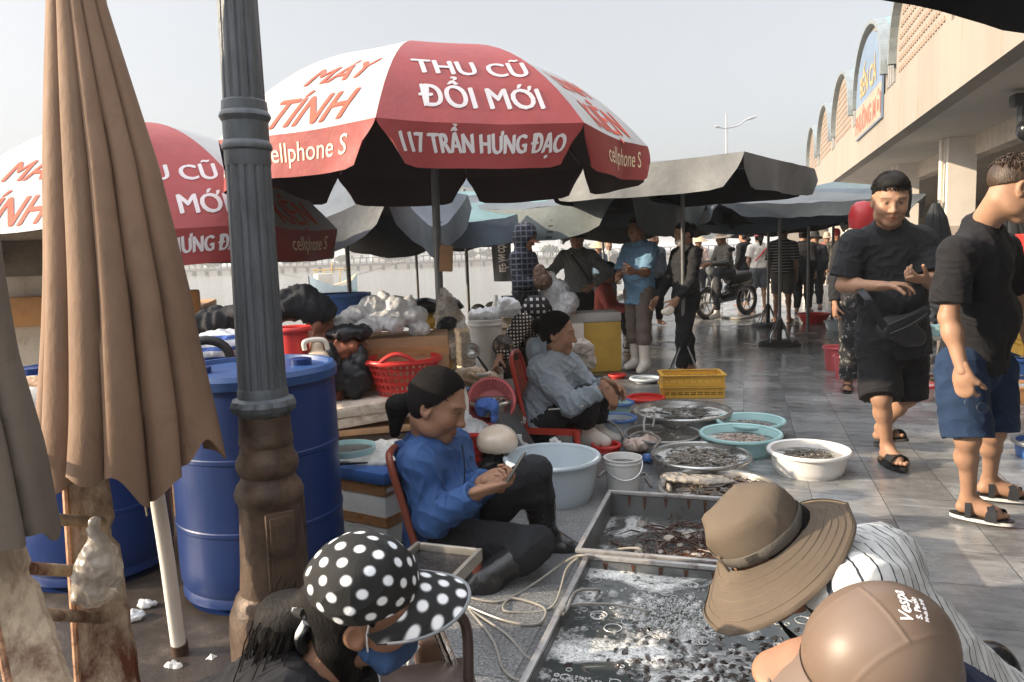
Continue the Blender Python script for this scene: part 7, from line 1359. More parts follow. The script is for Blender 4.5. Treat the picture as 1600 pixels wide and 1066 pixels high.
# seated / crouching figures
def sitting(label, x, D, seatz, front, shirt, trouser, head_dir, skin='tan', hat=None, hatmat=None, hairk='short', s_=1.0, reach=0.25, group=None, seed=120, sleeve=1.85, boots=rubber_b, astride=0.12, up=None, bz=0.0, face=False):
    p = U(x, 500, D); b = V(p.x, p.y, bz); f = V(front).normalized(); lat = V(0, 0, 1).cross(f); pel = b+V(0, 0, seatz+0.08); nk = pel+V(0, 0, 0.46*s_)+f*0.08; hc = nk+V(0, 0, 0.165*s_)+f*0.05
    A, Lg = [], []
    for q in (-1, 1):
        sh = nk-V(0, 0, 0.055)+lat*q*0.165*s_; el = sh+lat*q*0.05-V(0, 0, 0.24)+f*0.10; wr_ = el+f*reach-V(0, 0, 0.02 if reach > 0.2 else 0.15); A.append((sh, el, wr_, f-V(0, 0, 0.3), -lat*q, -q, 0.6))
        hp = pel-V(0, 0, 0.03)+lat*q*0.09; kn = hp+f*0.40+lat*q*(astride-0.05)+V(0, 0, max(0.0, 0.45-seatz)*0.75); an = kn+f*0.02-V(0, 0, 0)+lat*q*0.02; an.z = bz+0.09; Lg.append((hp, kn, an, f))
    F = Fig(label, b, skin, 0.008, s_, (hc, head_dir, (0, 0, 1)), s_*1.08, A, Lg, pel, nk, f, 0.02, face, group)
    F.body(feet=False, hh=0.005)
    if hairk: F.hair(hairk)
    F.trousers(trouser, 1.9, 0.018, seed=seed); F.shirt(shirt, sleeve, 0.04, 0.018, seed=seed+1, amp=0.008); F.boots(boots, 0.4)
    if hat: F.hat(hatmat, hat)
    return F
sitting('person in coral red shirt and dark cap sitting behind the mustard ice box', 937, 10.2, 0.32, (0.9, -0.3, 0), cloth('coral', (0.40, 0.10, 0.085)), cBLACK, (0.9, -0.3, -0.2), hat='cap', hatmat=cBLACK2, seed=122)
F = sitting('rider in a beige bucket hat and grey jacket sitting on the motorbike', 1136, 14.2, 0.80, (-0.95, -0.35, 0), cloth('olive_grey', (0.13, 0.12, 0.10)), cloth('dark_grey', (0.05, 0.05, 0.055)), (-0.9, -0.4, -0.1), hat='bucket', hatmat=cloth('beige_hat', (0.46, 0.38, 0.28)), reach=0.40, seed=124, boots=rubber_w, astride=0.2)
for x, D, c_, hk_, lb_ in ((735, 10.6, (0.12, 0.13, 0.14), 'short', 'dark haired person in grey on a boat left of the bare pole'), (688, 11.2, (0.30, 0.24, 0.2), None, 'person in a red cap on a boat beyond the quay edge'), (757, 11.0, (0.08, 0.08, 0.09), 'short', 'person in dark clothes on a boat beyond the quay edge, below the dark banner')):
    F = sitting(lb_, x, D, 0.42, (0.8, -0.4, 0), cloth('boat_%d' % x, c_), cBLACK, (0.8, -0.4, -0.3), seed=x, bz=-0.62, hairk=hk_, hat='cap' if hk_ is None else None, hatmat=pRED, group='people on a boat beyond the quay edge')
# ---------------------------------------------------------------- the three people in the foreground
# polka dot cap
DARKJ = cloth('dark_navy', (0.006, 0.0065, 0.009))
F = Fig('crouching woman in a black cap with white polka dots and a lowered blue mask', U(480, 1200, 1.4), 'tan', 0.004, 1.05, (U(572, 942, 1.40), (0.97, 0.05, -0.08), (0.10, -0.36, 1)), 1.06,
    arms=[(U(440, 1140, 1.26), U(600, 1280, 1.15), U(680, 1150, 1.25), (0.7, 0.3, 0.3), (0, 0.3, -1), -1, 0.5), (U(480, 1060, 1.60), U(600, 1190, 1.65), U(690, 1140, 1.6), (0.7, 0.2, -0.3), (0, -0.5, -0.6), 1, 0.5)],
    legs=[(U(300, 1230, 1.40), U(560, 1230, 1.22), JZ(500, 1300, 1.35, 0.1), (1, 0, 0)), (U(320, 1220, 1.60), U(580, 1210, 1.65), JZ(520, 1290, 1.6, 0.1), (1, 0, 0))],
    pel=U(285, 1215, 1.48), nk=U(500, 1078, 1.42), front=(0.5, 0.1, -0.8))
F.t.location.z = 0; ORG[F.t.name].z = 0
F.body(); F.trousers(DARKJ, 1.9, 0.02); F.boots(rubber_b, 0.4); F.shirt(DARKJ, 1.6, 0.05, 0.03, name='jacket', seed=201, amp=0.008)
k = F.hk
S = SDF(*bounds([F.hc, F.hp(0, -0.12, -0.1)], 0.2), 0.005); R = F.R; S.ell(F.hp(0, -0.018, 0.02), np.array((0.084, 0.098, 0.095))*k, R, 0); S.ell(F.hp(0, -0.04, -0.05), np.array((0.076, 0.060, 0.07))*k, R, 0.03); S.cut(F.hp(0, 0.022, 0), R @ np.array([0, 1.0, -0.15]))
for q in (-1, 1): S.ell(F.hp(q*0.085, 0.0, -0.01), np.array((0.03, 0.03, 0.042))*k, R, 0.008, 's')
S.cap(F.hp(0, -0.11, -0.01), F.hp(-0.01, -0.155, -0.06), 0.034*k, 0.05*k, 0.02); S.cap(F.hp(-0.01, -0.155, -0.06), F.hp(0.01, -0.14, -0.24), 0.05*k, 0.035*k, 0.03)
S.cap(F.hp(0.05, -0.05, -0.06), F.hp(0.06, 0.0, -0.20), 0.030*k, 0.018*k, 0.02)
mb = S.mesh(None, lambda v: 0.004*Noise(5, 7, 70)(F.hl(v)*np.array([1, 1, 0.25])))
r_ = np.random.RandomState(2)
for i in range(420):
    a0 = r_.normal()*0.02; b0 = r_.normal()*0.02; st = np.array([a0*1.4, -0.145+b0, -0.03]); pts = []
    for j in range(7):
        q = j/6; pts.append(F.hp(st[0]*(1+1.2*q)+0.012*r_.normal()*q, st[1]-0.03*math.sin(q*3)+b0*q+0.02*q*(i % 3 == 0), st[2]-0.26*q))
    mb.tube(pts, [0.0016]*6+[0.0004], 4, False)
mb.build('hair', hairm, F.t, angle=80, fix=False)
dots = []; gr = math.pi*(3-math.sqrt(5)); ND = 88
for i in range(ND): z = 1-2*(i+0.5)/ND; rr = math.sqrt(1-z*z); dots.append((rr*math.cos(gr*i), rr*math.sin(gr*i), z))
dots = np.array(dots); EC = np.array((0, -0.006, 0.048)); ER = np.array((0.0865, 0.105, 0.094))
def dotcol(v):
    q = (F.hl(v)-EC)/ER; q /= np.linalg.norm(q, axis=1)[:, None]; d = np.arccos(np.clip((q @ dots.T).max(1), -1, 1)); m = 1/(1+np.exp((d-0.092)/0.005)); return 0.012+m[:, None]*np.array([0.72, 0.74, 0.76])
capm = M('dotted_cotton', (1, 1, 1), 0.85, 0.06, 10, 0.3, 150, attr=True, bdist=0.002)
S = SDF(*bounds([F.hc], 0.2), 0.0022); S.ell(F.hp(*EC), ER*k, R, 0); S.cut(F.hp(0, 0.05, 0.036), R @ np.array([0, 0.10, -1.0])); S.ell(F.hp(*EC), (ER-0.006)*k, R, 0, 's')
S.ell(F.hp(0, -0.115, 0.025), np.array((0.050, 0.05, 0.045))*k, R, 0.01, 's')
capo = S.mesh(dotcol, lambda v: 0.006*Noise(4, 5, 34)(v)+0.006*(0.5-np.abs(Noise(6, 3, 55)(v))**0.6)).build('cap', capm, F.t, angle=70, fix=False)
vis = [[F.hp(math.sin(t)*0.086*(1+0.06*q), 0.055*math.cos(t)*1.0+(0.040+0.098*q)*max(math.cos(t), 0)**0.6, 0.046-0.020*q-0.030*math.sin(t)**2) for t in np.linspace(-1.5, 1.5, 90)] for q in np.linspace(0, 1, 44)]
P = np.array([[p[:] for p in r2] for r2 in vis]); a = MB(); a.grid(P)
uv = [(math.sin(t)*0.086, 0.05*math.cos(t)+0.098*q*max(math.cos(t), 0)**0.6) for q in np.linspace(0, 1, 44) for t in np.linspace(-1.5, 1.5, 90)]
cc = []
for x, y in uv:
    j = round(y/0.033); i = round((x-(0.019 if j % 2 else 0))/0.038); d = math.hypot(x-i*0.038-(0.019 if j % 2 else 0), y-j*0.033); m = 1/(1+math.exp((d-0.0098)/0.0006)); cc.append([0.012+0.70*m]*3)
a.c = [np.array(cc)]; P2 = P - (R @ np.array([0, 0, 0.004]))[None, None, :]; a.grid(P2[::-1], c=0.015); a.build('peak', capm, capo, angle=60, fix=False)
a = MB(); a.tube([V(*P[-1][i]) for i in range(0, 90, 3)], 0.0035, 6); a.build('peak_edge', cloth('edge_grey', (0.20, 0.21, 0.22)), capo)
a = MB(); bb = bez([F.hp(0.04, -0.105, 0.012), F.hp(0.02, -0.125, 0.0), F.hp(-0.02, -0.128, -0.01), F.hp(-0.045, -0.105, 0.005)], 8); a.tube(bb, 0.010, 8); bb = bez([F.hp(0.045, -0.10, -0.005), F.hp(0.05, -0.115, -0.04), F.hp(0.045, -0.11, -0.075)], 8); a.tube(bb, 0.010, 8); a.c = [dotcol(v_)*0.9 for v_ in a.v]; a.build('cap_strap', capm, capo)
S = SDF(*bounds([F.hc, F.hp(0, 0.1, -0.1)], 0.15), 0.004); S.ell(F.hp(0, 0.045, -0.085), np.array((0.062, 0.052, 0.045))*k, R, 0); S.cap(F.hp(0.062, 0.0, -0.05), F.hp(0.055, 0.04, -0.08), 0.012*k, 0.03*k, 0.02); S.cut(F.hp(0, -0.002, 0), R @ np.array([0, -1, 0.1])); S.mesh(None, F.wr(0.004, 45, 3)).build('face_mask', cloth('blue_mask', (0.035, 0.075, 0.17)), F.t, fix=False)
a = MB(); a.tube(bez([F.hp(0.072, 0.018, 0.036), F.hp(0.077, 0.012, 0.0), F.hp(0.072, 0.012, -0.045)], 6), 0.0022, 6); a.build('mask_strap', cloth('mask', (0.72, 0.70, 0.68)), F.t)
# bucket hat man
tdir = (U(1590, 1180, 1.85)-U(1318, 925, 1.62)).normalized()
def stripes_along(axis, period, frac, col):
    def f(n, l, co, cs):
        d = N(n, 'ShaderNodeVectorMath', operation='DOT_PRODUCT'); l.new(co, d.inputs[0]); d.inputs[1].default_value = tuple(axis)
        return mix(n, l, math_(n, l, 'LESS_THAN', math_(n, l, 'FRACT', math_(n, l, 'ADD', math_(n, l, 'DIVIDE', d.outputs['Value'], period), math_(n, l, 'MULTIPLY', noise(n, l, co, 5, 1), 0.35))), frac), cs, col)
    return f
shirtS = cloth('striped_shirt', (0.66, 0.66, 0.64), stripes=stripes_along((tdir*0.85+V(0.5, 0, 0.3)).normalized(), 0.040, 0.115, (0.03, 0.035, 0.045)))
ha = V(-0.55, -0.02, 0.84).normalized(); hcen = U(1190, 838, 1.60)
fwd = V(-0.80, -0.1, -0.5); fwd = (fwd-ha*fwd.dot(ha)).normalized()
F = Fig('crouching man in a brown bucket hat and white shirt with dark stripes', U(1560, 1200, 1.8), 'tan', 0.0045, 1.1, (hcen-ha*0.065, fwd, ha), 1.05,
    arms=[(U(1335, 935, 1.48), U(1420, 1120, 1.36), U(1285, 1022, 1.30), (-0.80, 0.05, -0.30), (-0.3, 0.3, -0.9), 1, [0.55, 0.6, 0.65, 0.7, 0.3]), (U(1375, 880, 1.80), U(1360, 1010, 1.9), U(1270, 1060, 1.75), (-0.8, 0, -0.5), (0, 0, -1), -1, 0.5)],
    legs=[(U(1600, 1180, 1.75), U(1420, 1180, 1.55), JZ(1500, 1300, 1.7, 0.1), (-1, 0, 0)), (U(1620, 1150, 1.95), U(1440, 1150, 1.95), JZ(1540, 1250, 2.0, 0.1), (-1, 0, 0))],
    pel=U(1575, 1160, 1.85), nk=U(1318, 915, 1.62), front=(-0.5, 0.2, -0.85), belly=0.03, wid=1.05)
F.t.location.z = 0; ORG[F.t.name].z = 0
F.body(); F.hair('short'); F.trousers(cBLACK2, 1.9, 0.02); F.boots(rubber_b, 0.3); F.shirt(shirtS, 0.9, 0.10, 0.035, seed=211, amp=0.005, collar=shirtS)
khaki = M('khaki_cotton', (0.115, 0.088, 0.064), 0.85, 0.12, 6, 0.35, 140, dirt='#463628', damt=0.3, dscale=9, weave=260, bdist=0.002); band = M('khaki_band', (0.085, 0.075, 0.062), 0.85, 0.12, 8, 0.3, 120)
Rh = rotm(fwd, ha); cH = np.array(hcen[:]); nz1h, nz2h = Noise(41, 6, 26), Noise(43, 3, 38); nzh = lambda p: nz1h(p)*0.6+1.3*(0.5-np.abs(nz2h(p))**0.6)
def lathe_soft(prof, seed, amp, ex=1.06, droop=None):
    a = MB(); P = []
    for j, (r, z) in enumerate(prof):
        row = []
        for q in range(120):
            an = 2*math.pi*q/120; fr_ = 1+0.9*max(0, r-0.10)/0.08*0.09*max(0, math.sin(an)); p = np.array([r*math.cos(an)*0.93, r*math.sin(an)*ex*fr_, z + (droop(an, r) if droop else 0)]); p = cH + Rh @ p; p = p + Rh @ np.array([math.cos(an), math.sin(an), 0.6])*float(nzh(p[None])[0])*amp*(1.0 if r > 0.106 else 1.5); row.append(p)
        P.append(row)
    a.grid(P, close_v=True); return a
ht_ = link(bpy.data.objects.new('tmp', None)); bpy.data.objects.remove(ht_)
crown = lathe_soft([(0.099, 0.0), (0.101, 0.020), (0.100, 0.045), (0.095, 0.070), (0.086, 0.092), (0.070, 0.104), (0.045, 0.110), (0.02, 0.112), (0.001, 0.112)], 1, 0.007); ho = crown.build('hat_crown', khaki, F.t, angle=70, fix=False)
dr = lambda an, r: -max(0, r-0.10)*(0.45+0.55*(0.5+0.5*math.cos(an-1.6)))
brim = lathe_soft([(0.099+0.080*q/10, -0.004-0.012*q/10+(0.0012 if q % 2 else -0.0008)) for q in range(11)], 2, 0.006, 1.10, dr); lo_ = lathe_soft([(0.179-0.080*q/10, -0.019+0.012*q/10) for q in range(11)], 2, 0.006, 1.10, dr); brim.add(lo_.v[0], lo_.f); bo = brim.build('hat_brim', khaki, ho, angle=70, fix=False)
rimr_ = lathe_soft([(0.1775, -0.020), (0.1815, -0.017), (0.1815, -0.013), (0.1775, -0.0105)], 2, 0.006, 1.10, dr); rimr_.build('brim_edge', khaki, bo, angle=70, fix=False)
for r0_ in (0.116, 0.128, 0.140, 0.152, 0.164, 0.175):
    st_ = lathe_soft([(r0_-0.0007, -0.0035-0.012*(r0_-0.099)/0.086), (r0_, -0.0022-0.012*(r0_-0.099)/0.086), (r0_+0.0007, -0.0035-0.012*(r0_-0.099)/0.086)], 2, 0.006, 1.10, dr); st_.build('brim_stitching', M('stitch', (0.17, 0.13, 0.09), 0.8), bo, angle=70, fix=False)
bd = lathe_soft([(0.1015, 0.003), (0.1035, 0.005), (0.1045, 0.026), (0.1025, 0.028)], 1, 0.007); bd.build('hat_band', band, ho, angle=70, fix=False)
a = MB(); pz = cH + Rh @ np.array([-0.02, 0.108, 0.012]); a.box(pz, (0.016, 0.006, 0.042), R=Rh, bev=0.002); a.build('band_loop', khaki, ho, angle=30)
a = MB(); a.tube(bez([F.hp(0.07, 0.03, -0.03), F.hp(0.05, 0.06, -0.10), F.hp(0.03, 0.07, -0.15), F.hp(0.035, 0.065, -0.22)], 8), 0.004, 6); a.tube(bez([F.hp(0.03, 0.07, -0.15), F.hp(0.01, 0.06, -0.19), F.hp(0.02, 0.05, -0.24)], 6), 0.004, 6); a.build('chin_strap', cBLACK, ho)
# helmet wearer
hu = V(-0.30, -0.42, 0.86).normalized(); hf = V(-0.86, -0.10, -0.36); hf = (hf-hu*hf.dot(hu)).normalized(); hc2 = U(1372, 1032, 1.26)
F = Fig('person in a matt brown open helmet with white lettering and a navy shirt', U(1450, 1300, 1.25), 'tan', 0.005, 1.05, (hc2-hu*0.02, hf, hu), 1.0,
    arms=[(U(1400, 1190, 1.22), U(1330, 1350, 1.05), U(1230, 1260, 1.1), (-0.8, 0, -0.4), (0, 0, -1), 1, 0.5), (U(1505, 1110, 1.50), U(1420, 1250, 1.45), U(1300, 1220, 1.4), (-0.8, 0, -0.4), (0, 0, -1), -1, 0.5)],
    legs=[(U(1560, 1380, 1.25), U(1360, 1360, 1.1), JZ(1450, 1450, 1.2, 0.1), (-1, 0, 0)), (U(1580, 1350, 1.4), U(1400, 1330, 1.4), JZ(1480, 1400, 1.4, 0.1), (-1, 0, 0))],
    pel=U(1600, 1330, 1.42), nk=U(1462, 1105, 1.36), front=(-0.6, -0.1, -0.7))
F.t.location.z = 0; ORG[F.t.name].z = 0
F.body(); F.trousers(cBLACK2, 1.9, 0.02); F.boots(rubber_b, 0.3); F.shirt(cloth('navy', (0.014, 0.022, 0.055)), 1.6, 0.08, 0.03, seed=221)
hm_ = M('helmet_matt_brown', (0.150, 0.105, 0.078), 0.40, 0.06, 3, 0.05, 30, spec=0.4, dirt='#5a4438', damt=0.15, dscale=5); hdk = M('helmet_trim', (0.10, 0.062, 0.045), 0.35, 0.1, 8, 0.1)
Rm = F.R; EL = np.array((0.119, 0.137, 0.124)); e0 = np.array((0, -0.004, 0.02)); hl = lambda x, f, u: hc2 + V(*(Rm @ np.array([x, f, u])))
S = SDF(*bounds([hc2], 0.18), 0.003); S.ell(hl(*e0), EL, Rm, 0); S.ell(hl(0, -0.03, -0.055), np.array((0.113, 0.115, 0.085)), Rm, 0.03)
S.cut(hl(0, 0.10, 0.005), Rm @ np.array([0, 0.52, -0.85])); S.cut(hl(0, -0.04, -0.095), Rm @ np.array([0, -0.12, -1.0]))
S.ell(hl(*e0), EL-0.012, Rm, 0, 's'); S.ell(hl(0, -0.03, -0.07), np.array((0.102, 0.104, 0.085)), Rm, 0.02, 's')
def ridge(v):
    L_ = (v-np.array(hc2[:])) @ Rm; return 0.0010*np.exp(-((np.abs(L_[:, 0])-0.062)/0.0035)**2)*(L_[:, 2] > 0.05) + 0.0016*np.exp(-((L_[:, 1]+0.02)/0.003)**2)*(np.abs(L_[:, 0]) < 0.062)*(L_[:, 2] > 0.05)
so2 = S.mesh(None, ridge).build('helmet', hm_, F.t, angle=60, fix=False)
a = MB(); rp = []
for q in range(40):
    an = 2*math.pi*q/39; ct, sn = math.cos(an), math.sin(an)
    f_ = 0.137*sn-0.004; x_ = 0.121*ct; u_ = (0.005+(f_-0.10)*0.61) if f_ > -0.03 else -0.094+0.0*f_
    u_ = max(u_, -0.093) ; rp.append(hl(x_, f_*0.985, u_))
a.tube(rp, 0.0055, 8); a.build('trim', hdk, so2)
pk = [[hl(math.sin(t)*0.117*(1+0.04*q), 0.045*0+math.cos(t)*0.118+(0.012+0.075*q)*max(math.cos(t), 0)**0.7, 0.010+(math.cos(t)*0.137-0.10)*0.61*0.6-0.022*q+0.012) for t in np.linspace(-1.35, 1.35, 50)] for q in np.linspace(0, 1, 12)]
P = np.array([[p[:] for p in r2] for r2 in pk]); a = MB(); a.grid(P); a.grid((P-(Rm @ np.array([0, 0, 0.006]))[None, None, :])[::-1]); a.tube([V(*p) for p in P[-1]], 0.004, 6); a.build('peak', hm_, so2, angle=60, fix=False)
a = MB(); P3 = [[hl(math.sin(t)*0.1205, math.cos(t)*0.1385-0.004, 0.012+(math.cos(t)*0.137-0.10)*0.61*0.75+dz) for t in np.linspace(-1.2, 1.2, 40)] for dz in (-0.006, 0.012)]; a.grid([[p[:] for p in r2] for r2 in P3]); a.build('peak_band', hdk, so2, angle=60, fix=False)
a = MB()
lx = [('Vespa', 0.030, 0.0, 0.25), ('S. Paolo', 0.0145, -0.017, 0.0), ('Made in Italy', 0.0095, -0.029, 0.0)]
rd = ray(1428, 948); rl = (np.array(rd[:]) @ Rm)/EL; ol = ((np.array((V(0, 0, CAMZ)-hc2)[:])) @ Rm - e0)/EL; A_, B_, C_ = rl @ rl, 2*(rl @ ol), ol @ ol-1; tt_ = (-B_-math.sqrt(max(B_*B_-4*A_*C_, 0)))/(2*A_); p0_ = V(0, 0, CAMZ)+rd*tt_
nl = Rm @ ((ol+rl*tt_)/EL); nl = V(*nl).normalized(); iu = RC @ Vector((0.22, 1, 0)); tb = (iu-nl*iu.dot(nl)).normalized(); ub = nl.cross(tb)
for s_, size, dy, sh in lx:
    v, f = text_mesh(s_, size, 0.0007, sh, 1.0, 4); P = []
    for x, y, _ in v:
        # the lettering reads from the lower right rim upwards to the crown, wrapped on the shell
        q2 = p0_+tb*x+ub*(y+dy+0.008); L2_ = (np.array((q2-hc2)[:]) @ Rm - e0)/EL; L2_ = L2_/np.linalg.norm(L2_)*1.008; P.append(hl(*(e0+EL*L2_))[:])
    a.add(P, f)
v, f = text_mesh('C', 0.02, 0.0003, 0, 1.0, 3)
a.build('lettering', M('letters_#e4dfe0', '#e4dfe0', 0.6), so2, smooth=False, fix=False)
# weighing scale, tubular stool
sc = thing('weighing_scale', 'steel tray scale with a black wet pan behind the polka dot cap', 'scale', U(672, 990, 1.9)); sc.location.z = 0; ORG[sc.name].z = 0; R_ = rz(-0.35); c = np.array(U(672, 888, 1.95)[:]); 
a = MB()
for sx, sy in ((1, 0), (-1, 0), (0, 1), (0, -1)): a.box(c+R_ @ np.array([sx*0.098, sy*0.12, 0.0]), (0.014, 0.254, 0.038) if sx else (0.182, 0.014, 0.037), R=R_, bev=0.005)
a.build('pan_rim', M('pan_steel', (0.38, 0.35, 0.31), 0.35, 0.2, 8, 0.2, 40, metal=0.7), sc, angle=30)
a = MB(); a.box(c+[0, 0, -0.008], (0.186, 0.23, 0.012), R=R_); a.build('pan', M('black_wet', (0.008, 0.008, 0.010), 0.25, 0.4, 30, 0.8, 60), sc, smooth=False)
a = MB(); a.lathe([(0.07, 0.0), (0.055, 0.06), (0.03, 0.10), (0.03, c[2]-0.02)], (c[0], c[1], 0), 24); a.build('stand', M('scale_body', (0.10, 0.085, 0.07), 0.4, metal=0.4), sc, angle=30)
stl = thing('stool', 'brown tubular steel stool frame in front of the scale', 'stool', U(700, 1060, 1.75)); stl.location.z = 0; ORG[stl.name].z = 0
a = MB(); a.tube(bez([U(655, 975, 1.62), U(690, 958, 1.64), U(718, 962, 1.66), U(730, 990, 1.66), U(732, 1060, 1.62), U(734, 1150, 1.58)], 8), 0.013, 10); a.build('frame', M('brown_tube', (0.06, 0.038, 0.03), 0.4, metal=0.3), stl)
a = MB(); a.tube([U(683, 975, 1.75), U(712, 1045, 1.7)], 0.010, 8); a.tube([U(676, 978, 1.76), U(704, 1048, 1.71)], 0.006, 8); a.build('brace', M('chrome', (0.5, 0.46, 0.42), 0.2, metal=1.0), stl)
a = MB(); a.box(U(668, 1062, 1.66)[:], (0.22, 0.12, 0.02), R=rz(0.2), bev=0.004); a.build('foot_plate', M('brown_tube', (0.06, 0.04, 0.03)), stl, angle=30)
tn = thing('brown_jug', 'small brown plastic jug with a pale ribbed handle beneath the stool frame', 'jug', U(672, 1020, 1.85)); q = U(670, 1015, 1.85); S = SDF(*bounds([q], 0.12), 0.004); S.bx(q, (0.075, 0.07, 0.10), rz(0.3), 0, 0.02); S.mesh().build('body', M('brown_plastic', (0.13, 0.07, 0.045), 0.4), tn, fix=False)
a = MB(); a.tube(bez([q+V(-0.02, -0.05, 0.04), q+V(-0.045, -0.06, 0.0), q+V(-0.03, -0.05, -0.05)], 8), 0.007, 8); a.build('handle', pWHITE, tn)
# ---------------------------------------------------------------- more of the market
# hanging banner
bn = thing('banner', 'dark grey vertical banner with white lettering hanging beside the person in plaid', 'banner', U(788, 400, 8.8)); D = 8.8; tl_, tr_, bl_, br_ = U(765, 352, D), U(797, 352, D-0.15), U(772, 440, D), U(800, 440, D-0.15)
bp = lambda u, v, o=0.0: (tl_*(1-u)+tr_*u)*(1-v)+(bl_*(1-u)+br_*u)*v + V(0.15*0+0.0, -1, 0)*(0.015*math.sin(u*8+v*5)+o)
a = MB(); a.grid([[bp(i/8, j/14)[:] for i in range(9)] for j in range(15)]); a.grid([[bp(i/8, j/14, -0.006)[:] for i in range(9)] for j in range(15)][::-1]); a.build('cloth', M('banner_cloth', (0.075, 0.085, 0.095), 0.7, 0.12, 4, 0.2), bn, fix=False)
v, f = text_mesh('BẾP ĂN CÔNG', 0.13, 0.003, 0, 1.0, 6); H_ = 0.70
P = [bp(min(max(0.5+(y-0.04)/0.26, 0.02), 0.98), min(max(0.52-x/H_*0.5, 0.02), 0.98), 0.012)[:] for x, y, _ in v]; a = MB(); a.add(P, f); a.build('lettering', M('letters_#e4dfe0', '#e4dfe0'), bn, smooth=False, fix=False)
# boxes on the quay edge by the river
pale = M('sunlit_cream', (0.60, 0.48, 0.34), 0.8, 0.12, 4, 0.3, 50, dirt='#8a7458', damt=0.25)
for px, d, w_, h_, dd, ang, lb_ in ((757, 8.3, 0.62, 0.52, 0.42, 0.2, 'sunlit cream polystyrene box on the quay edge behind the white pails'), (800, 8.6, 0.42, 0.62, 0.4, 0.0, 'white polystyrene box with a black hollow beside the dark banner')):
    p = U(px, 500, d); t = thing('foam_box', lb_, 'box', (p.x, p.y, 0)); a = MB(); a.box((p.x, p.y, h_*0.45), (w_, dd, h_*0.9), R=rz(ang), bev=0.012); a.build('body', pale, t, angle=30); a = MB(); a.box((p.x, p.y, h_*0.93), (w_*1.03, dd*1.03, h_*0.12), R=rz(ang), bev=0.012); a.build('lid', pale, t, angle=30)
p = U(757, 500, 8.3); a = MB(); a.prism([(p.x-0.1, p.y-0.2, 0.53), (p.x+0.28, p.y-0.2, 0.53), (p.x+0.1, p.y-0.2, 0.72)], (0, 0.3, 0)); tag(a.build('cardboard_flap', pale, smooth=False), 'peaked cream cardboard flap on the sunlit box at the quay edge', 'cardboard')
p = U(800, 470, 8.4); a = MB(); a.box((p.x-0.02, p.y-0.05, 0.77), (0.20, 0.12, 0.20), bev=0.01); tag(a.build('black_speaker', M('black_plastic', (0.02, 0.02, 0.02)), angle=30), 'small black square case standing on the white box by the banner', 'case')
for px, d, r_, lb_ in ((775, 8.35, 0.06, 'white plastic bottle standing on the white box, left of the black case'), (822, 8.4, 0.06, 'clear plastic bottle standing right of the black case')):
    p = U(px, 470, d); z0 = 0.57 if px < 800 else 0.62; a = MB(); a.lathe([(0.001, z0), (r_*0.8, z0), (r_*0.8, z0+0.2), (r_*0.35, z0+0.27), (r_*0.35, z0+0.31), (0.001, z0+0.31)], (p.x, p.y, 0), 18); tag(a.build('bottle', pWHITE if px < 800 else clear, angle=40), lb_, 'bottle')
blob('white_bag', 'bulging translucent white bag of ice between the woman in grey shirt and the plaid shirt', 'bag', [(J(868, 452, 8.2), (0.15, 0.15, 0.11)), (J(850, 470, 8.1), (0.14, 0.15, 0.11)), (J(886, 473, 8.1), (0.12, 0.14, 0.12)), (J(860, 436, 8.2), (0.06, 0.06, 0.08)), (J(872, 485, 8.0), (0.14, 0.12, 0.10))], film, 0.013, 0.018, 30, 301, 0.02)
p = U(868, 520, 8.2); a = MB(); a.box((p.x, p.y, 0.28), (0.6, 0.4, 0.56), bev=0.012); tag(a.build('foam_box', foam, angle=30), 'polystyrene box under the bulging white bag', 'box')
blob('dog_toy_bag', 'fluffy pale grey bag in front of the mustard ice box', 'bag', [(J(910, 545, 5.9), (0.09, 0.07, 0.07)), (J(918, 565, 5.9), (0.07, 0.06, 0.07))], M('fluffy_grey', (0.42, 0.37, 0.32), 0.9, 0.3, 20, 0.6, 60), 0.01, 0.012, 40, 302)
# fishing boat
bt = thing('fishing_boat', 'small pale blue fishing boat with a teal bow and yellow rigging on the river', 'boat', U(522, 462, 60)); D = 60.0; c = U(522, 462, D); Lb, Wb = 5.2, 1.8
sec = []
for i in range(13):
    s = i/12-0.5; w_ = Wb/2*(1-abs(2*s)**2.6*0.9); sh = 0.95+0.9*abs(2*s)**2; sec.append([(c.x+math.cos(0.9)*s*Lb - math.sin(0.9)*x*w_, c.y+math.sin(0.9)*s*Lb*0.6+x*w_*0.7, c.z-0.15+z*sh) for x, z in ((-1, 1), (-0.92, 0.5), (-0.6, 0.05), (0, -0.1), (0.6, 0.05), (0.92, 0.5), (1, 1))])
a = MB(); a.grid(sec); a.build('hull', M('boat_pale_blue', (0.45, 0.55, 0.60), 0.6, 0.15, 1, 0.1), bt)
a = MB(); a.grid([[sec[i][0], sec[i][6]] for i in range(13)]); a.build('deck', M('boat_deck', (0.42, 0.34, 0.24), 0.8), bt)
a = MB(); a.prism([sec[12][0], sec[9][0], sec[9][1], sec[12][2]], (0.02, -0.06, 0)); a.prism([sec[12][6], sec[9][6], sec[9][5], sec[12][4]], (0.05, -0.08, 0)); a.build('bow_panel', M('boat_teal', (0.13, 0.36, 0.34), 0.5), bt, smooth=False)
a = MB(); a.box((c.x-0.7, c.y-0.2, c.z+1.35), (1.3, 1.0, 0.9), R=rz(0.6), bev=0.05); a.build('cabin', M('boat_cabin', (0.62, 0.58, 0.50), 0.6), bt, angle=30)
a = MB()
for q in range(5): a.tube([(c.x-1.4+0.6*q, c.y-0.3+0.3*q, c.z+1.0), (c.x-1.3+0.6*q, c.y-0.3+0.3*q, c.z+2.2+0.5*(q == 2))], 0.05, 6)
a.tube([(c.x-1.5, c.y-0.4, c.z+2.1), (c.x+1.3, c.y+0.9, c.z+2.1)], 0.05, 6); a.build('rigging', M('boat_yellow', (0.62, 0.40, 0.13), 0.6), bt)
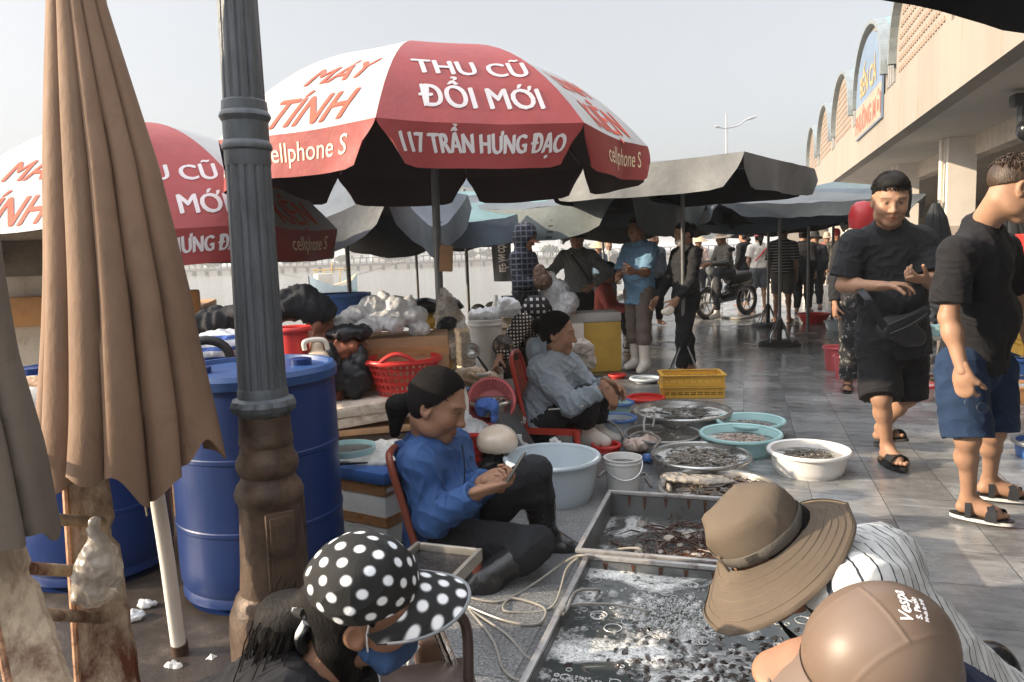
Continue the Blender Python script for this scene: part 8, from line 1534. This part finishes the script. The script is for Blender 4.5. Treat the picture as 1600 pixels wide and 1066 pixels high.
a = MB(); a.tube([(c.x-2.2, c.y-0.8, c.z+1.5), (c.x-5, c.y-0.5, c.z+2.1), (c.x-8, c.y, c.z+3.0)], 0.03, 5); a.build('mooring_line', M('cord', (0.25, 0.22, 0.18)), bt); a = MB(); a.tube([(c.x+1.8, c.y+0.8, c.z+1.6), (c.x+9, c.y+3, c.z+3.4)], 0.03, 5); a.build('mooring_line', M('cord', (0.25, 0.22, 0.18)), bt)
# motorbike (facing left, rider on it)
mb_ = thing('motorbike', 'dark motorbike standing far down the quay behind the masked woman', 'motorbike', U(1136, 480, 14.2)); mb_.location.z = 0; ORG[mb_.name].z = 0; D = 14.2; c = U(1136, 470, D); mf = V(-0.8, -0.6, 0).normalized(); q_ = lambda f, z, l_=0.0: V(c.x, c.y, 0)+mf*f+V(-mf.y, mf.x, 0)*l_+V(0, 0, z)
for fo, nm in ((0.62, 'wheel'), (-0.62, 'wheel')):
    a = MB(); a.tube([q_(fo+0.27*math.cos(k*0.2618), 0.30+0.27*math.sin(k*0.2618)) for k in range(25)], 0.045, 8); wo = a.build(nm, rubber_b, mb_)
    a = MB(); a.tube([q_(fo+0.215*math.cos(k*0.2618), 0.30+0.215*math.sin(k*0.2618)) for k in range(25)], 0.02, 6)
    for k in range(6): a.tube([q_(fo, 0.30), q_(fo+0.21*math.cos(k*1.047), 0.30+0.21*math.sin(k*1.047))], 0.012, 5)
    a.build('rim', alud, wo)
S = SDF(*bounds([q_(0.6, 0.3), q_(-0.6, 1.0)], 0.3), 0.012); S.cap(q_(0.42, 0.78), q_(0.30, 0.36), 0.11, 0.08, 0.04); S.cap(q_(0.30, 0.36), q_(-0.15, 0.42), 0.09, 0.12, 0.05); S.cap(q_(-0.10, 0.52), q_(-0.70, 0.66), 0.13, 0.08, 0.05); S.mesh().build('body', M('bike_paint', (0.016, 0.018, 0.022), 0.25, coat=0.3), mb_, fix=False)
a = MB(); a.tube([q_(0.0, 0.72), q_(-0.3, 0.74), q_(-0.68, 0.78)], [0.09, 0.13, 0.09], 10); a.build('saddle', M('saddle_vinyl', (0.02, 0.02, 0.02), 0.5), mb_)
a = MB(); a.tube([q_(0.62, 0.3, 0.06), q_(0.42, 0.95, 0.06)], 0.025, 6); a.tube([q_(0.62, 0.3, -0.06), q_(0.42, 0.95, -0.06)], 0.025, 6); a.build('fork', alu, mb_)
a = MB(); a.tube([q_(0.28, 1.08, 0.36), q_(0.40, 1.02, 0.1), q_(0.40, 1.02, -0.1), q_(0.28, 1.08, -0.36)], 0.018, 6); hb = a.build('handlebar', M('black_plastic', (0.02, 0.02, 0.02)), mb_)
for l_ in (0.3, -0.3): a = MB(); a.tube([q_(0.32, 1.08, l_), q_(0.34, 1.26, l_*1.15)], 0.008, 5); a.ball(q_(0.34, 1.29, l_*1.2), (0.07, 0.02, 0.045), 10, 6); a.build('mirror', M('black_plastic', (0.02, 0.02, 0.02)), hb)
a = MB(); a.ball(q_(0.50, 0.92), (0.09, 0.09, 0.10), 12, 8); a.build('headlight', M('lens', (0.6, 0.6, 0.55), 0.15), mb_)
# ---- the stalls on the right
t, c, r, h = basin('rear red tub stacked by the floral trousers', 1286, 1334, 542, 0.24, pPINK, 'tub', 'pink red tubs on the walkway', None, None, base=0.78, name='tub')
t, c, r, h = basin('front pink red tub holding grey catch beside the floral trousers', 1302, 1352, 556, 0.22, pPINK, 'tub', 'pink red tubs on the walkway', None, W_GREY, level=0.9, base=0.78, name='tub')
basin('wide mouthed red basin beyond the braced parasol base', 1246, 1297, 490, 0.16, pRED, 'basin', 'red basins far along the walkway', base=0.62)
basin('grey basin of white bags right of the wide red basin', 1288, 1328, 502, 0.14, pGREYB, 'basin', None, None, W_FOAM, level=0.9, base=0.7)
basin('pale pink basin with a red rim behind the man in the plain t-shirt', 1398, 1462, 600, 0.13, PL('pale_pink', (0.66, 0.45, 0.42)), 'basin', None, pRED, W_GREY, base=0.78)
basin('orange cream basin at the right edge below the blue crates', 1560, 1632, 600, 0.14, pORANGE, 'basin', None, None, W_FOAM, level=0.9, base=0.78)
basin('blue rimmed tray cut off by the right edge of the photo', 1588, 1700, 690, 0.10, pBLUE, 'tray', None, alu, W_DARK, base=0.85, name='tray')
basin('dark brown basin behind the basin with the red rim', 1440, 1480, 588, 0.12, PL('brown', (0.16, 0.10, 0.07)), 'basin', None, None, W_DARK, base=0.8)
for px, py, z0, sz, mat, lb_ in ((1630, 610, 0.0, (0.55, 0.4, 0.30), pBLUE, 'blue fish crate on the ground at the right edge behind the denim shorts'), (1632, 610, 0.32, (0.5, 0.4, 0.26), pYEL, 'yellow crate stacked in the right edge pile'), (1625, 610, 0.60, (0.5, 0.38, 0.24), PL('pale_blue', (0.24, 0.38, 0.58)), 'pale blue crate above the yellow one at the right edge'), (1640, 610, 0.86, (0.6, 0.42, 0.27), pBLUE, 'top blue crate of the right edge pile')):
    p = U(px, py, 6.3); crate(lb_, V(p.x, p.y, z0), sz, -YAW, mat, 'crates piled at the right edge')
p = U(1600, 500, 6.0); bucket_pos = p
for px, z0, mat, lb_ in ((1592, 1.135, pRED, 'red plastic pail on top of the right edge crates'),):
    p = U(px, 400, 6.2); t = thing('pail', lb_, 'bucket', (p.x+0.1, p.y, z0)); a = MB(); a.lathe([(0.001, 0), (0.08, 0), (0.11, 0.2), (0.115, 0.2), (0.115, 0.215), (0.10, 0.215), (0.075, 0.01), (0.001, 0.01)], (p.x+0.1, p.y, z0), 28); a.build('body', mat, t, angle=30)
for px, py, d, z0, sz, lb_ in ((1440, 560, 9.5, 0.0, (1.0, 0.6, 0.35), 'low dark stall table behind the man in the plain t-shirt'), (1480, 560, 8.0, 0.0, (0.9, 0.5, 0.30), 'low dark stall table between the two men'), (1560, 520, 9.0, 0.0, (1.4, 0.6, 0.5), 'dark stall table behind the man in the black polo')):
    p = U(px, py, d); t = thing('stall_table', lb_, 'table', (p.x, p.y, 0)); a = MB(); a.box((p.x, p.y, sz[2]-0.02), (sz[0], sz[1], 0.04), R=rz(-YAW), bev=0.005); a.build('top', M('grey_table', (0.1, 0.1, 0.1)), t, angle=30)
    for sx in (-1, 1):
        for sy in (-1, 1): a = MB(); o_ = rz(-YAW) @ np.array([sx*sz[0]*0.45, sy*sz[1]*0.45, 0]); a.box((p.x+o_[0], p.y+o_[1], sz[2]/2-0.02), (0.04, 0.04, sz[2]-0.04), R=rz(-YAW)); a.build('leg', M('grey_table', (0.1, 0.1, 0.1)), t, smooth=False)
    for k in range(4):
        cc_ = rz(-YAW) @ np.array([(k-1.5)*sz[0]*0.24, 0.05*(-1)**k, 0]); rr = 0.10; a = MB(); z = sz[2]+0.001; a.lathe([(0.001, z), (rr*0.75, z), (rr, z+0.10), (rr*1.06, z+0.105), (rr*0.96, z+0.09), (rr*0.6, z+0.07), (0.001, z+0.07)], (p.x+cc_[0], p.y+cc_[1], 0), 26); tag(a.build('bowl', [pRED, pTEAL, pWHITE, pORANGE][k], angle=40), ['red', 'teal', 'white', 'orange'][k]+' bowl on the '+lb_.replace('low dark ', '').replace('dark ', ''), 'bowl', 'bowls on the stall tables')
folded('folded_parasol', 'dark folded parasol in the market hall left of the cream column', [(U(1462, 318, 10.4), 0.05), (U(1463, 340, 10.4), 0.14), (U(1466, 400, 10.4), 0.22), (U(1468, 440, 10.4), 0.24)], [-2.2, -1.5, -0.6, 0.6, 1.5, 2.6], 0.03, M('charcoal_canvas', (0.02, 0.022, 0.025), 0.8, 0.2, 5, 0.3), 21, n=90)
folded('folded_parasol', 'dark folded parasol in the hall behind the face of the man in the polo', [(U(1578, 300, 10.4), 0.05), (U(1578, 330, 10.4), 0.16), (U(1580, 390, 10.4), 0.26), (U(1582, 430, 10.4), 0.28)], [-2.2, -1.5, -0.6, 0.6, 1.5, 2.6], 0.03, M('charcoal_canvas', (0.02, 0.022, 0.025)), 22, n=90)
for i, (px, py, d) in enumerate(((1285, 440, 17), (1325, 452, 15), (1240, 430, 22), (1300, 425, 24), (1210, 425, 25))):
    p = U(px, py, d); p.z = 0; R_ = rz(-YAW); a = MB(); a.box((p.x, p.y, 0.2), (0.8, 0.5, 0.4), R=R_, bev=0.01); tag(a.build('foam_box', foam, angle=30), ['polystyrene box far back left of the dotted dress', 'polystyrene box just behind the dotted dress on the right', 'polystyrene box far along behind the man in stripes', 'polystyrene box very far along the hall front', 'polystyrene box very far along behind the woman in white'][i], 'box', 'polystyrene boxes far along the walkway')
# ---------------------------------------------------------------- haze
hm = bpy.data.materials.new('haze'); hm.use_nodes = True; hn = hm.node_tree.nodes; hn.remove(hn['Principled BSDF'])
pv_ = hn.new('ShaderNodeVolumePrincipled'); pv_.inputs['Density'].default_value = 0.0013; pv_.inputs['Color'].default_value = (0.93, 0.93, 0.93, 1); pv_.inputs['Anisotropy'].default_value = 0.2
hm.node_tree.links.new(pv_.outputs[0], hn['Material Output'].inputs['Volume'])
a = MB(); a.box((-100, 1300, 6), (1900, 2780, 22)); o = a.build('haze', hm, smooth=False); o['kind'] = 'stuff'
